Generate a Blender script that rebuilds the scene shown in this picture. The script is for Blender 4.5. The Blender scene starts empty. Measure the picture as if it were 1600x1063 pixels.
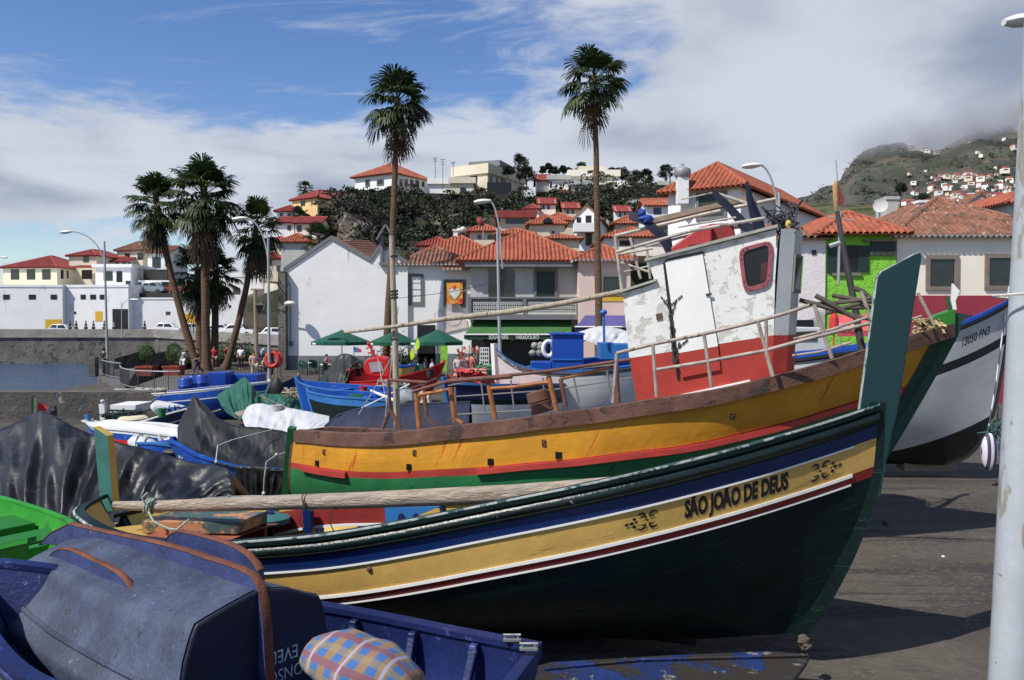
import bpy, math, random
from math import sin, cos, pi, radians, sqrt, atan2
from mathutils import Vector as V, Matrix, noise as mn
random.seed(7)
sc = bpy.context.scene
# ---------------------------------------------------------------- camera
F = 1250.0; CZ = 2.6; TILT = math.atan(31.5/1250)
cam_d = bpy.data.cameras.new("camera"); cam = bpy.data.objects.new("camera", cam_d)
sc.collection.objects.link(cam); sc.camera = cam
cam_d.sensor_width = 36; cam_d.lens = 36*F/1600; cam_d.clip_start = .05; cam_d.clip_end = 9000
cam.location = (0, 0, CZ); cam.rotation_euler = (pi/2-TILT, 0, 0)
# ---------------------------------------------------------------- sun and sky
SUN = V((-.52, -.38, .78)).normalized()
sd = bpy.data.lights.new("sun", 'SUN'); sd.energy = 5.0; sd.angle = radians(.5); sd.color = (1, .95, .87)
so = bpy.data.objects.new("sun", sd); sc.collection.objects.link(so)
so.rotation_euler = SUN.to_track_quat('Z', 'Y').to_euler(); so.location = (-30, -20, 40)
w = bpy.data.worlds.new("World"); sc.world = w; w.use_nodes = True
nt = w.node_tree; N = nt.nodes; L = nt.links
for n in list(N): N.remove(n)
def nd(T, t, **k):
    n = T.nodes.new(t)
    for a, b in k.items():
        if a.startswith('i_'): n.inputs[a[2:].replace('_', ' ')].default_value = b
        else: setattr(n, a, b)
    return n
def mth(T, op, a, b=None, c=None, clamp=False):
    n = T.nodes.new('ShaderNodeMath'); n.operation = op; n.use_clamp = clamp
    for i, x in enumerate((a, b, c)):
        if x is None: continue
        if hasattr(x, 'is_linked') or hasattr(x, 'links'): T.links.new(x, n.inputs[i])
        else: n.inputs[i].default_value = x
    return n.outputs[0]
def mixc(T, f, a, b):
    n = T.nodes.new('ShaderNodeMix'); n.data_type = 'RGBA'
    for i, x in ((0, f), (6, a), (7, b)):
        if hasattr(x, 'links'): T.links.new(x, n.inputs[i])
        else: n.inputs[i].default_value = x if i == 0 else (*x[:3], 1)
    return n.outputs[2]
def mrange(T, x, a, b, c=0, d=1, smooth=True):
    n = T.nodes.new('ShaderNodeMapRange'); n.interpolation_type = 'SMOOTHSTEP' if smooth else 'LINEAR'
    T.links.new(x, n.inputs[0])
    for i, q in enumerate((a, b, c, d)): n.inputs[i+1].default_value = q
    return n.outputs[0]
sky = nd(nt, 'ShaderNodeTexSky', sky_type='NISHITA', sun_disc=False)
sky.sun_elevation = math.asin(SUN.z); sky.sun_rotation = atan2(SUN.x, SUN.y)
sky.air_density = 1.0; sky.dust_density = .35; sky.ozone_density = 2.0; sky.altitude = 20
hsv = nd(nt, 'ShaderNodeHueSaturation'); hsv.inputs['Saturation'].default_value = 1.22; hsv.inputs['Value'].default_value = 1.75; hsv.inputs['Hue'].default_value = .512
L.new(sky.outputs[0], hsv.inputs['Color'])
tc = nd(nt, 'ShaderNodeTexCoord'); sep = nd(nt, 'ShaderNodeSeparateXYZ'); L.new(tc.outputs['Generated'], sep.inputs[0])
zz = mth(nt, 'MAXIMUM', sep.outputs[2], .0)
den = mth(nt, 'ADD', zz, .16)
cx = mth(nt, 'DIVIDE', sep.outputs[0], den); cy = mth(nt, 'DIVIDE', sep.outputs[1], den)
com = nd(nt, 'ShaderNodeCombineXYZ'); L.new(cx, com.inputs[0]); L.new(cy, com.inputs[1])
def cloudn(scale, detail, rough, dist, off, sx=1, sy=1):
    m = nd(nt, 'ShaderNodeMapping'); m.inputs['Location'].default_value = off; m.inputs['Scale'].default_value = (sx, sy, 1)
    L.new(com.outputs[0], m.inputs[0])
    n = nd(nt, 'ShaderNodeTexNoise'); n.inputs['Scale'].default_value = scale; n.inputs['Detail'].default_value = detail
    n.inputs['Roughness'].default_value = rough; n.inputs['Distortion'].default_value = dist
    L.new(m.outputs[0], n.inputs['Vector']); return n.outputs[0]
n1 = cloudn(.95, 10, .58, .25, (3.1, 1.7, 0), .95, 1.0)
n2 = cloudn(3.2, 9, .6, .4, (7.3, 2.2, 0), .85, 1.15)
n3 = cloudn(1.1, 6, .5, .3, (1.2, 9.4, 0))
az = mth(nt, 'DIVIDE', sep.outputs[0], mth(nt, 'MAXIMUM', sep.outputs[1], .05))      # 0 ahead, -.64 left edge, .64 right edge
az = mth(nt, 'MAXIMUM', mth(nt, 'MINIMUM', az, 1.2), -1.2)
el = mth(nt, 'DIVIDE', sep.outputs[2], mth(nt, 'MAXIMUM', mth(nt, 'SQRT', mth(nt, 'ADD', mth(nt, 'POWER', sep.outputs[0], 2), mth(nt, 'POWER', sep.outputs[1], 2))), .05))
bias = mth(nt, 'ADD', mth(nt, 'MULTIPLY', mrange(nt, az, -.28, .40), .27), mth(nt, 'MULTIPLY', mrange(nt, el, .30, .19), .24))
bias = mth(nt, 'SUBTRACT', bias, mth(nt, 'MULTIPLY', mth(nt, 'MULTIPLY', mrange(nt, el, .13, .07), mrange(nt, az, -.3, -.45)), .16))
base = mth(nt, 'ADD', mth(nt, 'MULTIPLY', n1, .50), mth(nt, 'MULTIPLY', n2, .50))
cov = mrange(nt, mth(nt, 'ADD', base, bias), .555, .715)
n4 = cloudn(2.1, 10, .66, 1.2, (2.2, 5.1, 0), .5, 1.5)
cov = mth(nt, 'MAXIMUM', cov, mth(nt, 'MULTIPLY', mrange(nt, n4, .52, .70), .55))
cov = mth(nt, 'MULTIPLY', cov, mth(nt, 'SUBTRACT', .95, mth(nt, 'MULTIPLY', mth(nt, 'MAXIMUM', mrange(nt, sep.outputs[1], .25, -.2), mrange(nt, el, .55, 1.0)), .75)))
shade = mrange(nt, mth(nt, 'ADD', n3, mth(nt, 'MULTIPLY', mth(nt, 'MULTIPLY', mrange(nt, az, .40, .62), mrange(nt, el, .36, .26)), .22)), .45, .76)
ccol = mixc(nt, shade, (8.3, 8.8, 9.8), (3.7, 4.4, 5.7))
skyc = mixc(nt, cov, hsv.outputs[0], ccol)
bg = nd(nt, 'ShaderNodeBackground'); bg.inputs[1].default_value = .070; L.new(skyc, bg.inputs[0])
wo = nd(nt, 'ShaderNodeOutputWorld'); L.new(bg.outputs[0], wo.inputs[0])
sc.view_settings.view_transform = 'Standard'; sc.view_settings.look = 'None'; sc.view_settings.exposure = .16; sc.view_settings.gamma = 1
# ---------------------------------------------------------------- picture <-> place
R_ = V((1, 0, 0)); Fw = V((0, cos(TILT), -sin(TILT))); Up = V((0, sin(TILT), cos(TILT)))
O = V((0, 0, CZ))
def ray(px, py): return Fw + R_*((px-800)/F) + Up*((531.5-py)/F)
def pt(px, py, D):
    d = ray(px, py); return O + d*(D/d.y)
def hit(px, py, P, n):
    d = ray(px, py); return O + d*((P-O).dot(n)/d.dot(n))
def proj(p):
    q = p-O; f = q.dot(Fw); return 800+q.dot(R_)/f*F, 531.5-q.dot(Up)/f*F
def gx(px, D): return pt(px, 500, D).x
def gz(py, D): return pt(800, py, D).z
def lerp(a, b, t): return a+(b-a)*t
def curve(kp, x):
    if x <= kp[0][0]: return kp[0][1]
    if x >= kp[-1][0]: return kp[-1][1]
    for i in range(len(kp)-1):
        if kp[i][0] <= x <= kp[i+1][0]: break
    x0, y0 = kp[i]; x1, y1 = kp[i+1]; h = x1-x0; t = (x-x0)/h
    def sl(j):
        if j == 0: return (kp[1][1]-kp[0][1])/(kp[1][0]-kp[0][0])
        if j == len(kp)-1: return (kp[-1][1]-kp[-2][1])/(kp[-1][0]-kp[-2][0])
        return (kp[j+1][1]-kp[j-1][1])/(kp[j+1][0]-kp[j-1][0])
    m0, m1 = sl(i)*h, sl(i+1)*h
    return (2*t**3-3*t*t+1)*y0+(t**3-2*t*t+t)*m0+(-2*t**3+3*t*t)*y1+(t**3-t*t)*m1
# ---------------------------------------------------------------- materials
def mat(n, col, rough=.6, var=.15, sc_=3.0, chip=None, chip2=None, bump=.15, bsc=25, metal=0, st=(1, 1, 1), spec=.4, uv=False, plank=0, wave=None):
    m = bpy.data.materials.new(n); m.use_nodes = True; T = m.node_tree
    b = T.nodes['Principled BSDF']; b.inputs['Roughness'].default_value = rough; b.inputs['Metallic'].default_value = metal
    b.inputs['Specular IOR Level'].default_value = spec
    t = nd(T, 'ShaderNodeTexCoord'); mp = nd(T, 'ShaderNodeMapping'); mp.inputs['Scale'].default_value = st
    T.links.new(t.outputs['UV' if uv else 'Object'], mp.inputs[0])
    def nz(s, d=5, r=.6, dist=0, vec=None):
        q = nd(T, 'ShaderNodeTexNoise'); q.inputs['Scale'].default_value = s; q.inputs['Detail'].default_value = d
        q.inputs['Roughness'].default_value = r; q.inputs['Distortion'].default_value = dist
        T.links.new(vec or mp.outputs[0], q.inputs['Vector']); return q.outputs[0]
    c = mixc(T, mrange(T, nz(sc_), .3, .7), [x*(1-var) for x in col], [min(1, x*(1+var)) for x in col])
    c = mixc(T, mth(T, 'MULTIPLY', mrange(T, nz(sc_*9, 3), .35, .75), .5), c, [x*(1-var) for x in col])
    h = None
    for k, ch in enumerate((chip, chip2)):
        if not ch: continue
        q = nz(ch[2], 8, .68, .4 if len(ch) < 4 else 0)
        if len(ch) > 3:
            mp2 = nd(T, 'ShaderNodeMapping'); mp2.inputs['Scale'].default_value = ch[3]; mp2.inputs['Location'].default_value = (3.3, 1.7, 2.2)
            T.links.new(t.outputs['UV' if uv else 'Object'], mp2.inputs[0]); q = nz(ch[2], 6, .6, .3, mp2.outputs[0])
        f = mrange(T, q, ch[1], ch[1]+.06); c = mixc(T, f, c, ch[0])
        if h is None: h = mth(T, 'MULTIPLY', f, -.6)
    if plank:
        s2 = nd(T, 'ShaderNodeSeparateXYZ'); T.links.new(t.outputs['UV'], s2.inputs[0])
        fr = mth(T, 'FRACT', mth(T, 'DIVIDE', s2.outputs[1], plank))
        ln = mrange(T, fr, .05, .0); c = mixc(T, mth(T, 'MULTIPLY', ln, .6), c, [x*.25 for x in col])
        h = mth(T, 'SUBTRACT', h if h else 0, mth(T, 'MULTIPLY', ln, .35))
    T.links.new(c, b.inputs['Base Color'])
    if bump:
        q = nz(bsc, 6, .65)
        if h is not None: q = mth(T, 'ADD', q, h)
        bp = nd(T, 'ShaderNodeBump'); bp.inputs['Strength'].default_value = min(1, bump*2); bp.inputs['Distance'].default_value = .012 if bsc > 8 else .08
        T.links.new(q, bp.inputs['Height']); T.links.new(bp.outputs[0], b.inputs['Normal'])
    return m
def leafmat(n, c1, c2, sc_=.8, tr=.25):
    m = bpy.data.materials.new(n); m.use_nodes = True; T = m.node_tree; b = T.nodes['Principled BSDF']
    b.inputs['Roughness'].default_value = .5; b.inputs['Specular IOR Level'].default_value = .3
    t = nd(T, 'ShaderNodeTexCoord'); q = nd(T, 'ShaderNodeTexNoise'); q.inputs['Scale'].default_value = sc_; q.inputs['Detail'].default_value = 4
    T.links.new(t.outputs['Object'], q.inputs['Vector']); c = mixc(T, mrange(T, q.outputs[0], .35, .68), c1, c2)
    T.links.new(c, b.inputs['Base Color'])
    if tr:
        tl = nd(T, 'ShaderNodeBsdfTranslucent'); T.links.new(c, tl.inputs[0]); mx = nd(T, 'ShaderNodeMixShader'); mx.inputs[0].default_value = tr
        T.links.new(b.outputs[0], mx.inputs[1]); T.links.new(tl.outputs[0], mx.inputs[2])
        T.links.new(mx.outputs[0], T.nodes['Material Output'].inputs[0])
    return m
def glassmat(n, col=(.02, .025, .03), rough=.08):
    return mat(n, col, rough=rough, var=.2, bump=0, spec=.6)
M = {}
# ---------------------------------------------------------------- mesh builder
class MB:
    def __init__(s): s.v = []; s.f = []; s.mi = []; s.m = 0; s.uv = None
    def add(s, vs, fs):
        o = len(s.v); s.v += [V(a) for a in vs]
        for q in fs: s.f.append([o+i for i in q]); s.mi.append(s.m)
        return o
    def box(s, c, d, rot=None):
        c = V(c); h = V(d)/2; vs = []
        for z in (-1, 1):
            for x, y in ((-1, -1), (1, -1), (1, 1), (-1, 1)):
                p = V((x*h.x, y*h.y, z*h.z))
                if rot is not None: p = rot @ p
                vs.append(c+p)
        s.add(vs, [(3, 2, 1, 0), (4, 5, 6, 7), (0, 1, 5, 4), (1, 2, 6, 5), (2, 3, 7, 6), (3, 0, 4, 7)])
    def obox(s, o, a, b, c):
        o, a, b, c = V(o), V(a), V(b), V(c)
        vs = [o, o+a, o+a+b, o+b, o+c, o+a+c, o+a+b+c, o+b+c]
        s.add(vs, [(3, 2, 1, 0), (4, 5, 6, 7), (0, 1, 5, 4), (1, 2, 6, 5), (2, 3, 7, 6), (3, 0, 4, 7)])
    def bar(s, p, q, w, h, up=(0, 0, 1)):
        p, q = V(p), V(q); d = (q-p).normalized(); up = V(up)
        if abs(d.dot(up)) > .98: up = V((0, 1, 0))
        sd_ = d.cross(up).normalized()*w/2; u = sd_.cross(d).normalized()*h/2
        s.add([p-sd_-u, p+sd_-u, p+sd_+u, p-sd_+u, q-sd_-u, q+sd_-u, q+sd_+u, q-sd_+u],
              [(0, 1, 2, 3), (7, 6, 5, 4), (0, 4, 5, 1), (1, 5, 6, 2), (2, 6, 7, 3), (3, 7, 4, 0)])
    def prism(s, poly, ext, side=None):
        n = len(poly); poly = [V(p) for p in poly]; ext = V(ext)
        o = s.add(poly+[p+ext for p in poly], [])
        s.f.append([o+i for i in range(n)]); s.mi.append(s.m)
        s.f.append([o+n+i for i in range(n)][::-1]); s.mi.append(s.m)
        for i in range(n):
            j = (i+1) % n; s.f.append([o+i, o+n+i, o+n+j, o+j]); s.mi.append(s.m if side is None else side)
    def tube(s, pts, r, n=8, cap=True):
        pts = [V(p) for p in pts]; k = len(pts); rs = r if isinstance(r, (list, tuple)) else [r]*k
        up = None; rings = []
        for i, p in enumerate(pts):
            d = (pts[min(i+1, k-1)]-pts[max(i-1, 0)]).normalized()
            if up is None: up = d.orthogonal().normalized()
            a = (up-d*up.dot(d))
            a = a.normalized() if a.length > 1e-5 else d.orthogonal().normalized()
            up = a; b = d.cross(a)
            rings.append([p+(a*cos(2*pi*j/n)+b*sin(2*pi*j/n))*rs[i] for j in range(n)])
        s.loft(rings, cap)
    def loft(s, rings, cap=True, closed=True):
        n = len(rings[0]); o = s.add([p for r in rings for p in r], [])
        for i in range(len(rings)-1):
            for j in range(n if closed else n-1):
                j2 = (j+1) % n; s.f.append([o+i*n+j, o+i*n+j2, o+(i+1)*n+j2, o+(i+1)*n+j]); s.mi.append(s.m)
        if cap and closed:
            s.f.append([o+j for j in range(n)][::-1]); s.mi.append(s.m)
            s.f.append([o+(len(rings)-1)*n+j for j in range(n)]); s.mi.append(s.m)
    def grid(s, rows, mfn=None):
        n = len(rows[0]); o = s.add([p for r in rows for p in r], [])
        for i in range(len(rows)-1):
            for j in range(n-1):
                s.f.append([o+i*n+j, o+i*n+j+1, o+(i+1)*n+j+1, o+(i+1)*n+j]); s.mi.append(s.m if mfn is None else mfn(i, j))
    def lathe(s, c, prof, n=16, axis=None):
        c = V(c); ax = V(axis).normalized() if axis else V((0, 0, 1)); a = ax.orthogonal().normalized(); b = ax.cross(a)
        s.loft([[c+ax*z+(a*cos(2*pi*j/n)+b*sin(2*pi*j/n))*max(r, .0005) for j in range(n)] for r, z in prof])
    def ell(s, c, r, n=12, k=8, nz=0, seed=0):
        c = V(c); rings = []
        for i in range(k+1):
            t = -pi/2+pi*i/k; ring = []
            for j in range(n):
                d = V((cos(t)*cos(2*pi*j/n), cos(t)*sin(2*pi*j/n), sin(t)))
                q = 1+nz*mn.noise(d*2.2+V((seed, 0, 0))); ring.append(c+V((d.x*r[0], d.y*r[1], d.z*r[2]))*q)
            rings.append(ring)
        s.loft(rings)
    def build(s, name, mats, parent=None, smooth=False, bevel=0, angle=40, sub=0):
        me = bpy.data.meshes.new(name); off = V((0, 0, 0))
        if parent is not None: off = V(parent.get('_w', (0, 0, 0)))
        me.from_pydata([tuple(p-off) for p in s.v], [], s.f)
        if not isinstance(mats, (list, tuple)): mats = [mats]
        for m in mats: me.materials.append(m)
        if len(mats) > 1: me.polygons.foreach_set('material_index', s.mi)
        if s.uv:
            l = me.uv_layers.new(name='UVMap')
            for lp in me.loops: l.data[lp.index].uv = s.uv[lp.vertex_index]
        me.update()
        if smooth:
            me.polygons.foreach_set('use_smooth', [True]*len(me.polygons))
            if angle < 180: me.set_sharp_from_angle(angle=radians(angle))
        o = bpy.data.objects.new(name, me); sc.collection.objects.link(o)
        if parent is not None: o.parent = parent; o['_w'] = tuple(off)
        else: o['_w'] = (0., 0., 0.)
        if bevel:
            b = o.modifiers.new('bevel', 'BEVEL'); b.width = bevel; b.segments = 2; b.limit_method = 'ANGLE'; b.angle_limit = radians(35)
        if sub:
            b = o.modifiers.new('sub', 'SUBSURF'); b.levels = sub; b.render_levels = sub
        return o
def tag(o, label=None, cat=None, group=None, kind=None):
    if label: o['label'] = label
    if cat: o['category'] = cat
    if group: o['group'] = group
    if kind: o['kind'] = kind
    return o
def thing(name, label, cat, loc=(0, 0, 0), group=None):
    o = bpy.data.objects.new(name, None); sc.collection.objects.link(o); o.location = loc; o['_w'] = tuple(loc)
    o.empty_display_size = .2
    return tag(o, label, cat, group)
def dup(o, parent=None, loc=None, rot=None, scale=None, label=None):
    c = o.copy(); sc.collection.objects.link(c); c.parent = parent
    for k in list(o.children): dup(k, c)
    if loc is not None: c.location = loc
    if rot is not None: c.rotation_euler = (0, 0, rot)
    if scale is not None: c.scale = (scale,)*3
    if label: c['label'] = label
    return c
def textmesh(body, size=1, bold=.02, sx=1):
    c = bpy.data.curves.new('writing', 'FONT'); c.body = body; c.size = size; c.offset = bold*size; c.align_x = 'CENTER'; c.align_y = 'CENTER'; c.resolution_u = 3
    o = bpy.data.objects.new('writing', c); sc.collection.objects.link(o); bpy.context.view_layer.update()
    me = bpy.data.meshes.new_from_object(o.evaluated_get(bpy.context.evaluated_depsgraph_get()))
    bpy.data.objects.remove(o)
    vs = [(v.co.x*sx, v.co.y) for v in me.vertices]; fs = [list(p.vertices) for p in me.polygons]
    return vs, fs
# ---------------------------------------------------------------- shared materials
M['white'] = mat('white_plaster', (.74, .74, .735), .8, .05, .5, chip=((.60, .60, .585), .60, .35), chip2=((.46, .455, .43), .655, .9, (1, 1, .22)), bump=.08)
M['whiteold'] = mat('peeling_white_plaster', (.74, .70, .68), .85, .07, .5, chip=((.36, .34, .31), .56, .45), bump=.2, bsc=6)
M['cream'] = mat('cream_plaster', (.80, .73, .63), .85, .05, .6, chip=((.6, .54, .46), .68, .4), bump=.08)
M['beige'] = mat('beige_plaster', (.62, .55, .42), .85, .08, .3, bump=.05)
M['grey'] = mat('grey_plaster', (.45, .44, .42), .85, .1, .3, bump=.05)
M['yellow'] = mat('yellow_plaster', (.72, .52, .24), .85, .08, .3, bump=.05)
M['lemon'] = mat('pale_yellow_plaster', (.70, .66, .48), .85, .06, .3, bump=.05)
M['pink'] = mat('pink_plaster', (.66, .50, .44), .85, .07, .5, chip=((.5, .40, .36), .66, .5), bump=.08)
M['lime'] = mat('lime_green_plaster', (.22, .55, .05), .85, .1, .9, bump=.5, bsc=5)
M['crimson'] = mat('crimson_plinth', (.27, .03, .05), .8, .12, .7, bump=.1)
M['plinth'] = mat('grey_plinth', (.16, .165, .18), .85, .1, .7)
M['tile'] = mat('orange_clay_tile', (.32, .088, .045), .8, .3, 1.8, chip=((.15, .06, .04), .58, 2.4), chip2=((.42, .19, .10), .62, 4.5), bump=.3, bsc=12)
M['tiled'] = mat('deep_red_clay_tile', (.24, .042, .034), .8, .2, .8, chip=((.2, .07, .05), .68, 1.2), bump=.2, bsc=12)
M['tileold'] = mat('weathered_clay_tile', (.21, .092, .055), .85, .35, 1.8, chip=((.06, .048, .04), .54, 2.2), chip2=((.34, .23, .16), .58, 3.1), bump=.3, bsc=12)
M['mortar'] = mat('white_mortar', (.72, .70, .66), .85, .08)
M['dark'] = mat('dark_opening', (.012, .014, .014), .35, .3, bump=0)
M['pane'] = glassmat('window_glass')
M['gframe'] = mat('grey_stone_frame', (.15, .15, .15), .8, .1)
M['brframe'] = mat('brown_stone_frame', (.20, .165, .14), .85, .15)
M['wframe'] = mat('white_window_paint', (.7, .7, .66), .6, .05)
M['shut'] = mat('dark_green_shutter_paint', (.018, .035, .03), .5, .1)
M['ydoor'] = mat('yellow_door_paint', (.62, .38, .03), .6, .06)
M['wood'] = mat('weathered_wood', (.27, .21, .15), .8, .25, 3, st=(1, 8, 8), bump=.3)
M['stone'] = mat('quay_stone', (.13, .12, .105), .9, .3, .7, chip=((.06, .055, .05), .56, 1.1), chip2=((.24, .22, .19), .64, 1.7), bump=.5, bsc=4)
M['stonel'] = mat('pale_parapet_stone', (.26, .24, .21), .9, .2, .7, chip=((.12, .11, .1), .6, 1.3), bump=.3, bsc=4)  # paler stone for the sea wall parapet
M['steel'] = mat('galvanised_steel', (.36, .38, .40), .45, .08, 2, metal=.3, bump=.03)
M['lampw'] = mat('pale_lamp_housing', (.62, .62, .58), .4, .05, bump=0)
M['iron'] = mat('dark_iron', (.05, .05, .05), .6, .2)
M['trunk'] = mat('palm_trunk_fibre', (.14, .082, .05), .9, .3, 2, st=(1, 1, 6), chip=((.27, .2, .14), .56, 2.5), bump=.5, bsc=6)
M['leafg'] = leafmat('palm_leaf_green', (.014, .030, .009), (.050, .080, .018), .5)
M['leafd'] = leafmat('palm_dead_leaf', (.055, .038, .02), (.14, .09, .05), .5, .1)
M['tree'] = leafmat('tree_leaf', (.007, .012, .005), (.040, .050, .024), .22)
M['bush'] = leafmat('bush_leaf', (.03, .075, .012), (.075, .14, .03), 2)
M['bark'] = mat('tree_bark', (.09, .07, .05), .9, .2)
# ---------------------------------------------------------------- ground, water
GB = -1.15
def g(x, y):
    t = min(1, max(0, (y-9.5)/20.5)); t = t*t*(3-2*t)
    return GB*t
gm = mat('worn_slipway_concrete', (.068, .058, .047), .9, .4, .5, chip=((.036, .033, .030), .535, 1.1, (.22, 2.6, 1)), chip2=((.105, .09, .07), .56, 22, (.7, 1.4, 1)), bump=1, bsc=30)
b = MB(); xs = [-70, -50, -35]+[i*1.0-24 for i in range(0, 70)]+[60, 90, 140]; ys = [-20, -8]+[i*.75 for i in range(-4, 58)]
b.grid([[V((x, y, g(x, y)+.02*mn.noise(V((x*.6, y*.6, 0))))) for x in xs] for y in ys if y <= 33])
y0 = 33; b.grid([[V((x, y, GB)) for x in (-24.5, 0, 40, 90, 150)] for y in (32.2, 60, 95, 150, 200)])
tag(b.build('ground', gm, smooth=True), kind='structure')
wm = mat('harbour_water', (.04, .075, .13), .12, .25, .4, bump=0, spec=.6)
T = wm.node_tree; bb = T.nodes['Principled BSDF']; tcn = nd(T, 'ShaderNodeTexCoord'); mp = nd(T, 'ShaderNodeMapping'); mp.inputs['Scale'].default_value = (.5, 1.6, 1)
T.links.new(tcn.outputs['Object'], mp.inputs[0]); q = nd(T, 'ShaderNodeTexNoise'); q.inputs['Scale'].default_value = 1.3; q.inputs['Detail'].default_value = 5; T.links.new(mp.outputs[0], q.inputs['Vector'])
bp = nd(T, 'ShaderNodeBump'); bp.inputs['Strength'].default_value = 1; bp.inputs['Distance'].default_value = .5; T.links.new(q.outputs[0], bp.inputs['Height']); T.links.new(bp.outputs[0], bb.inputs['Normal'])
b = MB(); b.grid([[V((x, y, -2.6)) for x in (-3000, -300, -60, -23, 900, 3000)] for y in (20, 60, 120, 500, 2000, 3000)])
tag(b.build('water', wm), kind='structure')
# quay platform under the railing, its stone front, and the low breakwater wall
pave = mat('dark_cobble_paving', (.10, .095, .088), .9, .2, .6, bump=.4, bsc=9)
b = MB()
P = [pt(153, 583, 55), pt(176, 609, 43), pt(192, 611.5, 42), pt(300, 612, 41.5), pt(300, 585, 55)]
P = [V((p.x, p.y, GB+.02)) for p in P]; P += [V((gx(300, 100), 88, GB+.02)), V((gx(153, 60)-.3, 88, GB+.02)), V((gx(153, 60), 60, GB+.02))]
b.prism(P, (0, 0, -1.6)); tag(b.build('quay', [M['stone']]), kind='structure')
b = MB(); b.prism([p+V((0, 0, .005)) for p in P], (0, 0, .03)); tag(b.build('quay_paving', pave), kind='structure')
b = MB(); y = 30
b.prism([V((-40, y, -1.5)), V((gx(243, 30), y, -1.5)), V((gx(243, 30), y, gz(613, 30)+.0)), V((-40, y, gz(613, 30)))], (0, .9, 0))
m = mat('stained_breakwater_stone', (.085, .078, .068), .9, .3, .8, chip=((.09, .15, .24), .60, .9), chip2=((.24, .21, .17), .6, 1.6), bump=.6, bsc=4)
tag(b.build('breakwater_wall', m), 'low stone breakwater wall with faded blue paint between the water and the boats', 'wall')
random.seed(3); b = MB()
for i in range(150):
    x = gx(random.uniform(176, 262), 41); b.ell((x, random.uniform(39.2, 41.4), -1.15-.1+random.uniform(0, .25)), (random.uniform(.1, .28), random.uniform(.1, .25), random.uniform(.08, .18)), 6, 4, .3, i)
tag(b.build('shore_stones', mat('pale_shore_stone', (.32, .29, .25), .9, .25, 2), smooth=True), 'pale loose rubble at the foot of the railed quay', 'rubble', kind='stuff')
# far seawall with parapet and the road on it
def wallseg(name, label, cat, pts, th, m):
    b = MB()
    for (p, z0, z1), (q, y0, y1) in zip(pts, pts[1:]):
        d = V((q[0]-p[0], q[1]-p[1], 0)).normalized(); n = V((-d.y, d.x, 0))*th
        b.prism([V((*p, z0)), V((*q, y0)), V((*q, y1)), V((*p, z1))], n)
    return tag(b.build(name, m), label, cat)
zt = gz(514.5, 96)
wallseg('sea_wall', 'long dark stone sea wall across the harbour under the white buildings', 'sea wall', [((-95, 94), -3, zt-1.0), ((gx(240, 96), 96), -3, zt-1.0), ((gx(450, 90), 90), -3, gz(541, 90))], 1.2, M['stone'])
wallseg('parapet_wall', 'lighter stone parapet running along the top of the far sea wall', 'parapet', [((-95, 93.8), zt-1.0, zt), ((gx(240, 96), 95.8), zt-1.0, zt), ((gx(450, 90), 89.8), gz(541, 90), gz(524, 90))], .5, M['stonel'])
b = MB(); b.prism([V((-110, 95.2, 0)), V((gx(240, 96), 97.1, 0)), V((gx(460, 91), 91.2, 0)), V((gx(470, 120), 122, 0)), V((-110, 124, 0))], (0, 0, .55))
tag(b.build('harbour_road', mat('asphalt', (.06, .06, .06), .9, .15)), kind='structure')
# ---------------------------------------------------------------- hills
def fbm(p, o=5): return mn.fractal(p, .8, 2.1, o, noise_basis='PERLIN_ORIGINAL')
rock = mat('hill_rock_and_scrub', (.055, .048, .036), .95, .4, .12, chip=((.022, .032, .012), .47, .10), chip2=((.115, .095, .07), .60, .09, (1, 1, .35)), bump=.8, bsc=.8)
crest = [(380, 455), (430, 420), (490, 365), (512, 312), (560, 304), (620, 308), (700, 314), (800, 312), (840, 312), (900, 305), (980, 296), (1050, 297), (1120, 308), (1250, 335), (1400, 350)]
foot = [(380, 470), (480, 440), (520, 425), (650, 420), (800, 385), (950, 370), (1100, 380), (1400, 420)]
def hillp(px, t):
    """t 0 foot (95 m) .. 1 crest (128 m) .. 2 back"""
    D0, D1 = 100, 128
    z1 = gz(curve(crest, px), D1); z0 = gz(curve(foot, px), D0)
    if t <= 1:
        D = lerp(D0, D1, t); s = t**.55 if 480 < px < 1050 else t; z = lerp(z0, z1, s)
    else: D = D1+(t-1)*110; z = z1-(t-1)*6
    x = (px-800)/F*lerp(D0, D1, min(t, 1))*(1 if t <= 1 else D/D1)
    q = V((x*.07, D*.07, z*.07)); a = min(1, t*3)*(1 if t < 1 else .4)
    return V((x+fbm(q)*1.2*a, D+fbm(q+V((5, 5, 5)))*3.0*a, z+fbm(q*2)*.8*a*(1 if t != 1 else .2)))
b = MB(); ts = [-.4, 0]+[i/22 for i in range(1, 23)]+[1.15, 1.4, 2, 2.6]
b.grid([[hillp(px, max(t, 0)) if t >= 0 else V(((px-800)/F*96, 96, GB-1)) for px in range(380, 1401, 9)] for t in ts])
tag(b.build('hillside', rock, smooth=True), kind='structure')
random.seed(11); b = MB()
def tuft(b, p, r, n=5, flat=.6, lf=None):
    for k in range(n):
        a = random.uniform(0, 2*pi); e = random.uniform(-.3, 1.2); d = V((cos(a)*cos(e), sin(a)*cos(e), sin(e)*flat))*r*random.uniform(.5, 1)
        q = p+d; t1 = V((random.gauss(0, 1), random.gauss(0, 1), random.gauss(0, 1))).normalized()*(lf or r*.42); t2 = t1.orthogonal().normalized()*(lf or r*.42)*.7
        b.add([q-t1, q+t2, q+t1, q-t2], [(0, 1, 2, 3)])
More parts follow.
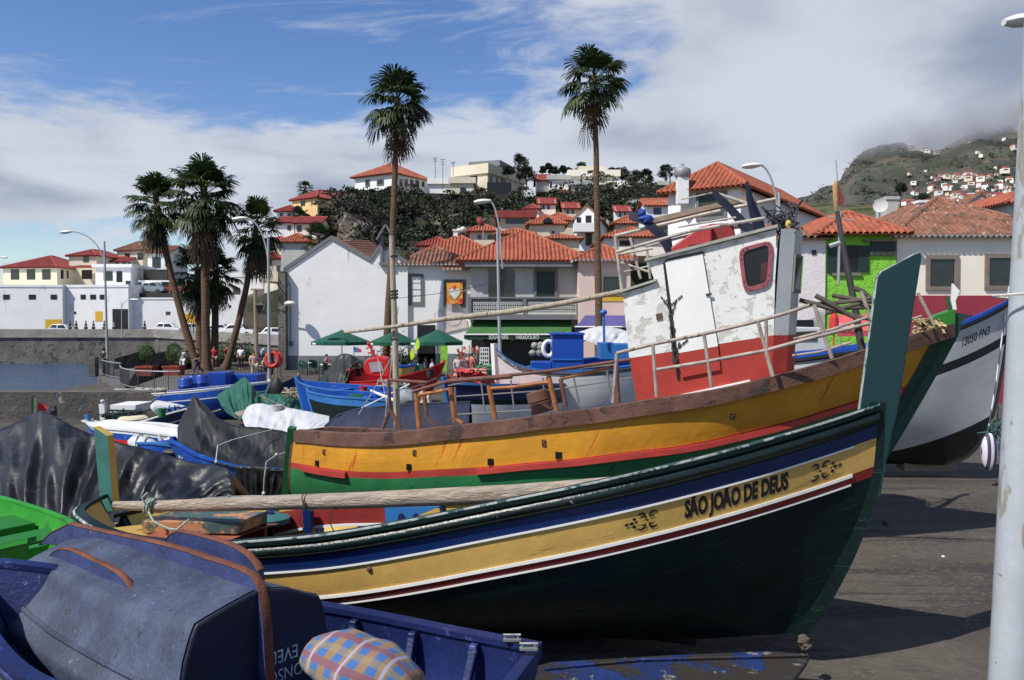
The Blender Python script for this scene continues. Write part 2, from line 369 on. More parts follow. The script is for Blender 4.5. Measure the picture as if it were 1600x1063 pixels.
for i in range(6200):
    px = random.uniform(485, 1240); t = random.random()**.7
    if 525 < px < 588 and .0 < t < .86 and random.random() < .93: continue
    if mn.noise(V((px*.02, t*4, 0))) < -.02: continue
    p = hillp(px, t); tuft(b, p+V((0, -.3, .0)), random.uniform(.6, 1.7)*(1 if t < .8 else .55), 13, lf=random.uniform(.16, .34))
tag(b.build('hillside_scrub', M['tree']), 'dark green scrub covering the steep rocky hillside', 'scrub', kind='stuff')
b = MB()
for i in range(330):       # ivy curtain that hangs over the pale rock
    px = random.choice([random.gauss(602, 11), random.gauss(510, 7), random.gauss(606, 14)]); t = random.uniform(.1, 1.0); tuft(b, hillp(px, t)+V((0, -1.2, .2)), random.uniform(.7, 1.3), 14, lf=.22)
tag(b.build('hanging_ivy', M['tree']), 'ivy spilling over the pale rock face below the white villa', 'ivy', kind='stuff')
cliffm = mat('pale_cliff_rock', (.13, .105, .08), .95, .35, .4, st=(1, 1, .35), chip=((.035, .03, .025), .50, .5, (1, 1, .3)), chip2=((.24, .2, .15), .60, .5, (1, 1, .3)), bump=.9, bsc=2)
b = MB(); rows = []
for i in range(26):
    row = []
    for j in range(22):
        px = lerp(522+9*mn.noise(V((1, i*.3, 0))), 590+16*mn.noise(V((5, i*.22, 0))), j/21); py = lerp(428, 304+8*abs(j/21-.4), i/25); D = 99+12*(i/25)**1.5+3*abs(j/21-.45)
        p = pt(px, py, D); p.y += 2.2*fbm(V((p.x*.3, 3, p.z*.12)))-1.5; row.append(p)
    rows.append(row)
CL = rows; b.grid(rows); tag(b.build('cliff', cliffm, smooth=True), kind='structure')
b = MB(); random.seed(77)
for i in range(230):
    r_ = random.randrange(26); j = random.choice([random.randrange(0, 4), random.randrange(16, 22), random.randrange(13, 22)]); 
    if random.random() < .25: r_ = random.randrange(19, 26); j = random.randrange(22)
    tuft(b, CL[r_][j]+V((random.gauss(0, .6), -.5, random.gauss(0, .5))), random.uniform(.5, 1.1), 12, lf=.22)
tag(b.build('cliff_ivy', M['tree']), 'ivy clinging to the edges of the pale rock face', 'ivy', kind='stuff')
random.seed(55); b = MB(); b2 = MB()
for i in range(62):
    px = random.uniform(600, 1230); t = random.uniform(.05, .92); p = hillp(px, t); r = random.uniform(1.0, 2.4)
    bb_ = b if random.random() < .5 else b2
    for k in range(60): a_ = random.uniform(0, 6.28); e_ = random.uniform(-.4, 1.5); tuft(bb_, p+V((cos(a_)*cos(e_)*r, sin(a_)*cos(e_)*r-1, sin(e_)*r*.9+.5)), .35, 3, lf=.22)
tag(b.build('hillside_bushes', leafmat('olive_leaf', (.022, .034, .012), (.055, .066, .028), .3)), 'paler olive green bushes dotted over the hillside', 'bushes', kind='stuff'); tag(b2.build('hillside_shrubs', leafmat('dry_leaf', (.032, .027, .015), (.065, .054, .032), .3)), 'dry brownish shrubs dotted over the hillside', 'shrubs', kind='stuff')
# retaining walls on the hill
def hwall(label, x0, x1, yt0, yt1, yb, D0, D1, m='plinth'):
    b = MB(); p, q = pt(x0, yt0, D0), pt(x1, yt1, D1); zb = gz(yb, D0)
    b.prism([V((p.x, p.y, zb)), V((q.x, q.y, zb)), q, p], (0, .8, 0)); tag(b.build('retaining_wall', M[m]), label, 'wall')
M['dwall'] = mat('dark_retaining_stone', (.035, .033, .032), .95, .25, .5)
hwall('dark retaining wall on the hill under the white villa', 600, 706, 300, 303, 335, 123, 123, 'dwall')
hwall('dark retaining wall under the flat roofed cream house', 704, 802, 305, 303, 330, 122.5, 122.5, 'dwall')
hwall('dark terrace wall right of the small cream cube house', 978, 1062, 291, 296, 322, 122, 122, 'dwall')
# mountain
ridge = [(1120, 372), (1180, 350), (1250, 314), (1300, 292), (1318, 276), (1332, 248), (1360, 238), (1392, 229), (1420, 238), (1452, 240), (1480, 226), (1520, 212), (1560, 203), (1600, 215), (1660, 214), (1760, 250), (1900, 300)]
def mountp(px, t):
    D = lerp(650, 1700, t); yb = 352
    yr = curve(ridge, px); z0 = gz(lerp(yb, 372, max(0, (1330-px)/200)), 650); z1 = gz(yr, 1700)
    s = t**1.05; z = lerp(z0, z1, s); x = (px-800)/F*D
    q = V((x*.004, D*.004, 0)); a = min(1, t*4)
    rg = 1-abs(fbm(V((x*.010, D*.003, 2)), 5))*2
    return V((x, D+fbm(q+V((4, 1, 0)))*60*a, z+(fbm(q*2.4)*12+rg*9-3)*a*(1 if t < .97 else .4)))
mm = mat('distant_mountain', (.058, .060, .044), .95, .4, .010, chip=((.105, .075, .055), .54, .016, (1, 1, 2.5)), chip2=((.030, .038, .02), .53, .03), bump=0)
b = MB(); b.grid([[mountp(px, t/60) for px in range(1100, 1901, 6)] for t in range(0, 61)]+[[mountp(px, 1)+V((60, 500, -300)) for px in range(1100, 1901, 6)]])
mo = tag(b.build('mountain', mm, smooth=True, angle=180), kind='structure')
# terraced slope between town and mountain
b = MB(); rows = []
for k in range(11):
    t = k/10; D = 280+t*330; z = lerp(gz(352, 280), gz(326, 610), t)
    r1 = [V(((px-800)/F*D, D, z+2.5*mn.noise(V((px*.02, k*.4, 0))))) for px in range(1060, 1860, 10)]
    rows += [r1, [p+V((0, 1.5, 2.6)) for p in r1]]
b.grid(rows); tag(b.build('terraced_slope', mat('terrace_fields', (.10, .105, .055), .95, .4, .03, chip=((.04, .055, .02), .5, .05), chip2=((.2, .17, .12), .62, .05), bump=0)), kind='structure')
# ---------------------------------------------------------------- houses
def roof_face(b, poly, pitch=.28, r=.10, lift=.0, white=None):
    """corrugated clay tiles on a planar polygon whose first edge is the eave"""
    A, B = V(poly[0]), V(poly[1]); U = (B-A); Lw = U.length; U.normalize()
    n = (B-A).cross(V(poly[-1])-A).normalized()
    if n.z < 0: n = -n
    W = n.cross(U).normalized()
    if W.dot(V(poly[-1])-A) < 0: W = -W
    P2 = [((V(p)-A).dot(U), (V(p)-A).dot(W)) for p in poly]
    b.prism([V(p)-n*.10 for p in poly], n*.085)
    k = max(2, round(Lw/pitch)); dw = Lw/k
    for i in range(k):
        u = (i+.5)*dw; vs = []
        for a in range(len(P2)):
            (x0, y0), (x1, y1) = P2[a], P2[(a+1) % len(P2)]
            if (x0-u)*(x1-u) <= 0 and abs(x1-x0) > 1e-6: vs.append(y0+(y1-y0)*(u-x0)/(x1-x0))
        if len(vs) < 2: continue
        v0, v1 = min(vs), max(vs)
        if v1-v0 < .1: continue
        rings = []
        for v, s in ((v0-.06, 1), (v1, 1)):
            rings.append([A+U*(u+cos(t)*dw*.44)+W*v+n*(sin(t)*r*s-.012) for t in (0, pi*.25, pi*.5, pi*.75, pi)])
        b.loft(rings, cap=False, closed=False)
        if white is not None:
            m0 = b.m; b.m = white; b.obox(A+U*(u-dw*.22)+W*(v0-.075)-n*.075, U*dw*.44, W*.05, n*.085)
            b.add([A+U*(u+cos(t)*dw*.5)+W*(v0-.055)+n*(sin(t)*r-.014) for t in (0, pi*.25, pi*.5, pi*.75, pi)], [(0, 1, 2, 3, 4)])
            b.m = m0
def caps(b, segs, r=.13):
    for p, q in segs: b.tube([V(p)+V((0, 0, .03)), V(q)+V((0, 0, .03))], r, 8)
GH = []
def house(name, label, C, xl, xr, ye, yp, yb, roof='hip', rot=0, wall='white', tile='tile', wins=(), side=None, dep=None, over=.35, flip=False, plinth=None, pitch=.3, group=None, cat='house', chim=(), scal=False, zb=None, frame='gframe', hipf=1.0, slab=None):
    px, D = C; th = radians(rot); c = pt(px, 500, D); P0 = V((c.x, c.y, 0)); U = V((cos(th), -sin(th), 0)); Vb = V((sin(th), cos(th), 0))
    if flip: U, Vb = V((cos(th), sin(th), 0)), V((-sin(th), cos(th), 0))
    def tsolve(x, d):
        k = (x-800)/F/Fw.y; k = ray(x, 500).x/ray(x, 500).y
        return (P0.x-k*P0.y)/(k*d.y-d.x)
    wdt = tsolve(xr, U) if flip else tsolve(xl, -U)
    if dep is None: dep = max(3.0, tsolve(xr, Vb) if (not flip and xr) else 7.0)
    z0 = gz(yb, D) if zb is None else zb; ze = gz(ye, D)
    u0, u1 = (0, wdt) if flip else (-wdt, 0)
    def Q(u, v, z): return P0+U*u+Vb*v+V((0, 0, z))
    cu = (u0+u1)/2; ctr = Q(cu, dep/2, 0); zp = gz(yp, Q(cu, min(wdt/2, dep/2), 0).y if roof == 'hip' else ctr.y)
    t = thing(name, label, cat, (ctr.x, ctr.y, z0), group)
    b = MB(); mats = [M[wall]]
    b.prism([Q(u0, 0, z0), Q(u1, 0, z0), Q(u1, dep, z0), Q(u0, dep, z0)], V((0, 0, ze-z0)))
    if roof == 'gablef':
        b.prism([Q(u0, 0, ze), Q(u1, 0, ze), Q(cu, 0, zp)], Vb*dep)
    if roof == 'gable':
        for u in (u0, u1-.25): b.prism([Q(u, 0, ze), Q(u, dep, ze), Q(u, dep/2, zp)], U*.25)
    b.build('wall', mats, t)
    if plinth:
        b = MB(); m_, h_ = plinth; e = .04
        b.prism([Q(u0-e, -e, z0), Q(u1+e, -e, z0), Q(u1+e, dep+e, z0), Q(u0-e, dep+e, z0)], V((0, 0, h_))); b.build('plinth', M[m_], t)
    o = over; e0, e1, f0, f1 = u0-o, u1+o, -o, dep+o; b = MB(); tm = [M[tile], M['mortar']]; wh = 1 if scal else None
    if roof == 'hip':
        if wdt >= dep: k = min(dep/2*hipf, wdt/2); r0, r1 = Q(u0+k, dep/2, zp), Q(u1-k, dep/2, zp)
        else: k = min(wdt/2*hipf, dep/2); r0, r1 = Q(cu, k, zp), Q(cu, dep-k, zp)
        a, b_, c_, d_ = Q(e0, f0, ze), Q(e1, f0, ze), Q(e1, f1, ze), Q(e0, f1, ze)
        rr = [r0, r1] if (r0-r1).length > .1 else [r0]
        fs = ([a, b_, r1, r0], [c_, d_, r0, r1], [b_, c_, r1], [d_, a, r0]) if wdt >= dep else ([a, b_, r0], [c_, d_, r1], [b_, c_, r1, r0], [d_, a, r0, r1])
        if len(rr) == 1: fs = ([a, b_, r0], [c_, d_, r0], [b_, c_, r0], [d_, a, r0])
        for f in fs: roof_face(b, f, pitch, pitch*.44, white=wh)
        sg = [(a, r0), (d_, r0 if wdt >= dep else r1), (b_, r1 if wdt >= dep else r0), (c_, r1)]
        if len(rr) == 2: sg.append((r0, r1))
        rf = b.build('roof', tm, t, smooth=True, angle=50); b = MB(); caps(b, sg, .12 if D < 80 else .16); b.build('ridge_tiles', M[tile], rf, smooth=True)
    elif roof == 'gable':
        k = o*(zp-ze)/(dep/2)
        r0, r1 = Q(e0, dep/2, zp), Q(e1, dep/2, zp)
        roof_face(b, [Q(e0, f0, ze-k), Q(e1, f0, ze-k), r1, r0], pitch, pitch*.36, white=wh); roof_face(b, [Q(e1, f1, ze-k), Q(e0, f1, ze-k), r0, r1], pitch, pitch*.36, white=wh)
        rf = b.build('roof', tm, t, smooth=True, angle=50); b = MB(); caps(b, [(r0, r1)]); b.build('ridge_tiles', M[tile], rf, smooth=True)
    elif roof == 'gablef':
        k = o*(zp-ze)/(wdt/2)
        r0, r1 = Q(cu, -o*.4, zp), Q(cu, dep+o, zp)
        roof_face(b, [Q(e0, -o*.4, ze-k), Q(e0, dep+o, ze-k), r1, r0], pitch, pitch*.36); roof_face(b, [Q(e1, dep+o, ze-k), Q(e1, -o*.4, ze-k), r0, r1], pitch, pitch*.36)
        rf = b.build('roof', tm, t, smooth=True, angle=50); b = MB(); caps(b, [(r0, r1)]); b.build('ridge_tiles', M[tile], rf, smooth=True)
    elif roof == 'shed':
        roof_face(b, [Q(e0, f0, ze), Q(e1, f0, ze), Q(e1, f1, zp), Q(e0, f1, zp)], pitch, pitch*.36, white=wh); b.build('roof', tm, t, smooth=True, angle=50)
    elif roof == 'flat':
        b.prism([Q(e0, f0, ze+.003), Q(e1, f0, ze+.003), Q(e1, f1, ze+.003), Q(e0, f1, ze+.003)], V((0, 0, max(.15, zp-ze)))); b.build('roof', M[slab or wall], t)
    for w_ in wins:
        fc, x0, y0, x1, y1, st = w_
        if fc == 'f': PN, Nn, UU = Q(0, 0, 0), -Vb, U
        else: PN = Q(u1 if not flip else u0, 0, 0); Nn = U if not flip else -U; UU = Vb if not flip else -Vb
        a = hit(x0, y1, PN, Nn); c2 = hit(x1, y0, PN, Nn); ym = (y0+y1)/2
        a1 = hit(x0, ym, PN, Nn); a2 = hit(x1, ym, PN, Nn)
        ua, ub = sorted(((a1-P0).dot(UU), (a2-P0).dot(UU))); mid = hit((x0+x1)/2, y1, PN, Nn); top = hit((x0+x1)/2, y0, PN, Nn)
        za, zc = mid.z, top.z; base = P0 if fc == 'f' else (PN-V((0, 0, 0)))
        off = (PN-P0)-UU*((PN-P0).dot(UU)); org = P0+off
        def WP(u, z, n): return V((org.x, org.y, 0))+UU*u+Nn*n+V((0, 0, z))
        def wb(bb_, ua_, ub_, za_, zb_, n0, n1): bb_.obox(WP(ua_, za_, n0), UU*(ub_-ua_), Nn*(n1-n0), V((0, 0, zb_-za_)))
        bb = MB(); fw = min(.18, (ub-ua)*.16)
        if st in ('d', 'o', 'y', 's'):
            wb(bb, ua, ub, za, zc, -.02, .04 if st != 's' else .07); bb.build('door' if st == 'y' else ('shutter' if st == 's' else 'window'), {'d': M['pane'], 'o': M['dark'], 'y': M['ydoor'], 's': M['shut']}[st], t)
        else:
            for q in ((ua, ua+fw, za, zc), (ub-fw, ub, za, zc), (ua+fw, ub-fw, za, za+fw), (ua+fw, ub-fw, zc-fw, zc)): wb(bb, *q, -.02, .09)
            wo_ = bb.build('window', M[frame], t); bb = MB(); wb(bb, ua+fw, ub-fw, za+fw, zc-fw, -.02, .02)
            bb.build('pane', M['shut'] if st == 'S' else M['pane'], wo_)
            if st == 'W':
                bb = MB(); cm = (ua+ub)/2; ip = fw
                for q in ((cm-.03, cm+.03, za+ip, zc-ip), (ua+ip, ub-ip, (za+zc)/2-.02, (za+zc)/2+.02), (ua+ip, ub-ip, za+(zc-za)*.3, za+(zc-za)*.3+.03), (ua+ip, ub-ip, za+(zc-za)*.7, za+(zc-za)*.7+.03)): wb(bb, *q, .02, .05)
                bb.build('glazing_bars', M['gframe'], wo_)
                bb = MB(); wb(bb, cm+.05, ub-ip-.05, za+ip+.05, zc-ip-.05, .022, .028); bb.build('curtain', M['wframe'], wo_)
    for (cx0, cy0, cx1, cy1, v) in chim:
        p = pt(cx0, cy1, D+v); q2 = pt(cx1, cy0, D+v); bb = MB(); bb.obox((p.x, p.y, p.z), (q2.x-p.x, 0, 0), (0, (q2.x-p.x), 0), (0, 0, q2.z-p.z))
        e = .08; bb.obox((p.x-e, p.y-e, q2.z+.002), (q2.x-p.x+2*e, 0, 0), (0, q2.x-p.x+2*e, 0), (0, 0, .12)); bb.build('chimney', M['white'], t)
    return t, Q, (u0, u1, dep, z0, ze, zp)
H = house
# --- left group across the harbour
H('yellow_house', 'pale yellow house with wide red hip roof and three dark windows at far left', (90, 113), 6, 112, 418, 401, 452, wall='lemon', tile='tiled', rot=8, dep=9, wins=[('f', 17, 421, 30, 437, 'd'), ('f', 42, 421, 55, 437, 'd'), ('f', 66, 421, 79, 437, 'd'), ('f', 17, 446, 30, 452, 'd'), ('f', 42, 446, 55, 452, 'd'), ('f', 66, 446, 79, 452, 'd'), ('s', 95, 422, 99, 436, 'd'), ('s', 104, 423, 107, 435, 'd')])
T_ = H('town_house', 'cream house with red roof and red veranda canopy right of the yellow house', (152, 116), 109, 160, 400, 391, 452, wall='beige', tile='tiled', rot=8, dep=7, wins=[('f', 130, 400.5, 139, 410, 'd'), ('f', 128, 422, 144, 436, 'o')])
b = MB(); p = pt(112, 419, 113.5); b.obox(p, (gx(150, 113.5)-p.x, 0, 0), (0, 2, .3), (0, 0, .25)); b.build('canopy', M['tiled'], T_[0])
H('terrace_house', 'low white house with dark doorways between two red roofed houses', (205, 112), 150, 205, 418, 416, 452, 'flat', wall='white', dep=8, wins=[('f', 162, 424, 176, 439, 'd'), ('f', 182, 424, 191, 441, 'o'), ('f', 204.5-8, 439, 204, 448, 'd')])
H('upper_house', 'small pale house with a narrow red roof above the low white house', (200, 119), 165, 205, 408, 402, 430, 'gable', wall='grey', tile='tiled', dep=5, wins=[('f', 180, 408, 187, 417, 'd'), ('f', 190.5, 407.5, 198, 417, 'd'), ('f', 202-2, 410, 205, 416, 'd')])
H('hip_roof_house', 'beige house with brown weathered hip roof and a red window', (224, 121), 184, 232, 391.5, 378.5, 430, wall='beige', tile='tileold', rot=10, dep=8, wins=[('f', 195, 396, 203, 404, 'd'), ('f', 215, 395, 224, 406, 'd')])
H('white_town_house', 'white house with dark arched window left of the palm clump', (264, 119), 232, 266, 394, 385, 445, 'gable', wall='white', tile='tileold', dep=7, wins=[('f', 238, 402, 251, 419, 'd'), ('f', 258, 402, 262, 416, 'd')])
b = MB(); p = pt(224, 441, 114); b.obox(p, (gx(262, 114)-p.x, 0, 0), (0, 1.5, 0), (0, 0, 1.8)); tag(b.build('hedge_wall', M['dwall']), 'dark planted terrace wall below the white house left of the palms', 'wall')
H('lower_house', 'white garage block under the dark hedge with a green door', (290, 113), 222, 290, 441, 440, 458, 'flat', dep=6, wins=[('f', 253, 441, 263, 456, 's')])
mw = [('f', 5, 460.5, 15, 468, 'o'), ('f', 45, 460.5, 56, 468, 'o'), ('f', 79, 460.5, 89, 468, 'o'), ('f', 71, 499, 96, 516, 'y')]
H('harbour_building', 'long white windowed harbour building at the far left edge', (98, 105), -90, 99, 449, 447.5, 519, 'flat', rot=-4, dep=10, over=.08, wall='white', wins=mw)
H('harbour_building', 'white harbour building with a yellow hatch and a round dark vent', (201, 105), 98.6, 202, 449, 447.5, 519, 'flat', rot=6, dep=10, over=.08, wall='white', wins=[('f', 126, 460.5, 134, 468, 'o'), ('f', 141, 460.5, 150, 468, 'o'), ('f', 156, 460.5, 165, 468, 'o'), ('f', 149, 486.5, 160, 502, 'y'), ('f', 176, 483, 200, 518, 'o'), ('f', 115.5, 487, 119, 491, 'o')])
H('quay_warehouse', 'long white wall with a yellow door behind the palm clump', (333, 106), 202.6, 334, 468, 466.5, 519, 'flat', dep=8, over=.08, wins=[('f', 285, 490, 307, 516, 'y'), ('f', 259, 487, 266, 492, 'd')])
H('quay_house', 'tall white building with one grey window right of the palm trunks', (412, 104), 333.4, 413, 433, 431, 522, 'flat', dep=9, over=.08, wins=[('f', 364, 450, 375, 460, 'd'), ('f', 358, 477, 361, 481, 'o'), ('f', 397, 452, 411, 462, 'o')])
H('cafe_building', 'cream building with yellow blinds beside the white gable house', (447, 101), 413.5, 448, 440, 438, 526, 'flat', dep=9, over=.08, wall='cream', wins=[('f', 420, 462, 434, 478, 'y'), ('f', 416, 484, 436, 499, 'y'), ('f', 437, 505, 445, 521, 'o')])
b = MB(); p = pt(205, 467, 107); b.obox((p.x, 107.5, p.z-2), (gx(300, 107)-p.x, 0, 0), (0, 7, 0), (0, 0, gz(458, 107.5)-p.z+2)); tag(b.build('parking_wall', M['dwall']), 'dark wall of the raised parking terrace above the long white wall', 'wall')
# --- hill foot left
H('hill_house', 'white house with red roof at the top of the row left of the cliff', (460, 100), 432, 461, 347, 340, 372, 'gable', tile='tiled', dep=6, wins=[('f', 449, 352, 455, 360, 'd')])
H('hill_house', 'cream house with red roof directly right of the white row house', (500, 99), 462, 500, 348, 340, 375, 'gable', tile='tiled', wall='cream', dep=6, wins=[('f', 464, 352, 471, 362, 'd')])
H('hill_house', 'house with orange red hip roof under the row on the left hill', (482, 92), 440, 483, 379, 366, 425, wall='grey', dep=8, tile='tile')
H('hill_house', 'small red roofed house half hidden behind the right palm of the clump', (447, 96), 425, 448, 378, 371, 400, wall='lemon', dep=6, tile='tiled', wins=[('f', 436, 384, 441, 392, 'd')])
H('hill_house', 'lowest cream house at the hill foot left of the white gable', (441, 94), 405, 442, 405, 396, 440, wall='beige', dep=8, tile='tiled', wins=[('f', 432, 415, 438, 424, 'd')])
H('hill_house', 'red roofed house left of the yellow villa on the hill', (468, 108), 434, 469, 331, 322, 345, wall='white', dep=7, tile='tiled', wins=[('f', 437, 333, 442, 339, 'd'), ('f', 449, 333, 454, 339, 'd')])
H('yellow_villa', 'ochre villa with long sloping red roof left of the cliff top', (497, 112), 458, 556, 309, 298, 345, 'hip', wall='yellow', tile='tiled', rot=35, dep=14, wins=[('f', 470, 314, 477, 322, 'd'), ('s', 499, 325, 506, 336, 'd')])
# --- hill top
H('white_villa', 'large white villa with orange hip roof on the cliff top', (616, 126), 556, 672, 271, 256.5, 296, 'hip', rot=32, over=.6, wins=[('f', 571, 281, 578, 291, 'w'), ('f', 589, 280, 600, 290, 'w'), ('s', 624, 280, 629, 292, 'd'), ('s', 632, 280, 637, 292, 'd'), ('s', 641, 281, 646, 292, 'd'), ('s', 649, 282, 655, 292, 'd'), ('s', 659, 284, 663, 292, 'd')], dep=None)
H('flat_roof_house', 'low white flat roofed block between the white villa and the cream house', (707, 125), 672, 708, 288, 286, 306, 'flat', dep=8)
H('flat_roof_house', 'small pink beige box house with one dark window on the hill crest', (740, 122.5), 707, 742, 287, 284, 309, 'flat', wall='beige', dep=7, wins=[('f', 719, 293, 728, 302, 'd')])
T_ = H('modern_house', 'big cream flat roofed house with dark balcony screen on the hill', (762, 128), 709, 793, 271, 268, 309, 'flat', wall='beige', rot=30, dep=12, over=.3, wins=[('f', 734, 275, 746, 287, 'd'), ('f', 716, 279, 720, 283, 'd'), ('s', 766, 275, 769, 286, 'd'), ('s', 775, 277, 778, 287, 'd'), ('s', 782, 279, 790, 288, 'd'), ('f', 746, 297, 752, 302, 'd')])
H('penthouse', 'dark roofed penthouse on top of the cream flat roofed house', (778, 132), 740, 794, 260, 258, 271, 'flat', wall='beige', slab='plinth', rot=20, dep=6, over=.6, wins=[('f', 742, 261, 749, 266, 'd'), ('f', 751, 261, 758, 266, 'd'), ('f', 762, 261, 767, 266, 'd'), ('f', 770, 261, 775, 266, 'd')], cat='rooftop room')
b = MB(); p = pt(761, 303, 122.8); b.obox(p, (gx(799, 122.8)-p.x, 0, 0), (0, .3, 0), (0, 0, 1.75)); b.build('balcony_screen', M['dark'], T_[0])
H('shack', 'blue white metal shack with rusty roof on the hill edge', (888, 124), 858, 889, 281, 279, 297, 'flat', wall='white', dep=5, slab='grey', wins=[('f', 859, 284, 862, 293, 's')], cat='shack')
H('brown_shack', 'brown boarded shack with red roof left of the blue white one', (857, 125), 838, 858, 281, 274, 300, 'gable', wall='grey', tile='tiled', dep=5, cat='shack')
M['rustw'] = mat('rusty_sheet', (.20, .05, .035), .8, .3, .5)
H('lean_to', 'rusty red sheet metal lean-to under the shacks on the hill', (892, 121), 876, 893, 303, 301, 321, 'flat', wall='rustw', dep=3, cat='shed', over=.05)
H('white_modern_house', 'white flat roofed house with terrace behind the right tall palm', (965, 127), 890, 966, 276, 274, 300, 'flat', wall='cream', dep=9, wins=[('f', 914, 280, 923, 287, 'd'), ('f', 926, 280, 931, 289, 'd')])
H('rooftop_house', 'upper storey of the white terrace house behind the tall palm', (942, 130), 908, 944, 267, 266, 276, 'flat', wall='beige', dep=6, cat='rooftop room')
H('terrace_house', 'unfinished beige house with dark openings under the white terrace house', (925, 122), 893, 927, 289, 287, 308, 'flat', wall='grey', dep=5, wins=[('f', 898, 293, 904, 301, 'o'), ('f', 909, 293, 918, 302, 'o')])
H('cube_house', 'small cream cube house with two windows right of the tall palm', (969, 120), 948, 978, 295, 293, 318, 'flat', wall='cream', rot=25, dep=6, over=.25, wins=[('f', 956, 301, 963, 307, 'd'), ('s', 971, 302, 974, 308, 'd')])
H('storage_house', 'grey lower storey under the small cream cube house', (969, 119.6), 949, 976, 319, 318.5, 345, 'flat', wall='grey', rot=25, dep=6, over=0, cat='annexe', wins=[('f', 951, 320, 958, 330, 'd')])
H('ridge_house', 'grey white house at the right end of the hill crest', (1048, 121), 1030, 1050, 290, 288, 315, 'flat', wall='grey', dep=5, wins=[('f', 1036, 300, 1040, 307, 'd')])
H('balcony_cottage', 'small white cottage with orange roof and balcony left of the large white house', (1046, 80), 1010, 1048, 320, 312, 352, 'gable', dep=5, wins=[('f', 1021, 325, 1033, 335, 'd')])
# --- lower cluster, mid distance
for a_ in (('cream cottage among the bushes just right of the dark retaining walls', (868, 99.5), 842, 868, 318, 311, 332, 'gable', 'cream'), ('beige cottage with red roof directly below the rusty lean-to', (905, 99), 880, 905, 325, 318, 342, 'gable', 'beige'), ('white cottage on the slope under the cube house', (985, 99), 962, 985, 330, 323, 345, 'gable', 'white'), ('grey flat roofed house at the foot of the right slope', (1005, 105), 985, 1005, 318, 316, 335, 'flat', 'grey'), ('little cream house high behind the dormer house', (842, 98.5), 822, 842, 327, 320, 342, 'hip', 'cream')):
    H('slope_house', a_[0], a_[1], a_[2], a_[3], a_[4], a_[5], a_[6]+6, a_[7], wall=a_[8], tile='tiled', dep=4, over=.25, wins=[('f', a_[2]+5, a_[4]+3, a_[2]+9, a_[4]+9, 'd'), ('f', a_[2]+13, a_[4]+3, a_[2]+17, a_[4]+9, 'd')])
H('verandah_house', 'low beige house with a dark window band under the scrub hillside', (830, 92), 781, 832, 341, 337, 375, 'flat', wall='beige', slab='tiled', dep=8, over=.6, wins=[('f', 790, 342, 826, 350, 'd')])
H('back_house', 'orange roofed house behind the dormer house', (896, 96), 852, 897, 345, 333.5, 372, wall='beige', dep=8)
T_ = H('dormer_house', 'beige house with red roof and little dormer window', (882, 88), 827, 893, 351, 337, 378, wall='beige', tile='tile', dep=8, wins=[('f', 862, 361, 866, 365, 'd')])
b = MB(); p = pt(849, 348, 87.2); b.prism([p, pt(863, 348, 87.2), pt(863, 343.5, 87.2), pt(856, 339.5, 87.2), pt(849, 343.5, 87.2)], (0, 3, 0)); b.build('dormer', M['dark'], T_[0])
T_ = H('gabled_balcony_house', 'narrow white gabled house with two balconies left of the right tall palm', (937, 84), 897, 957, 339, 329.5, 392, 'gablef', wall='white', tile='tileold', rot=12, dep=9, over=.3, wins=[('f', 901, 340, 908, 357, 'o'), ('f', 915, 337, 924, 357, 'o'), ('f', 928, 340, 933, 348, 'd'), ('f', 915, 362, 925, 384, 'o'), ('s', 947, 344, 951, 354, 'd')])
b = MB(); p = pt(897, 362, 82.6); b.obox(p, (gx(937, 82.6)-p.x, 0, 0), (0, 1.6, 0), (0, 0, .9)); b.build('balcony', M['white'], T_[0])
H('orange_house', 'little house with plain orange roof right of the right tall palm', (1004, 90), 961, 1004, 350, 338, 365, wall='beige', dep=7)
H('cream_back_house', 'cream house with old tiled roof behind the pink house', (1040, 70), 945, 1042, 371, 356, 400, 'hip', wall='cream', tile='tile', dep=9, wins=[('f', 968, 376, 990, 384, 'd')])
H('square_house', 'small beige house with red hip roof under the satellite dishes', (776, 82), 734, 778, 362, 351.5, 390, wall='beige', dep=7, wins=[('f', 746, 367, 752, 374, 'd'), ('f', 762, 367, 772, 374, 'd')])
H('low_roof_house', 'low orange roof peeping over the balcony house roof', (832, 72), 778, 834, 367, 358, 390, wall='beige', dep=7)
H('strip_house', 'tile roofed annexe just behind the balcony house ridge', (905, 74), 850, 906, 374, 367, 395, wall='beige', dep=6)
H('red_roof_house', 'house with big red hip roof and white chimney behind the old tile roof', (776, 68), 652, 777, 401, 368, 430, wall='beige', tile='tile', dep=12, chim=[(708.5, 361, 715, 376, 3)])
H('back_red_house', 'long red roof at the left behind the big red roof', (708, 80), 655, 709, 385, 372, 410, wall='beige', tile='tiled', dep=8)
for (x, y, r, lb) in ((720, 359, 5, 'left white satellite dish beside the white chimney'), (726.5, 357, 5.5, 'right white satellite dish beside the white chimney'), (754, 344, 8, 'brown mesh satellite dish on the small beige house')):
    b = MB(); c = pt(x, y, 72); rr = r/F*72
    b.lathe(c, [(0, 0), (rr*.5, -.05), (rr*.9, -.2), (rr, -.28), (rr*.96, -.26), (rr*.5, -.02)], 14, (.55, -.7, .35)); t_ = thing('satellite_dish', lb, 'satellite dish', c); b.build('dish', M['lampw'] if r < 7 else M['rustw'], t_, smooth=True)
    b = MB(); b.tube([c, c+V((.05, .25, -.5)), c+V((.05, .3, -1.6))], .05, 6); b.tube([c, c+V((.45, -.6, .1))], .025, 5); b.build('bracket', M['steel'], t_)
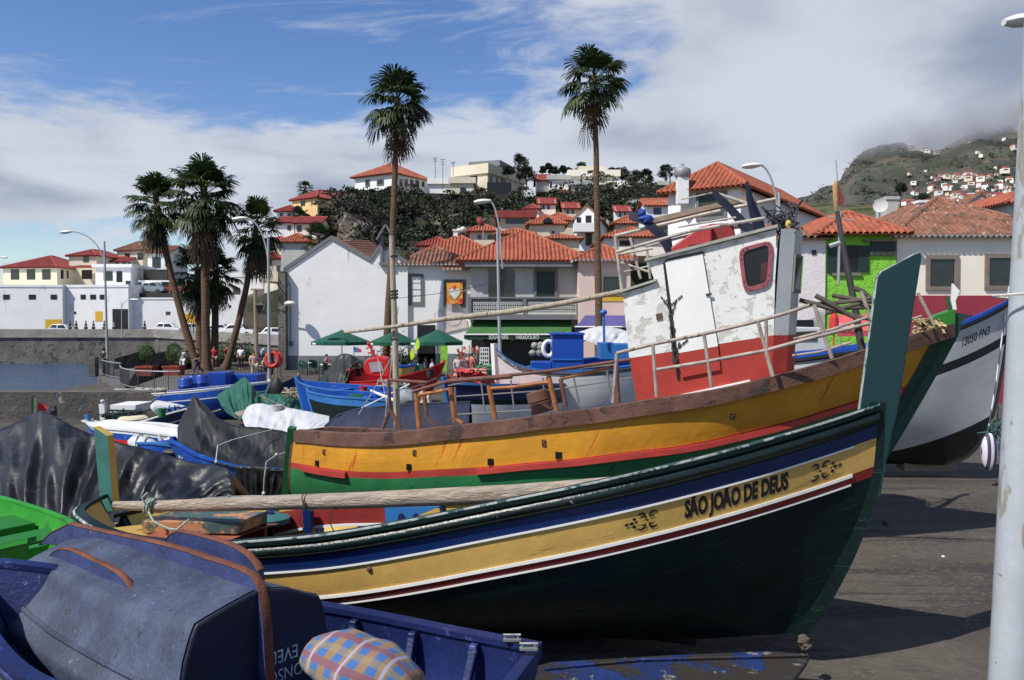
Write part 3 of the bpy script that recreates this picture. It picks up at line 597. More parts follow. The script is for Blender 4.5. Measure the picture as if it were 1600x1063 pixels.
for x, y0, y1, D, lb in ((680, 246, 285, 126, 'thin aerial mast right of the white villa'), (692, 248, 305, 124, 'tall dark aerial mast by the low white block'), (708, 253, 275, 126, 'short aerial mast beside the cream flat roofed house'), (707, 318, 375, 84, 'aerial pole with crossbars against the dark hillside'), (647, 378, 400, 70, 'small aerial on the old tiled roof'), (1047, 262, 290, 60, 'thin aerial mast left of the large white house')):
    b = MB(); p, q = pt(x, y1, D), pt(x, y0, D); b.tube([p, q], .045, 6)
    for k, wd in ((.97, .9), (.90, .7), (.83, .5)): c = lerp(p, q, k); b.tube([c-V((wd/2, .1, 0)), c+V((wd/2, .1, .05))], .03, 5)
    tag(b.build('aerial', M['iron']), lb, 'aerial')
# --- waterfront row
DG = 60
# white gable house: front facing gable with cut-away valley and second rise
t = thing('gable_house', 'big white windowless gable wall with dark slate edge and grey plinth', 'house', (gx(530, DG), DG, GB))
out = [(443, 585), (443, 424), (517, 374), (578, 409), (594, 386), (637, 413), (637, 585)]
b = MB(); b.prism([pt(x, y, DG) if y < 580 else V((gx(x, DG), DG, GB)) for x, y in out], (0, 9, 0)); b.build('wall', M['white'], t)
b = MB(); b.obox((gx(443, DG)-.02, DG-.05, GB), (gx(637, DG)-gx(443, DG)+.04, 0, 0), (0, .2, 0), (0, 0, gz(556, DG)-GB)); b.build('plinth', M['plinth'], t)
b = MB()
for (x0, y0), (x1, y1) in ((out[1], out[2]), (out[2], out[3]), (out[3], out[4]), (out[4], out[5])):
    p, q = pt(x0, y0, DG-.12), pt(x1, y1, DG-.12); b.prism([p, q, q+V((0, 0, .28)), p+V((0, 0, .28))], (0, .5, 0))
b.build('verge', M['plinth'], t)
b = MB(); roof_face(b, [pt(578, 409, DG)+V((0, .4, .25)), pt(578, 409, DG)+V((0, 8.8, .25)), pt(517, 374, DG)+V((0, 8.8, .25)), pt(517, 374, DG)+V((0, .4, .25))], .3, .1)
roof_face(b, [pt(443, 424, DG)+V((0, .4, .25)), pt(443, 424, DG)+V((0, 8.8, .25)), pt(517, 374, DG)+V((0, 8.8, .25)), pt(517, 374, DG)+V((0, .4, .25))], .3, .1); b.build('roof', [M['tileold']], t, smooth=True, angle=50)
p0 = pt(517, 374, DG); p1 = pt(578, 409, DG)
b = MB(); roof_face(b, [pt(595, 414, DG+.1), pt(522, 377, DG+.1), V((gx(524, DG+12), DG+11, gz(374, DG+12))), V((gx(592, DG+12), DG+11, gz(385, DG+12)))][::1], .3, .1); b.build('roof', [M['tileold']], t, smooth=True, angle=50)
b = MB()  # bell-cote frame between the gables
for x in (593.5, 608): p = pt(x, 413, DG-.3); b.obox(p, (.2, 0, 0), (0, .6, 0), (0, 0, gz(368, DG)-p.z))
b.obox(pt(592, 414, DG-.35), (gx(611, DG)-gx(592, DG), 0, 0), (0, .8, 0), (0, 0, .2)); b.bar(pt(589, 375, DG-.3), pt(603, 351, DG-.3), .5, .12); b.bar(pt(603, 351, DG-.3), pt(614, 372, DG-.3), .5, .12)
b.build('dormer', M['plinth'], t)
b = MB(); p = pt(434, 425, 59.4); b.obox((p.x, 59.4, GB), (gx(446, 59.4)-p.x, 0, 0), (0, 2.5, 0), (0, 0, gz(424, 59.4)-GB)); tag(b.build('buttress', M['stone']), 'tall dark stone pillar at the left edge of the white gable wall', 'pillar')
def walllamp(p, d, lb):
    t = thing('wall_lamp', lb, 'lamp', p); b = MB(); b.tube([p, p+d*.6+V((0, 0, .1)), p+d], .05, 6); b.build('bracket', M['steel'], t)
    b = MB(); b.ell(p+d*1.15+V((0, 0, .08)), (.42, .3, .2), 10, 6); b.build('lamp_head', M['lampw'], t, smooth=True)
walllamp(pt(438, 483, 59.3), V((.7, -.3, .28)), 'grey floodlight on the dark pillar at the left of the white gable wall')
b = MB(); b.box(pt(454.5, 537, DG-.12), (.25, .2, .35)); b.tube([pt(454, 533, DG-.08), pt(453.5, 446, DG-.08), pt(450, 441, DG-.08)], .03, 5)
tag(b.build('junction_box', M['gframe']), 'small grey junction box and cable on the white gable wall', 'junction box')
# white annexe with framed window and poster window
t, Q, inf = H('annexe_house', 'white house with weathered tile roof, a grey framed window and a red poster', (735, 60.3), 622, 737, 414, 388, 500, 'hip', tile='tileold', zb=GB, dep=9, over=.5, scal=True, wins=[('f', 623, 428, 662, 477, 'W'), ('f', 693, 437, 728, 481, 'S'), ('f', 652, 508, 680, 578, 'o')], plinth=('plinth', 1.2))
b = MB(); roof_face(b, [pt(690, 421, 59.6), pt(736, 421, 59.6), pt(733, 409, 61), pt(693, 409, 61)], .3, .1, white=1); b.build('porch_roof', [M['tileold'], M['mortar']], t, smooth=True, angle=50)
pm = mat('poster_print', (.62, .30, .04), .6, .35, 1.6, chip=((.50, .03, .03), .50, 1.8), chip2=((.75, .55, .08), .58, 2.6), bump=0)
b = MB(); b.prism([pt(698, 475, 59.9), pt(723, 475, 59.9), pt(723, 442, 59.9), pt(698, 442, 59.9)], (0, -.06, 0)); t_ = tag(b.build('poster', pm), 'red and yellow poster with a pale heart in the grey framed window', 'poster')
b = MB(); hp = [(0, -.42), (.36, 0), (.40, .2), (.28, .36), (.1, .34), (0, .22), (-.1, .34), (-.28, .36), (-.40, .2), (-.36, 0)]; c = pt(710.5, 459, 59.82)
b.prism([c+V((x*1.1, 0, z*1.1)) for x, z in hp], (0, -.02, 0)); b.build('heart', mat('pale_heart_print', (.55, .62, .55), .6, .2), t_)
b = MB(); c = pt(710, 492, 60.2); b.prism([c+V((cos(a)*.75-.1, -.02, sin(a)*.95+.1)) for a in [i*pi/8 for i in range(16)]], (0, -.02, 0)); b.prism([pt(695, 520, 60.22), pt(731, 512, 60.22), pt(728, 498, 60.22), pt(694, 504, 60.22)], (0, -.03, 0))
tag(b.build('wall_painting', mat('faded_wall_mural', (.50, .45, .44), .8, .2, 1.5, chip=((.62, .5, .42), .5, 2))), 'faded seashell mural under the poster window', 'mural')
# balcony house
DB = 52
t, Q, inf = H('balcony_house', 'grey house with large orange hip roof, patterned balcony and green awning', (905, DB), 735, 924, 409, 361, 500, 'hip', wall='grey', tile='tile', zb=GB, dep=10, over=.9, scal=False, wins=[('f', 763, 420, 804, 468, 'd'), ('f', 834, 420, 871, 468, 'S')], pitch=.27)
T = M['grey']; b = MB(); b.obox(Q(inf[0]-.3, -.85, inf[4]-.38), (inf[1]-inf[0]+.9, 0, 0), (0, .82, 0), (0, 0, .36)); b.build('soffit', M['plinth'], t)
b = MB(); z0 = gz(491, DB-1.2); z1 = gz(466.5, DB-1.2); y = DB-1.2; x0, x1 = gx(731, y), gx(906, y)
b.obox((x0, y, z0-.35), (x1-x0, 0, 0), (0, 1.19, 0), (0, 0, .33))
for x in (x0, gx(817, y), x1-.22): b.obox((x, y-.03, z0), (.22, 0, 0), (0, .2, 0), (0, 0, z1-z0))
b.obox((x0, y-.04, z1), (x1-x0, 0, 0), (0, .22, 0), (0, 0, .09)); bal = b.build('balcony', M['plinth'], t)
b = MB(); X = x0+.28
n = 46; st_ = (x1-x0-.5)/n
for i in range(n):
    c = V((x0+.3+st_*(i+.5), y+.06, 0))
    for z, s in ((z0+.16, 1), (z0+.42, 1), (z0+.68, 1)):
        if abs(c.x-gx(817, y)-.1) < .2: continue
        b.prism([c+V((-.5*st_, 0, z)), c+V((0, 0, z-.13)), c+V((.5*st_, 0, z)), c+V((.28*st_, 0, z+.02)), c+V((0, 0, z-.07)), c+V((-.28*st_, 0, z+.02))], (0, .05, 0))
        b.prism([c+V((-.5*st_, 0, z)), c+V((-.28*st_, 0, z-.02)), c+V((0, 0, z+.07)), c+V((.28*st_, 0, z-.02)), c+V((.5*st_, 0, z)), c+V((0, 0, z+.13))], (0, .05, 0))
b.obox((x0+.2, y+.06, z0+.01), (x1-x0-.4, 0, 0), (0, .05, 0), (0, 0, .12)); b.build('balustrade', M['wframe'], bal); b = MB(); b.obox((x0+.2, y+.12, z0+.13), (x1-x0-.4, 0, 0), (0, .03, 0), (0, 0, z1-z0-.14)); b.build('backing', M['plinth'], bal)
b = MB(); b.box((gx(904, DB-.06), DB-.08, 2.9), (.12, .12, 7)); b.build('drainpipe', M['plinth'], t)
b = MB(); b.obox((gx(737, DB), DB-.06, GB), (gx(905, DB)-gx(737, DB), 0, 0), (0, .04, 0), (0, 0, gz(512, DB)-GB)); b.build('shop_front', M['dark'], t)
def awning(lb, x0t, x1t, yt, x0b, x1b, yb, yv, D, D2, mt, text=()):
    t = thing('awning', lb, 'awning', pt((x0t+x1t)/2, yt, D)); b = MB()
    A, B_, C_, E_ = pt(x0t, yt, D), pt(x1t, yt, D), pt(x1b, yb, D2), pt(x0b, yb, D2)
    rows = []
    for i in range(7):
        s = i/6; p, q = lerp(A, E_, s), lerp(B_, C_, s); rows.append([lerp(p, q, j/24)+V((0, 0, -.06*sin(pi*s)+.02*sin(j*pi/4)*s)) for j in range(25)])
    b.grid(rows); b.grid([[p+V((0, 0, -.02)) for p in r] for r in rows][::-1]); b.build('canopy', M[mt], t, smooth=True)
    b = MB(); b.tube([E_, C_], .05, 8); b.build('front_bar', M['wframe'], t)
    v = gz(yv, D2); n = 40; b = MB()
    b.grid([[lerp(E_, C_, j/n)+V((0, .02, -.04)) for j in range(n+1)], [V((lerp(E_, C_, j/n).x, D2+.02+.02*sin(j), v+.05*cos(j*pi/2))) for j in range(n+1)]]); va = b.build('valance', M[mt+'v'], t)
    for s, px, py, sz in text:
        vs, fs = textmesh(s, 1, .008, .70); c = pt(px, py, D2-.03); b = MB(); k = sz/F*D2
        b.add([c+V((x*k, 0, z*k)) for x, z in vs], fs); b.build('lettering', M['wframe'], va)
    b = MB(); b.tube([lerp(A, B_, .06)+V((0, 0, -.3)), E_+V((.3, 0, 0))], .03, 5); b.tube([lerp(A, B_, .94)+V((0, 0, -.3)), C_+V((-.3, 0, 0))], .03, 5); b.build('arm', M['steel'], t)
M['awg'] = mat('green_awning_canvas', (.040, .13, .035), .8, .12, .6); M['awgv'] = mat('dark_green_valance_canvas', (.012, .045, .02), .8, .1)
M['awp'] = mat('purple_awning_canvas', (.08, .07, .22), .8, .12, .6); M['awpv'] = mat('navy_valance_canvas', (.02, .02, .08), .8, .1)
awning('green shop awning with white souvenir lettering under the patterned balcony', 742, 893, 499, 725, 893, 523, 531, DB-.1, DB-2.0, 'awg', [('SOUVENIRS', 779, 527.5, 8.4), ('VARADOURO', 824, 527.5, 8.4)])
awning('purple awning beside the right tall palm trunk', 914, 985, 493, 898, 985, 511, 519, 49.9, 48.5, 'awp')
# pink house, large white house, peeling house, green house, cream house
H('pink_house', 'pink house with red tile roof behind the fishing boat cabin', (985, 50), 905, 1062, 407, 384, 500, 'hip', wall='pink', zb=GB, dep=9, over=.4, flip=False, wins=[('f', 938, 428, 976, 462, 'w'), ('f', 938, 462, 976, 471, 'y')], scal=True, pitch=.27)
t, Q, inf = H('large_white_house', 'tall white house with orange hip roof and silver roof vent', (1156, 45), 1043, 1280, 292, 256, 500, 'hip', rot=35, zb=GB, over=.5, wins=[('f', 1088, 300, 1136, 344, 'S'), ('f', 1065, 470, 1090, 560, 'o')], pitch=.3, dep=None)
b = MB(); c = pt(1066, 296, 46.5); b.box(c+V((0, 0, -.1)), (.62, .62, 1.5)); ch = b.build('chimney', M['white'], t); b = MB(); b.lathe(c+V((0, 0, .66)), [(.35, 0), (.46, .1), (.5, .35), (.46, .5), (.25, .62), (.08, .7), (.08, .8)], 14); b.build('vent_cowl', mat('dull_metal', (.36, .36, .37), .6, .2, metal=.5, bump=.1), ch, smooth=True)
H('peeling_house', 'white house with peeling plaster and old brown tile roof beside the green house', (1289, 35.8), 1225, 1292, 372, 338, 500, 'shed', wall='whiteold', tile='tileold', zb=GB, dep=7, over=.3, wins=[('f', 1268, 391, 1275, 398, 'o'), ('f', 1240, 500, 1270, 560, 'o')])
t, Q, inf = H('green_house', 'lime green house with orange hip roof and dark open shutters', (1399, 35.9), 1289, 1400, 366, 332, 500, 'hip', wall='lime', zb=GB, dep=7, over=.5, wins=[('f', 1293, 384, 1309, 427, 's'), ('f', 1309, 383, 1340, 425, 'o'), ('f', 1340, 384, 1357, 425, 's'), ('f', 1359, 378, 1399, 393, 's')], pitch=.27)
b = MB(); p = pt(1301, 431, 35.8); b.obox(p, (gx(1346, 35.8)-p.x, 0, 0), (0, .2, 0), (0, 0, .12)); b.obox(pt(1359, 399, 35.8), (gx(1399, 35.8)-gx(1359, 35.8), 0, 0), (0, .12, 0), (0, 0, .16)); b.obox(pt(1351, 377.5, 35.7), (gx(1399, 35.7)-gx(1351, 35.7), 0, 0), (0, .15, 0), (0, 0, .10)); b.build('sill', M['brframe'], t)
H('cream_house', 'cream house with weathered brown tile roof and crimson lower wall', (1400, 36), 1400, 1660, 369, 311, 500, 'hip', wall='cream', tile='tileold', flip=True, zb=GB, dep=10, over=.35, scal=True, frame='brframe', wins=[('f', 1446, 399, 1497, 454, 'w'), ('f', 1538, 397, 1592, 453, 'w')], plinth=('crimson', gz(462, 36)-GB), chim=[(1436, 317, 1449, 352, 4)], pitch=.25)
H('right_edge_house', 'red tiled roof house at the right edge behind the cream house', (1660, 50), 1572, 1662, 318, 300, 400, 'hip', tile='tile', dep=8, wall='grey')
H('grey_back_house', 'pale house with a wide low gable behind the brown tile roof', (1560, 90), 1500, 1561, 322, 306, 345, 'gablef', tile='tileold', wall='grey', dep=3)
H('small_back_house', 'small house with a deep red roof left of the wide low gable', (1486, 95), 1458, 1487, 320, 311, 345, 'hip', tile='tiled', wall='beige', dep=3)
H('block_house', 'pale grey block with dark trees behind the green house roof', (1402, 80), 1384, 1403, 312, 310, 345, 'flat', wall='grey', dep=2.5, over=.1)
H('little_white_house', 'little white cottage with two windows and red roof behind the green house', (1433, 90), 1411, 1434, 331, 327, 345, 'gable', tile='tiled', dep=5, wins=[('f', 1414, 333, 1418, 338, 'd'), ('f', 1424, 333, 1429, 338, 'd')])
b = MB(); c = pt(1376, 322, 60); b.lathe(c, [(0, 0), (.3, .03), (.5, .10), (.53, .13), (.5, .08), (.3, .0), (0, -.03)], 18, (-.5, -.8, .2)); t_ = thing('satellite_dish', 'large grey satellite dish above the orange roof of the green house', 'satellite dish', c); b.build('dish', M['grey'], t_); b = MB(); b.tube([c+V((0, .1, 0)), c+V((0, .2, -2.4))], .05, 6); b.build('bracket', M['steel'], t_)
# --- tiny far houses on the mountain and on the terraces
random.seed(21); protos = []
for k, (wm_, rm) in enumerate((('white', 'tiled'), ('cream', 'tile'), ('white', 'grey'), ('beige', 'tile'))):
    t = thing('far_house', 'tiny pale house scattered on the far mountainside', 'house', (0, 0, 0), 'tiny houses on the mountainside')
    b = MB(); b.box((0, 0, 2), (10, 8, 8)); b.build('wall', M[wm_], t); b = MB()
    if k == 2: b.box((0, 0, 6.15), (10.4, 8.4, .3))
    else: b.loft([[V((-5.6, -4.6, 6)), V((5.6, -4.6, 6)), V((5.6, 4.6, 6)), V((-5.6, 4.6, 6))], [V((-2, -.2, 8.4)), V((2, -.2, 8.4)), V((2, .2, 8.4)), V((-2, .2, 8.4))]])
    b.build('roof', M[rm], t); b = MB()
    b.box((0, -4.0, 3.2), (5.4, .2, 1.6))
    b.build('window', M['dark'], t); protos.append(t)
blobs = [(1400, 262, 1600, 300, 14, 0), (1410, 218, 1600, 245, 20, 1), (1330, 290, 1600, 335, 175, 2), (1430, 275, 1600, 315, 75, 3), (1285, 325, 1380, 345, 10, 4)]
nh = 0; used = set()
for x0, y0, x1, y1, n, _ in blobs:
    for i in range(n):
        px, py = random.uniform(x0, x1), random.uniform(y0, y1)
        if _ == 2: py = lerp(y1, y0, random.random()*((px-1320)/280))
        best = min((abs(proj(mountp(px, t/80))[1]-py), t/80) for t in range(1, 78))
        p = mountp(px, best[1]); k = random.randrange(4); s = random.uniform(.42, .95)*(.8+.5*best[1])
        if k not in used: o = protos[k]; used.add(k); o.location = p; o.rotation_euler = (0, 0, random.uniform(-.8, .8)); o.scale = (s,)*3
        else: dup(protos[k], None, p, random.uniform(-.8, .8), s)
# mountain shrubs / tree masses
random.seed(5); b = MB()
for i in range(2600):
    px = random.uniform(1250, 1700); t = random.uniform(.02, .95)
    if mn.noise(V((px*.03, t*6, 3))) < .0: continue
    tuft(b, mountp(px, t)+V((0, 0, 1)), random.uniform(4, 8), 6, lf=random.uniform(1.2, 2.4))
tag(b.build('mountain_scrub', M['tree']), 'dark scrub and tree patches on the far mountain', 'scrub', kind='stuff')
# ---------------------------------------------------------------- palms
def fan(b, root, d, pet, fr, droop, nl=22, wd=.046):
    d = d.normalized(); s = d.cross(V((0, 0, 1)));
    s = s.normalized() if s.length > .05 else V((1, 0, 0)); up = s.cross(d).normalized()
    pts = [root, root+d*pet*.5+V((0, 0, .02)), root+d*pet+V((0, 0, -droop*pet*.12))]
    b.bar(pts[0], pts[1], .05, .03); b.bar(pts[1], pts[2], .045, .03)
    h = pts[2]; d2 = (d+V((0, 0, -droop*.35))).normalized(); up = s.cross(d2).normalized()
    for i in range(nl):
        a = lerp(-1.95, 1.95, i/(nl-1))+random.gauss(0, .04); l = fr*(.62+.38*cos(a*.75))*random.uniform(.88, 1.05)
        dl = (d2*cos(a)+s*sin(a)).normalized(); w_ = up.cross(dl).normalized()*fr*wd
        p0 = h; p1 = h+dl*l*.55+up*fr*.05; p2 = h+dl*l*.85-V((0, 0, l*.10*(1+droop))); p3 = h+dl*l*.98-V((0, 0, l*.25*(1+droop*.6)))+V((random.gauss(0, .04), 0, 0))*fr
        f = up*fr*.02
        b.add([p0, p1-w_+f, p1+w_-f*0, p2-w_*.8, p2+w_*.8, p3], [(0, 1, 2), (1, 3, 4, 2), (3, 5, 4)])
def palm(label, base, top, R, seed, r0=.34, r1=.20, n=36, skirt=16, bend=0, tall=.5, group='palms'):
    random.seed(seed); base, top = V(base), V(top)
    t = thing('palm_tree', label, 'palm tree', base)
    pts = []; rs = []
    for i in range(17):
        s = i/16; p = lerp(base, top, s)+V((bend*sin(pi*s), 0, 0))+V((.05*mn.noise(V((s*6, seed, 0))), 0, 0)); pts.append(p); rs.append(lerp(r0, r1, min(1, s*1.3))*(1+.08*mn.noise(V((s*30, seed, 1))))+(.12 if i == 0 else 0))
    b = MB(); b.tube(pts, rs, 10); b.build('trunk', M['trunk'], t, smooth=True)
    b = MB(); ga = pi*(3-sqrt(5))
    for k in range(n):
        s = k/n; e = lerp(1.4, -.72, s**.85)+random.gauss(0, .12); a = ga*k+random.gauss(0, .15)
        d = V((cos(a)*cos(e), sin(a)*cos(e), sin(e))); pet = R*random.uniform(.38, .64)*(1 if s > .15 else .75)
        fan(b, top+V((0, 0, -s*R*tall)), d, pet, R*random.uniform(.42, .56), max(0, .9-e)*.5)
    b.build('crown', M['leafg'], t)
    b = MB()
    for k in range(skirt):
        a = ga*k; e = random.uniform(-1.45, -.95); d = V((cos(a)*cos(e), sin(a)*cos(e), sin(e)))
        fan(b, top+V((0, 0, -R*(tall+random.uniform(-.2, .35)))), d, R*random.uniform(.3, .7), R*random.uniform(.38, .5), 1.4, 13, .04)
    for k in range(skirt*2):   # hanging fibres along the trunk
        a = random.uniform(0, 6.28); z = -R*random.uniform(.3, 1.25); p = top+V((cos(a)*.25, sin(a)*.25, z)); q = p+V((cos(a)*.35, sin(a)*.35, -R*random.uniform(.2, .45)))
        b.bar(p, q, .08, .02)
    b.build('dead_fronds', M['leafd'], t)
    return t
def pz(px, D): return V((gx(px, D), D, GB))
palm('tall slender palm behind the boat mast, in front of the white gable', pz(601, 58), pt(621, 153, 57.5), 2.7, 1, .29, .20, 46, 13, .10, tall=.30)
palm('tall slender palm in front of the pink house and the purple awning', pz(936, 47), pt(928, 118, 47), 2.25, 2, .25, .16, 42, 8, .06, tall=.30)
palm('leftmost palm of the clump with its trunk leaning left', pz(309, 60), pt(243, 305, 60), 2.3, 3, .30, .21, 54, 26, -.3, tall=.6)
palm('tallest thick palm in the middle of the clump on the quay', pz(322, 59), pt(318, 290, 59), 3.0, 4, .35, .26, 60, 34, tall=.6)
palm('palm with brown skirt leaning right at the right of the clump', pz(352, 61), pt(402, 345, 61), 2.3, 5, .28, .2, 42, 40, .25, tall=.6)
palm('short palm low in the clump behind the thick trunk', pz(313, 63), pt(308, 418, 63), 2.5, 6, .33, .24, 40, 10)
palm('second short palm low in the clump, right of the thick trunk', pz(334, 64), pt(338, 420, 64), 2.2, 7, .32, .24, 36, 10)
palm('small palm silhouetted against the sky above the yellow villa roof', (gx(477, 118), 118, gz(306, 118)), pt(477, 293, 118), 1.5, 8, .25, .2, 30, 0)
palm('bushy palm in front of the yellow villa', (gx(467, 104), 104, gz(350, 104)), pt(467, 337, 104), 1.7, 9, .25, .2, 34, 4)
palm('dark bushy palm low on the hill left of the gable peak', (gx(497, 90), 90, gz(410, 90)), pt(497, 368, 90), 2.1, 10, .3, .2, 40, 8)
palm('palm behind the white terrace house on the hill crest', (gx(908, 135), 135, gz(285, 135)), pt(908, 262, 135), 1.5, 12, .25, .2, 30, 0)
# ---------------------------------------------------------------- trees
def tree(label, base, h, r, seed, kind='broadleaf_tree', tall=1.0, n=11, lf=.38):
    random.seed(seed); base = V(base); t = thing(kind, label, 'tree', base); b = MB(); cl = []
    top = base+V((random.gauss(0, .2), 0, h*.75)); b.tube([base, lerp(base, top, .5)+V((.1, 0, 0)), top], [h*.035, h*.025, h*.01], 7)
    for k in range(n):
        a = k*2.4; e = random.uniform(-.5, 1.4); c = base+V((0, 0, h-r*tall*.9))+V((cos(a)*cos(e)*r*.75, sin(a)*cos(e)*r*.6, sin(e)*r*.8*tall)); cl.append(c)
        b.tube([lerp(base, top, random.uniform(.4, .9)), c], [h*.014, h*.005], 5)
    b.build('trunk', M['bark'], t); b = MB()
    for c in cl:
        q = r*random.uniform(.3, .5)
        for i in range(70):
            d = V((random.gauss(0, 1), random.gauss(0, 1), random.gauss(0, 1))).normalized()*q*random.uniform(.55, 1.05); tuft(b, c+d, lf, 2)
    b.build('crown', M['tree'], t)
for i, (x, yt, yb, rr, D, lb, tl) in enumerate([(812, 245, 300, 15, 128, 'large branching tree behind the cream flat roofed house', 1.2), (793, 262, 290, 7, 129, 'small tree close beside the cream flat roofed house', 1), (822, 262, 300, 14, 124, 'dark tree between the cream house and the shacks', 1),
        (857, 256, 282, 5, 130, 'slim pointed tree, tallest of the row behind the shacks', 2), (848, 262, 280, 4, 131, 'leftmost small tree of the row behind the shacks', 1.4), (868, 262, 280, 4.5, 131, 'third small tree of the row behind the shacks', 1.4), (879, 261, 280, 4.5, 131, 'fourth small tree of the row behind the shacks', 1.4), (888, 264, 280, 4.5, 132, 'rightmost small tree of the row behind the shacks', 1.2),
        (955, 265, 290, 10, 135, 'round dark tree just left of the hilltop tree group', 1), (970, 264, 290, 12, 134, 'wide dark tree right of the white terrace house', 1), (992, 270, 298, 11, 132, 'middle dark tree on the right part of the crest', 1), (1008, 268, 298, 11, 131, 'broad dark tree on the crest above the terrace wall', 1), (1039, 261, 298, 11, 130, 'dark tree left of the silver roof vent', 1.1),
        (1405, 288, 330, 9, 150, 'dark round tree above the pale grey block house', 1.1), (1440, 306, 335, 11, 140, 'dark low tree behind the square white chimney', .8), (1465, 313, 335, 8, 120, 'small tree beside the deep red roofed house', .8)]):
    z = gz(yb, D); h = gz(yt, D)-z; tree(lb, (gx(x, D), D, z), h, rr/F*D, 40+i, tall=tl, lf=.32)
# ---------------------------------------------------------------- street lamps
def lamp(label, base, top, head, rpole=.085, arm0=None):
    t = thing('street_lamp', label, 'street lamp', base); base, top, head = V(base), V(top), V(head); b = MB()
    b.tube([base, base+V((0, 0, .6)), lerp(base, top, .5), top], [rpole*1.5, rpole*1.2, rpole, rpole*.8], 10); b.build('pole', M['steel'], t, smooth=True)
    s = arm0 or lerp(base, top, .78); d = head-s; b = MB()
    b.tube([s+V((.05, 0, 0))]+[V((s.x+d.x*(1-cos(q*pi/2)), s.y+d.y*q, s.z+d.z*sin(q*pi/2))) for q in [i/9 for i in range(1, 10)]], rpole*.55, 7); b.build('arm', M['steel'], t, smooth=True)
    b = MB(); dx = -1 if d.x < 0 else 1; dh = V((d.x, d.y, 0)).normalized(); rings = []
    for s_, w_, h_ in ((-.1, .06, .05), (.05, .13, .10), (.3, .20, .14), (.55, .19, .13), (.75, .10, .07)):
        c = head+dh*s_*1.1+V((0, 0, -.10*s_)); n_ = V((-dh.y, dh.x, 0)); rings.append([c+n_*w_*cos(a)+V((0, 0, h_*sin(a))) for a in [2*pi*i/10 for i in range(10)]])
    b.loft(rings); b.build('lamp_head', M['lampw'], t, smooth=True)
lamp('street lamp with curved arm at the corner of the quay by the water', pz(167, 60), pt(163, 377, 60), pt(111, 362, 60))
lamp('street lamp in front of the palm clump beside the life ring', pz(420, 50), pt(419, 372, 50), pt(384, 341, 50))
lamp('street lamp in front of the balcony house', pz(782, 44), pt(777, 357, 44), pt(764, 314, 44), arm0=pt(784, 420, 44))
lamp('street lamp with curved arm in front of the big white house roof', pz(1219, 37), pt(1217, 301, 37), pt(1187, 258, 37))
lamp('lamp with its head just inside the top right corner', (gx(1705, 17), 17, -.5), pt(1705, 60, 17), pt(1630, 29, 17), rpole=.08)
lamp('low lamp head standing in front of the long white harbour wall', (gx(190, 88), 88, .6), pt(190, 472, 88), pt(205, 468, 88), rpole=.05)
lamp('tiny street lamp at the far left edge above the harbour', (gx(-12, 100), 100, .6), pt(-12, 404, 100), pt(2, 402, 100), rpole=.05)
# near pole at the right edge
t = thing('lamp_post', 'thick pale grey painted post standing close at the right edge', 'post', (pt(1580, 1063, 4.9).x, 4.9, 0)); b = MB()
pm_ = mat('pale_blue_grey_post_paint', (.37, .40, .43), .35, .08, 3, chip=((.26, .24, .20), .60, 3, (3, 3, .8)), chip2=((.16, .11, .07), .675, 11), bump=.05)
p0, p1 = pt(1580, 1063, 4.85), pt(1634, 0, 4.85); ax = (p1-p0); p00 = p0+ax*((0-p0.z)/ax.z); p11 = p1+ax*.7
b.tube([p00, p0, p1, p11], [.128, .124, .105, .09], 28); b.build('shaft', pm_, t, smooth=True)
b = MB(); b.lathe(p00, [(.22, 0), (.22, .03), (.135, .04), (.135, .1)], 20); b.build('base_plate', pm_, t); b = MB()
c = lerp(p0, p1, .40); b.ell(c+V((.0, -.122, .0)), (.022, .02, .022), 8, 6); b.build('bolt', M['steel'], t, smooth=True)
b = MB(); c = pt(1590, 462, 4.85); b.tube([c+V((cos(a)*.128, sin(a)*.128, .006*a-.02)) for a in [i*2*pi/20 for i in range(21)]], .008, 6); b.build('cord', mat('pale_cord', (.5, .48, .42), .8), t, smooth=True)
# small spikes: square pillar lanterns, wooden poles near the palms
b = MB(); p = pz(401, 56); b.tube([p, V((gx(399, 56), 56, gz(452, 56)))], [.16, .13], 8); b.obox(V((gx(393, 56), 55.9, gz(454, 56))), (gx(411, 56)-gx(393, 56), 0, 0), (0, .3, 0), (0, 0, .12)); tag(b.build('wooden_pole', M['wood'], smooth=False), 'weathered wooden pole with a flat crosspiece right of the palm clump', 'pole')
def lantern(c, lb, base=None):
    t = thing('lantern', lb, 'lantern', c); b = MB(); s = .28
    b.loft([[c+V((x*s*q, y*s*q, z)) for x, y in ((-1, -1), (1, -1), (1, 1), (-1, 1))] for q, z in ((.5, 0), (.9, .55))]); b.build('glass', M['pane'], t)
    b = MB(); b.loft([[c+V((x*s*q, y*s*q, z)) for x, y in ((-1, -1), (1, -1), (1, 1), (-1, 1))] for q, z in ((1.1, .56), (.3, .75), (.2, .9))])
    for x, y in ((-1, -1), (1, -1), (1, 1), (-1, 1)): b.bar(c+V((x*s*.5, y*s*.5, 0)), c+V((x*s*.92, y*s*.92, .56)), .04, .04)
    b.box(c+V((0, 0, -.04)), (.34, .34, .08))
    if base: b.tube([c+V((0, 0, -.05)), c+V(base)], .04, 6)
    b.build('frame', M['iron'], t)
lantern(pt(407.5, 490, 55), 'old iron lantern hanging left of the dark stone pillar', (.9, 1.5, .3))
lantern(pt(1362, 458, 37.2), 'old iron lantern on the lime green house wall', (.2, .7, -.1))
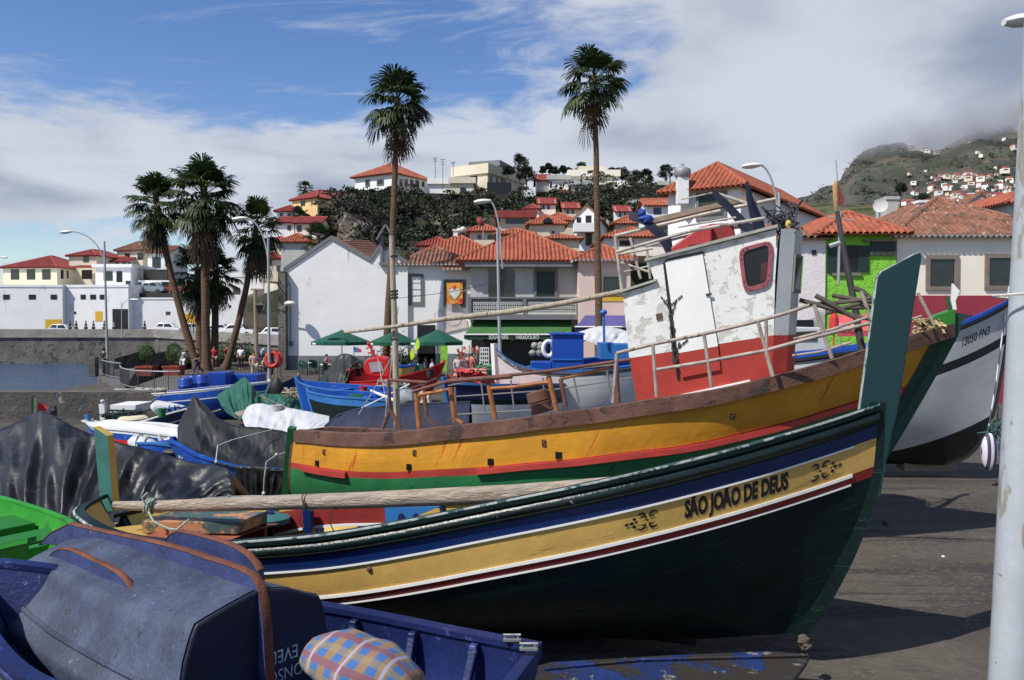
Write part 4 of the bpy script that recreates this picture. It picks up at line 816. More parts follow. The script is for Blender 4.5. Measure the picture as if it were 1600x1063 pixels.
# ---------------------------------------------------------------- quay railing, planters
def railing(name, label, path, h=1.0, gap=.13, m='iron', post=1.4):
    t = thing(name, label, 'railing', path[0]); b = MB(); b.tube([p+V((0, 0, h)) for p in path], .03, 6); b.tube([p+V((0, 0, .1)) for p in path], .02, 5); b.build('rail', M['steel'], t)
    b = MB(); b2 = MB(); acc = 0
    for p, q in zip(path, path[1:]):
        n = max(1, int((q-p).length/gap))
        for i in range(n): c = lerp(p, q, i/n); b.tube([c, c+V((0, 0, h))], .028 if i % 10 == 0 else .011, 4)
    b.build('bars', M[m], t)
arc = [V((gx(x, D), D, GB+.03)) for x, D in ((281, 42.2), (262, 42.1), (240, 42.2), (215, 42.7), (200, 43.6), (189, 45.2), (186, 47.5))]
railing('railing', 'curved iron railing at the edge of the quay in front of the red planters', arc)
railing('railing', 'short iron railing around the lamp at the water corner', [V((gx(x, D), D, GB+.03)) for x, D in ((188, 50), (170, 51.5), (158, 54))])
b = MB(); p = V((gx(155, 54), 52.5, GB)); b.obox(p, (.45, 0, 0), (0, .5, 0), (0, 0, 1.3)); tag(b.build('stone_post', M['stone']), 'square stone post at the water end of the short railing', 'post')
b = MB(); pts = [V((gx(x, D), D, GB)) for x, D in ((178, 60), (215, 63), (262, 66), (290, 68))]
for p, q in zip(pts, pts[1:]): b.prism([p, q, q+V((0, 0, 1.2)), p+V((0, 0, .85))], (0, .4, 0))
tag(b.build('quay_wall', M['stone']), 'low curved stone wall behind the topiary planters', 'wall')
def planter(x, D, lb, tall):
    p = pz(x, D)+V((0, 0, .04)); t = thing('planter', lb, 'planter', p); b = MB(); s = .55
    b.loft([[p+V((a*s*q, c*s*q, z)) for a, c in ((-1, -1), (1, -1), (1, 1), (-1, 1))] for q, z in ((.9, 0), (1, .55), (1.06, .56), (1.06, .66), (.9, .66), (.9, .55))]); b.build('box', mat('red_planter_paint', (.26, .05, .03), .7, .15), t)
    b = MB(); b.tube([p+V((0, 0, .5)), p+V((0, 0, 1.5))], .05, 6); b.build('stem', M['bark'], t); b = MB(); random.seed(int(x))
    for i in range(1500):
        d = V((random.gauss(0, 1), random.gauss(0, 1), random.gauss(0, 1))).normalized(); tuft(b, p+V((0, 0, 1.5))+V((d.x*.47, d.y*.47, d.z*(.5 if not tall else .62)+.0))*random.uniform(.9, 1.04), .07, 2)
    b.build('topiary', M['bush'], t)
planter(229, 53, 'red square planter with a round clipped shrub on the quay', False); planter(271, 53.5, 'red square planter with a taller clipped shrub nearer the palms', True)
random.seed(9)
for k, (x, D, w_, lb) in enumerate([(292, 64, 1.2, 'low green shrub between the left palm trunks'), (345, 66, 1.6, 'leafy green shrub behind the thick palm trunk'), (365, 67, 1.8, 'reddish green shrub behind the standing people'), (386, 68, 1.6, 'green shrub left of the wooden pole'), (595, 57, 1.3, 'potted leafy plant under the middle parasol'), (632, 57, 1.6, 'leafy plant with red flowers right of the tall palm trunk')]):
    b = MB()
    for i in range(420): tuft(b, V((gx(x, D)+random.gauss(0, .33)*w_, D+random.gauss(0, .3), GB+.2+abs(random.gauss(0, .45)*w_))), .18, 2)
    tag(b.build('shrub', M['bush']), lb, 'shrub')
b = MB(); c = pt(606, 548, 56.5)
for i in range(60): tuft(b, c+V((random.gauss(0, .16), 0, random.gauss(0, .18))), .12, 3)
tag(b.build('red_flowers', mat('red_petals', (.55, .02, .02), .5)), 'cluster of red flowers left of the mast', 'flowers')
# ---------------------------------------------------------------- cars
def car(label, c, L_=4.2, col=(.6, .6, .6), face=1, h=1.42, rot=0):
    c = V(c); t = thing('parked_car', label, 'car', c, 'cars parked along the harbour road'); t.rotation_euler = (0, 0, rot); f = face; W = 1.7
    mt = mat('car_paint', col, .25, .03, bump=0)
    pr = [(-.5, .35), (-.5, .68), (-.47, .86), (-.36, .9), (-.22, h), (.12, h), (.26, .93), (.44, .80), (.5, .62), (.5, .35), (.37, .3), (-.37, .3)]
    def sec(y, k): return [c+V((x*L_*f, y, z if z < .95 else lerp(.95, z, 1))) for x, z in pr]
    b = MB(); rings = []
    for y, s, zs in ((-.5, .97, .93), (-.46, 1, 1), (.46, 1, 1), (.5, .97, .93)):
        rings.append([c+V((x*L_*f*s, y*W*(.82 if z > 1 else 1), .3+(z-.3)*zs)) for x, z in pr])
    b.loft(rings); b.build('body', mt, t, smooth=True, angle=30)
    b = MB()
    for y in (-.515, .515):
        for poly in ([(-.31, .95), (-.20, h-.08), (-.04, h-.08), (-.04, .95)], [(-.01, .95), (-.01, h-.08), (.11, h-.08), (.22, .95)]):
            b.prism([c+V((x*L_*f, y*W*(.84+.1*(1-(z-.95)/.4)), z)) for x, z in poly], (0, .01, 0))
    b.prism([c+V((.125*L_*f, -.35*W, h-.03)), c+V((.125*L_*f, .35*W, h-.03)), c+V((.265*L_*f, .40*W, .95)), c+V((.265*L_*f, -.40*W, .95))], (.02*f, 0, .02)); b.build('window', M['pane'], t)
    for x in (-.31, .31):
        for y in (-.47, .47):
            b = MB(); b.lathe(c+V((x*L_*f, y*W-.09, .31)), [(.2, 0), (.31, .02), (.31, .18), (.2, .2)], 14, (0, 1, 0)); b.build('wheel', M['iron'], t)
    b = MB(); b.box(c+V((.49*L_*f, -.32*W, .68)), (.06, .3, .12)); b.build('headlight', M['lampw'], t); b = MB(); b.box(c+V((.49*L_*f, .32*W, .68)), (.06, .3, .12)); b.build('headlight', M['lampw'], t)
zr = .56
for x, D, z, col, lb, f in ((93, 98.6, zr, (.55, .57, .58), 'pale silver car on the sea wall road left of the walkers', -1), (258, 98.6, zr+.15, (.7, .7, .68), 'white car on the harbour road left of the palms', -1), (304, 99.5, zr+.1, (.35, .36, .37), 'silver hatchback between the palm trunks', 1), (345, 101, zr, (.65, .66, .66), 'white van-like car at the right of the thick palm trunk', 1), (372, 97, zr, (.7, .7, .7), 'white car right of the leaning palm trunk', 1), (425, 93, .2, (.7, .7, .7), 'white car beside the dark stone pillar', -1), (236, 109, gz(459, 109), (.22, .25, .27), 'grey car on the raised parking terrace', -1), (280, 110, gz(459, 110), (.35, .03, .03), 'red car on the raised parking terrace', -1)):
    car(lb, (gx(x, D), D, z), col=col, face=f, h=1.5)
# ---------------------------------------------------------------- people
SK = mat('skin', (.42, .24, .16), .55, .08, bump=0); HR = mat('dark_hair', (.03, .02, .015), .6, .1, bump=0)
clo = {}
def cm(c):
    if c not in clo: clo[c] = mat('cloth', c, .85, .12, 6, bump=.1)
    return clo[c]
def skinobj(name, verts, edges, rad, m, parent, root=0, sub=1):
    me = bpy.data.meshes.new(name); me.from_pydata([tuple(v) for v in verts], edges, []); me.materials.append(m)
    o = bpy.data.objects.new(name, me); sc.collection.objects.link(o); o.parent = parent
    md = o.modifiers.new('skin', 'SKIN'); md.use_smooth_shade = True
    for i, r in enumerate(rad):
        sv = me.skin_vertices[0].data[i]; sv.radius = r if isinstance(r, tuple) else (r, r); sv.use_root = (i == root)
    s = o.modifiers.new('sub', 'SUBSURF'); s.levels = sub; s.render_levels = sub
    # bake the modifiers so that the mesh is plain
    bpy.context.view_layer.update(); dg = bpy.context.evaluated_depsgraph_get(); nm = bpy.data.meshes.new_from_object(o.evaluated_get(dg))
    o.modifiers.clear(); o.data = nm; bpy.data.meshes.remove(me)
    if not nm.materials: nm.materials.append(m)
    for p in nm.polygons: p.use_smooth = True
    return o
def person(label, loc, rot=0, shirt=(.5, .5, .5), trous=(.03, .03, .05), pose='stand', hair=(.03, .02, .015), scale=1, bare_legs=False):
    t = thing('person', label, 'person', loc); t.rotation_euler = (0, 0, rot); t.scale = (scale,)*3
    hp = .92 if pose != 'sit' else .47
    J = {'pel': (0, 0, hp), 'sp': (0, .0, hp+.22), 'ch': (0, 0, hp+.43), 'nk': (0, 0, hp+.57), 'hd': (0, -.02, hp+.66), 'tp': (0, -.01, hp+.80)}
    st = .22 if pose == 'walk' else .04
    for s, n in ((-1, 'l'), (1, 'r')):
        k = s if pose == 'walk' else 0
        J['sh'+n] = (s*.19, 0, hp+.50); J['el'+n] = (s*.26, .05+k*.08, hp+.23); J['wr'+n] = (s*.25, -.08+k*.18, hp+.0) if pose != 'sit' else (s*.2, -.28, hp+.2)
        J['ha'+n] = (s*.25, -.10+k*.22, hp-.09) if pose != 'sit' else (s*.14, -.36, hp+.2)
        J['hi'+n] = (s*.10, 0, hp-.04)
        if pose == 'sit': J['kn'+n] = (s*.12, -.45, .47); J['an'+n] = (s*.12, -.42, .08); J['to'+n] = (s*.12, -.58, .03)
        else: J['kn'+n] = (s*.10, -.04-k*.12, .49); J['an'+n] = (s*.10, .03-k*st*1.4+(.05 if k < 0 else 0), .08+(.03 if k < 0 else 0)); J['to'+n] = (s*.11, -.12-k*st*1.4, .03)
    R = {'pel': .145, 'sp': .125, 'ch': .15, 'nk': .055, 'hd': .095, 'tp': .085, 'sh': .065, 'el': .045, 'wr': .032, 'ha': .038, 'hi': .095, 'kn': .062, 'an': .042, 'to': .038}
    def mk(name, keys, ed, m, grow=0, root=0):
        vs = [J[k] for k in keys]; r = [(R[k] if k in R else R[k[:2]])+grow for k in keys]
        return skinobj(name, vs, [(keys.index(a), keys.index(c)) for a, c in ed], r, m, t, root)
    body = ['pel', 'sp', 'ch', 'nk', 'hd', 'tp']; E = [('pel', 'sp'), ('sp', 'ch'), ('ch', 'nk'), ('nk', 'hd'), ('hd', 'tp')]
    for n in 'lr': body += [q+n for q in ('sh', 'el', 'wr', 'ha', 'hi', 'kn', 'an', 'to')]; E += [('ch', 'sh'+n), ('sh'+n, 'el'+n), ('el'+n, 'wr'+n), ('wr'+n, 'ha'+n), ('pel', 'hi'+n), ('hi'+n, 'kn'+n), ('kn'+n, 'an'+n), ('an'+n, 'to'+n)]
    mk('body', body, E, SK)
    mk('shirt', ['pel', 'sp', 'ch', 'shl', 'ell', 'shr', 'elr'], [('pel', 'sp'), ('sp', 'ch'), ('ch', 'shl'), ('shl', 'ell'), ('ch', 'shr'), ('shr', 'elr')], cm(shirt), .022)
    kk = ['pel'] + [q+n for n in 'lr' for q in (('hi', 'kn') if bare_legs else ('hi', 'kn', 'an'))]
    mk('trousers', kk, [e for e in E if e[0] in kk and e[1] in kk], cm(trous), .016)
    b = MB(); c = V(J['tp'])+V((0, .015, -.045)); b.ell(c, (.092, .105, .10), 10, 7, .1); o = b.build('hair', cm(hair), None, smooth=True); o.parent = t
    b = MB(); h = V(J['hd'])
    b.ell(h+V((0, -.105, .02)), (.015, .022, .022), 6, 4); o = b.build('nose', SK, None, smooth=True); o.parent = t
    return t
for x, D, r, sh, tr, po, lb, bl in [(284, 56, .3, (.75, .75, .75), (.7, .7, .68), 'walk', 'person in white shirt and white shorts walking by the quay railing', True), (308, 55, -1.2, (.02, .02, .02), (.04, .05, .09), 'walk', 'person in black top stepping beside the thick palm trunk', False), (334, 60, .5, (.5, .03, .04), (.35, .2, .18), 'stand', 'person in red shirt right of the thick palm trunk', True), (355, 62, 1.0, (.22, .04, .05), (.03, .04, .08), 'stand', 'person in dark red top and blue jeans in the group under the palms', False), (376, 60, .0, (.72, .74, .78), (.03, .02, .02), 'stand', 'person in white shirt and dark trousers facing the boats under the palms', False), (409, 63, -.5, (.62, .68, .78), (.04, .04, .06), 'walk', 'person in pale blue shirt by the wooden pole', False), (161, 55.5, 2.6, (.02, .02, .02), (.03, .03, .03), 'stand', 'person in black leaning by the lamp at the water corner', False), (396, 50, .6, (.62, .36, .30), (.5, .42, .3), 'stand', 'person in pink top and light trousers behind the blue boats', False), (424, 52, 1.6, (.03, .03, .035), (.03, .03, .03), 'stand', 'person in dark clothes behind the red life ring', False), (413, 53, -2.0, (.32, .30, .24), (.05, .05, .05), 'sit', 'person in khaki shirt sitting left of the red life ring', False),
        (675, 50, 2.0, (.30, .38, .50), (.05, .05, .08), 'sit', 'person in grey blue shirt sitting under the right parasol', False), (716, 46, .2, (.55, .42, .42), (.3, .2, .18), 'stand', 'person in pale top standing at the souvenir shop corner', True), (510, 57, 1.5, (.5, .2, .2), (.05, .05, .05), 'sit', 'person in faded red top sitting at the cafe tables by the gable wall', False), (665, 53, -1.8, (.1, .1, .12), (.05, .05, .05), 'sit', 'person in black seated in the shade under the right parasol', False), (737, 48, 2.6, (.35, .1, .08), (.06, .05, .05), 'stand', 'person in brown red top beside the shop postcard racks', False)]:
    z = GB+(.0 if po != 'sit' else .0); person(lb, (gx(x, D), D, z+.035 if x < 430 and D > 42 else z), r, sh, tr, po, bare_legs=bl)
for x, sh in ((109, (.02, .02, .03)), (119, (.03, .03, .04)), (134, (.1, .1, .1)), (146, (.12, .14, .08)), (163, (.05, .05, .07)), (178, (.3, .3, .3)), (226, (.02, .02, .02))):
    lb = {109: 'leftmost dark figure walking on the sea wall road', 119: 'second dark figure walking on the sea wall road', 134: 'lone grey figure walking on the sea wall between two groups', 146: 'figure in olive top walking left of the yellow hatch', 163: 'dark figure walking on the sea wall just behind the lamp pole', 178: 'pale clothed figure walking by the ramp opening', 226: 'single dark figure on the sea wall right of the ramp opening'}[x]
    person(lb, (gx(x, 97.2), 97.2, .72), -1.4, sh, (.03, .03, .04), 'walk')
# ---------------------------------------------------------------- parasols, tables
M['gcan'] = mat('dark_green_parasol_cloth', (.006, .07, .045), .75, .12, .8, bump=.05)
def parasol(lb, x0, x1, xt, yt, ye, D, z0=GB, m='gcan', mark=True):
    c = V((gx((x0+x1)/2, D), D, 0)); w_ = (gx(x1, D)-gx(x0, D))/2; zt, ze = gz(yt, D), gz(ye, D)
    t = thing('parasol', lb, 'parasol', (c.x, D, z0)); b = MB(); n = 8
    apex = V((gx(xt, D), D, zt)); rings = []
    for s, dz in ((.02, 0), (.35, -.33), (.7, -.68), (1, -1)): rings.append([V((lerp(apex.x, c.x, s)+cos(2*pi*(j+.5)/n)*w_*s*1.06, D+sin(2*pi*(j+.5)/n)*w_*s, zt+(zt-ze)*dz-.02*sin(pi*s))) for j in range(n)])
    b.loft(rings, cap=False); r = rings[-1]; b.loft([r, [p+V((0, 0, -.22)) for p in r]], cap=False); cn = b.build('canopy', M[m], t)
    b = MB(); b.tube([V((apex.x, D, z0)), V((apex.x, D, zt+.06))], .035, 8); b.build('pole', M['steel'], t); b = MB()
    for j in range(n): b.bar(V((apex.x, D, zt-.45)), lerp(apex, r[j], .95)-V((0, 0, .06)), .02, .02)
    b.build('ribs', M['wood'], t); b = MB(); b.lathe((apex.x, D, z0), [(.3, 0), (.3, .08), (.06, .12)], 12); b.build('base', M['iron'], t)
    if mark:
        b = MB(); q = lerp(r[4], r[5], .12)+V((0, -.03, -.17)); b.prism([q, q+(r[5]-r[4]).normalized()*.4, q+(r[5]-r[4]).normalized()*.4+V((0, 0, .12)), q+V((0, 0, .12))], (0, -.01, 0)); b.build('emblem', M['wframe'], cn)
parasol('left green parasol in front of the white gable wall', 489, 576, 534, 516, 534, 55)
parasol('middle green parasol half hidden by the mast', 577, 651, 617, 517, 534.5, 56)
parasol('right green parasol beside the green shop awning', 641, 723, 684, 515, 534, 53)
M['gchair'] = mat('dark_green_plastic', (.01, .05, .03), .5, .1, bump=0)
def table(lb, x, D):
    c = V((gx(x, D), D, GB)); t = thing('cafe_table', lb, 'table', c); b = MB(); b.lathe(c, [(.42, .72), (.42, .75), (.05, .75)], 14); b.build('table_top', M['wframe'], t); b = MB(); b.tube([c+V((0, 0, .03)), c+V((0, 0, .72))], .03, 6); b.lathe(c, [(.25, 0), (.25, .03), (.04, .05)], 12); b.build('leg', M['iron'], t)
def chair(): 
    t = thing('cafe_chair', 'dark green plastic chair at the outdoor cafe tables', 'chair', (0, 0, 0), 'green chairs of the outdoor cafe'); b = MB(); b.box((0, 0, .45), (.46, .44, .04)); b.build('seat', M['gchair'], t); b = MB(); b.box((0, .22, .68), (.44, .04, .42)); b.build('backrest', M['gchair'], t)
    for x, y in ((-.2, -.19), (.2, -.19), (-.2, .19), (.2, .19)): b = MB(); b.bar((x, y, 0), (x*.95, y*.95, .43), .035, .035); b.build('leg', M['gchair'], t)
    b = MB()
    for s in (-1, 1): b.bar((s*.23, -.15, .66), (s*.23, .22, .66), .04, .03); b.bar((s*.23, -.16, .45), (s*.23, -.15, .66), .03, .03)
    b.build('armrest', M['gchair'], t); return t
for x, D, lb in ((480, 56, 'leftmost white topped cafe table by the gable wall'), (508, 54, 'white cafe table under the left green parasol'), (528, 57, 'white cafe table right of the left parasol pole'), (648, 54, 'white cafe table between middle and right parasol')): table(lb, x, D)
ch0 = chair(); random.seed(2); first = True
for x, D in ((468, 56), (473, 54.5), (488, 57), (492, 55), (500, 55.2), (516, 54.8), (504, 53), (521, 57.6), (536, 57.2), (531, 55.6), (640, 54.5), (655, 54.6), (648, 53), (662, 52), (684, 50.5)):
    p = pz(x, D); r = random.uniform(0, 6.28)
    if first: ch0.location = p; ch0.rotation_euler = (0, 0, r); first = False
    else: dup(ch0, None, p, r)
# stacked white crates, postcard racks, yellow-green kayak flags
t = thing('crate_stack', 'tall stack of white plastic crates in the shop entrance', 'crates', pz(757, 46)); b = MB()
for k in range(9):
    z = GB+k*.24; c = pz(757, 46)
    b.box(c+V((0, 0, k*.24+.02)), (.52, .4, .03)); b.box(c+V((0, 0, k*.24+.21)), (.54, .42, .05))
    for i in range(5): b.box(c+V((-.24+i*.12, -.2, k*.24+.11)), (.035, .02, .2))
    for i in range(4): b.box(c+V((.26, -.17+i*.11, k*.24+.11)), (.02, .035, .2)); b.box(c+V((-.26, -.17+i*.11, k*.24+.11)), (.02, .035, .2))
b.build('crates', M['wframe'], t)
random.seed(14)
for x, D, lb in ((722, 48, 'postcard rack hung with bright souvenirs left in the shop entrance'), (733, 49, 'tall wooden rack of souvenirs at the shop corner'), (745, 48, 'rack with hanging red and white goods under the awning')):
    c = pz(x, D); t = thing('souvenir_rack', lb, 'display rack', c); b = MB(); b.tube([c, c+V((0, 0, 2.2))], .04, 6); b.box(c+V((0, 0, .03)), (.6, .6, .06)); b.build('stand', M['wood'], t); 
    for k, cc in enumerate(((.45, .08, .06), (.6, .55, .45), (.08, .12, .2))):
        b = MB()
        for i in range(8): b.box(c+V((random.uniform(-.3, .3), random.uniform(-.3, .3), random.uniform(.3, 2.1))), (.16, .05, .22))
        b.build('goods', cm(cc), t)
t = thing('door_panel', 'bright lime green panel in the doorway under the right parasol', 'panel', pz(695, 58)); b = MB(); b.obox(V((gx(688, 58), 58, GB)), (gx(699, 58)-gx(688, 58), 0, 0), (0, .1, 0), (0, 0, 2.1)); b.build('panel', mat('lime_paint', (.2, .5, .04), .6, .3, 3), t)
for x, y, lb in ((652, 538, 'upper fluorescent yellow green pennant on a boat pole'), (644, 553, 'lower fluorescent yellow green pennant on a boat pole')):
    D = 34; c = pt(x, y, D); t = thing('pennant', lb, 'flag', c); b = MB(); b.prism([c+V((x_, 0, z_)) for x_, z_ in ((0, .28), (.1, .1), (.09, -.15), (-.05, -.28), (-.1, 0))], (0, .02, 0)); b.build('cloth', mat('fluorescent_yellow', (.50, .75, .04), .6), t); b = MB(); b.tube([c+V((-.04, .02, .3)), V((c.x-.1, D+.05, GB))], .012, 5); b.build('pole', M['iron'], t)
# ================================================================ boats
def bmat(n, col, rough=.42, var=.12, **k): return mat(n, col, rough, var, k.pop('sc_', 2.5), uv=True, **k)
PK = {}
PK['dkgreen'] = bmat('dark_green_hull_paint', (.0035, .013, .012), .42, .35, chip=((.007, .019, .017), .60, 5, (.5, 5, 1)), chip2=((.07, .06, .045), .70, 7, (.8, 3, 1)), plank=.155, bump=.25, bsc=14, spec=.22)
PK['blue'] = bmat('navy_stripe_paint', (.004, .018, .085), .35, .12, bump=.05)
PK['mustard'] = bmat('mustard_stripe_paint', (.55, .345, .095), .4, .12, chip=((.42, .25, .07), .60, 4, (.4, 3, 1)), chip2=((.2, .12, .06), .69, 8), bump=.12, bsc=14)
PK['maroon'] = bmat('maroon_stripe_paint', (.19, .016, .014), .4, .15, bump=.06)
PK['rust'] = bmat('rust_stained_wood', (.125, .062, .043), .85, .35, chip=((.05, .035, .03), .56, 3), chip2=((.30, .24, .19), .66, 5), bump=.5, bsc=12)
PK['yel'] = bmat('yellow_hull_paint', (.55, .25, .02), .5, .2, sc_=1.2, chip=((.46, .10, .015), .585, 2.2, (2.6, .45, 1)), chip2=((.16, .08, .03), .745, 5), plank=.19, bump=.2, bsc=9)
PK['red'] = bmat('red_stripe_paint', (.38, .04, .03), .6, .2, chip=((.45, .25, .18), .72, 5), bump=.15)
PK['green'] = bmat('green_hull_paint', (.02, .17, .055), .55, .2, chip=((.01, .07, .04), .6, 3), chip2=((.2, .09, .04), .74, 4), plank=.19, bump=.2)
PK['whitew'] = bmat('white_hull_paint', (.66, .66, .63), .55, .06, chip=((.36, .28, .2), .72, 3), plank=.2, bump=.12)
PK['greyw'] = bmat('grey_white_hull_paint', (.44, .45, .45), .5, .08, chip=((.28, .22, .16), .73, 3), plank=.22, bump=.1)
PK['black'] = bmat('black_bottom_paint', (.012, .012, .012), .6, .3, chip=((.06, .05, .04), .68, 3), bump=.2)
PK['brblue'] = bmat('bright_blue_paint', (.007, .062, .34), .45, .3, chip=((.03, .11, .34), .57, 5), chip2=((.15, .2, .27), .645, 9), bump=.08)
PK['skblue'] = bmat('sky_blue_paint', (.025, .14, .38), .5, .2, chip=((.5, .6, .68), .66, 5), bump=.1)
PK['navy'] = bmat('dark_navy_paint', (.010, .018, .07), .45, .2, chip=((.06, .07, .10), .68, 4), bump=.15)
PK['scarlet'] = bmat('scarlet_paint', (.50, .02, .022), .4, .1, bump=.05)
PK['wht'] = bmat('white_trim_paint', (.68, .68, .65), .45, .05, bump=.04)
PK['deck'] = bmat('worn_red_deck_paint', (.30, .085, .05), .6, .2, chip=((.55, .47, .38), .62, 2.2), chip2=((.045, .07, .06), .68, 3.1), bump=.2)
PK['inyel'] = bmat('ochre_inner_paint', (.50, .33, .07), .5, .15, chip=((.2, .12, .06), .70, 4), bump=.1)
PK['ltgreen'] = bmat('fresh_green_paint', (.035, .27, .03), .45, .2, chip=((.02, .15, .02), .585, 3), chip2=((.16, .30, .14), .65, 8), bump=.15, plank=.21)
PK['fgblue'] = mat('skiff_blue_paint', (.010, .019, .085), .4, .3, 3, chip=((.045, .06, .19), .58, 7), chip2=((.17, .17, .19), .665, 15), bump=.2)
PK['stemg'] = bmat('shaded_green_stem_paint', (.006, .045, .028), .55, .2, bump=.1)  # hull green darkened, carries the shade on the yellow boat's bow
PK['teal'] = bmat('teal_post_paint', (.0035, .030, .034), .5, .3, chip=((.006, .045, .048), .58, 2.5), bump=.2, bsc=12)
PK['teal2'] = mat('pale_teal_paint', (.04, .14, .125), .5, .2, 4, bump=.1)
def spl(kp): return lambda x: curve(kp, x)
class Hull:
    def __init__(s, S, B, sheer, beam, keel, rB=((0, 0), (1, .3)), rS=((0, 0), (1, .2)), pe=((0, 1.5), (.5, 2.6), (1, 1.2)), q=.8):
        s.S, s.B = V((*S, 0)), V((*B, 0)); s.L = (s.B-s.S).length; s.a = (s.B-s.S).normalized(); s.n = V((s.a.y, -s.a.x, 0))
        if s.n.y > 0: s.n = -s.n
        s.sh, s.bm, s.kl, s.rB, s.rS, s.pe, s.q, s.dh = spl(sheer) if not callable(sheer) else sheer, spl(beam), spl(keel), spl(rB), spl(rS), spl(pe), q, (lambda u: 0)
    def P(s, u, v, side=1, off=0, dz=0):
        """side +1 = towards the camera"""
        x0 = s.rS(v); x1 = s.L-s.rB(v); pr = max(0, 1-v**s.pe(u))**s.q
        b_ = max(.012, s.bm(u)*pr+off)
        return s.S+s.a*lerp(x0, x1, u)+s.n*b_*side+V((0, 0, lerp(s.sh(u)+(s.dh(u) if side < 0 else 0), s.kl(u), v)+dz))
    bs = staticmethod(lambda u: 1)
    def H(s, u): return s.sh(u)-s.kl(u)
    def vd(s, u, d): return min(.97, d*s.bs(u)/max(.05, s.H(u)))
    def shell(s, bands, lower, mats, parent, nu=56, nv=12, name='hull', u0=0, u1=1, off=0, sides=(1, -1)):
        b = MB(); b.uv = []; ds = [0]; ms = []
        for d, m in bands:
            n_ = max(1, int((d-ds[-1])/.2)); d0 = ds[-1]
            for k_ in range(n_): ds.append(lerp(d0, d, (k_+1)/n_)); ms.append(m)
        for sd_ in sides:
            rows = []; uvs = []
            for i in range(nu+1):
                u = lerp(u0, u1, i/nu); h = s.H(u); k = min(s.bs(u), .92*h/max(ds[-1], .01)); vs = [d*k/h for d in ds]; v0 = vs[-1]
                vs += [lerp(v0, 1, ((j+1)/nv)) for j in range(nv)]
                rows.append([s.P(u, v, sd_, off) for v in vs]); uvs.append([(u*s.L+(0 if sd_ > 0 else 9), v*h) for v in vs])
            if sd_ < 0: pass
            nb = len(ms); b.grid(rows, lambda i, j: ms[j] if j < nb else lower); b.uv += [q for r in uvs for q in r]
        return b.build(name, mats, parent, smooth=True, angle=55)
    def rail(s, name, m, parent, w=.09, h=.06, out=.03, dz=0, d=0, u0=0, u1=1, n=60, sides=(1, -1), off=0, bevel=0, rnd=False):
        b = MB(); b.uv = []
        for sd_ in sides:
            rings = []
            for i in range(n+1):
                u = lerp(u0, u1, i/n); v = s.vd(u, d); p = s.P(u, v, sd_, off); N_ = s.n*sd_
                if rnd: rings.append([p+N_*(out-w/2+w/2*cos(t))+V((0, 0, dz+h/2*sin(t)-h/2)) for t in [2*pi*k/10 for k in range(10)]])
                else: rings.append([p+N_*(out)+V((0, 0, dz)), p+N_*(out-w)+V((0, 0, dz)), p+N_*(out-w)+V((0, 0, dz-h)), p+N_*out+V((0, 0, dz-h))])
            b.loft(rings); b.uv += [(lerp(u0, u1, i/n)*s.L, k*.05) for i in range(n+1) for k in range(len(rings[0]))]
        return b.build(name, m, parent, smooth=rnd)
    def deck(s, name, m, parent, d, u0, u1, inset=.05, n=30, crown=.0, mats=None):
        b = MB(); b.uv = []; rows = []
        for i in range(n+1):
            u = lerp(u0, u1, i/n); v = s.vd(u, d); p, q = s.P(u, v, 1, -inset), s.P(u, v, -1, -inset)
            rows.append([lerp(p, q, j/6)+V((0, 0, crown*sin(pi*j/6))) for j in range(7)]); b.uv += [(u*s.L, j/6*2) for j in range(7)]
        b.grid(rows); return b.build(name, m, parent, smooth=True)
    def stem(s, name, m, parent, w=.07, fwd=.07, back=.05, end=1, v1=1, top=.05, n=18):
        b = MB(); b.uv = []; rings = []; sg = 1 if end == 1 else -1
        for i in range(n+1):
            v = v1*i/n; u = 1 if end == 1 else 0
            c = s.S+s.a*((s.L-s.rB(v)) if end == 1 else s.rS(v))+V((0, 0, lerp(s.sh(u), s.kl(u), v)+(top if i == 0 else 0)))
            rings.append([c+s.a*sg*fwd-s.n*w/2, c+s.a*sg*fwd+s.n*w/2, c-s.a*sg*back+s.n*w/2, c-s.a*sg*back-s.n*w/2]); b.uv += [(k*.1, v) for k in range(4)]
        b.loft(rings); return b.build(name, m, parent)
    def fit(s, pxl, side=1, umin=0):
        """sheer heights such that this side's rail passes through the pixel polyline"""
        kp = []; n = 24
        for i in range(n+1):
            u = i/n; p = s.S+s.a*s.L*u+s.n*s.bm(u)*side; px = 800+p.x/p.y*F
            kp.append((u, gz(curve(pxl, px), p.y)))
        if umin:
            zm = curve(kp, umin); kp = [(u, zm if u < umin else z) for u, z in kp]
        if side > 0: s.sh = spl(kp)
        else:
            k2 = [(u, z-s.sh(u)) for u, z in kp]; s.dh = spl(k2)
    def writing(s, body, u0, u1, d0, d1, m, parent, side=1, bold=.02, name='lettering', sx=1):
        vs, fs = textmesh(body, 1, bold); xs_ = [x for x, z in vs]; zs_ = [z for x, z in vs]; xa, xb, za, zb = min(xs_), max(xs_), min(zs_), max(zs_)
        b = MB(); b.add([s.P(lerp(u0, u1, (x-xa)/(xb-xa)), s.vd(lerp(u0, u1, (x-xa)/(xb-xa)), lerp(d1, d0, (z-za)/(zb-za))), side, .0012) for x, z in vs], fs)
        return b.build(name, m, parent)
def rope(b, p, q, sag=.1, r=.012, n=10): b.tube([lerp(V(p), V(q), i/n)-V((0, 0, sag*sin(pi*i/n))) for i in range(n+1)], r, 5)
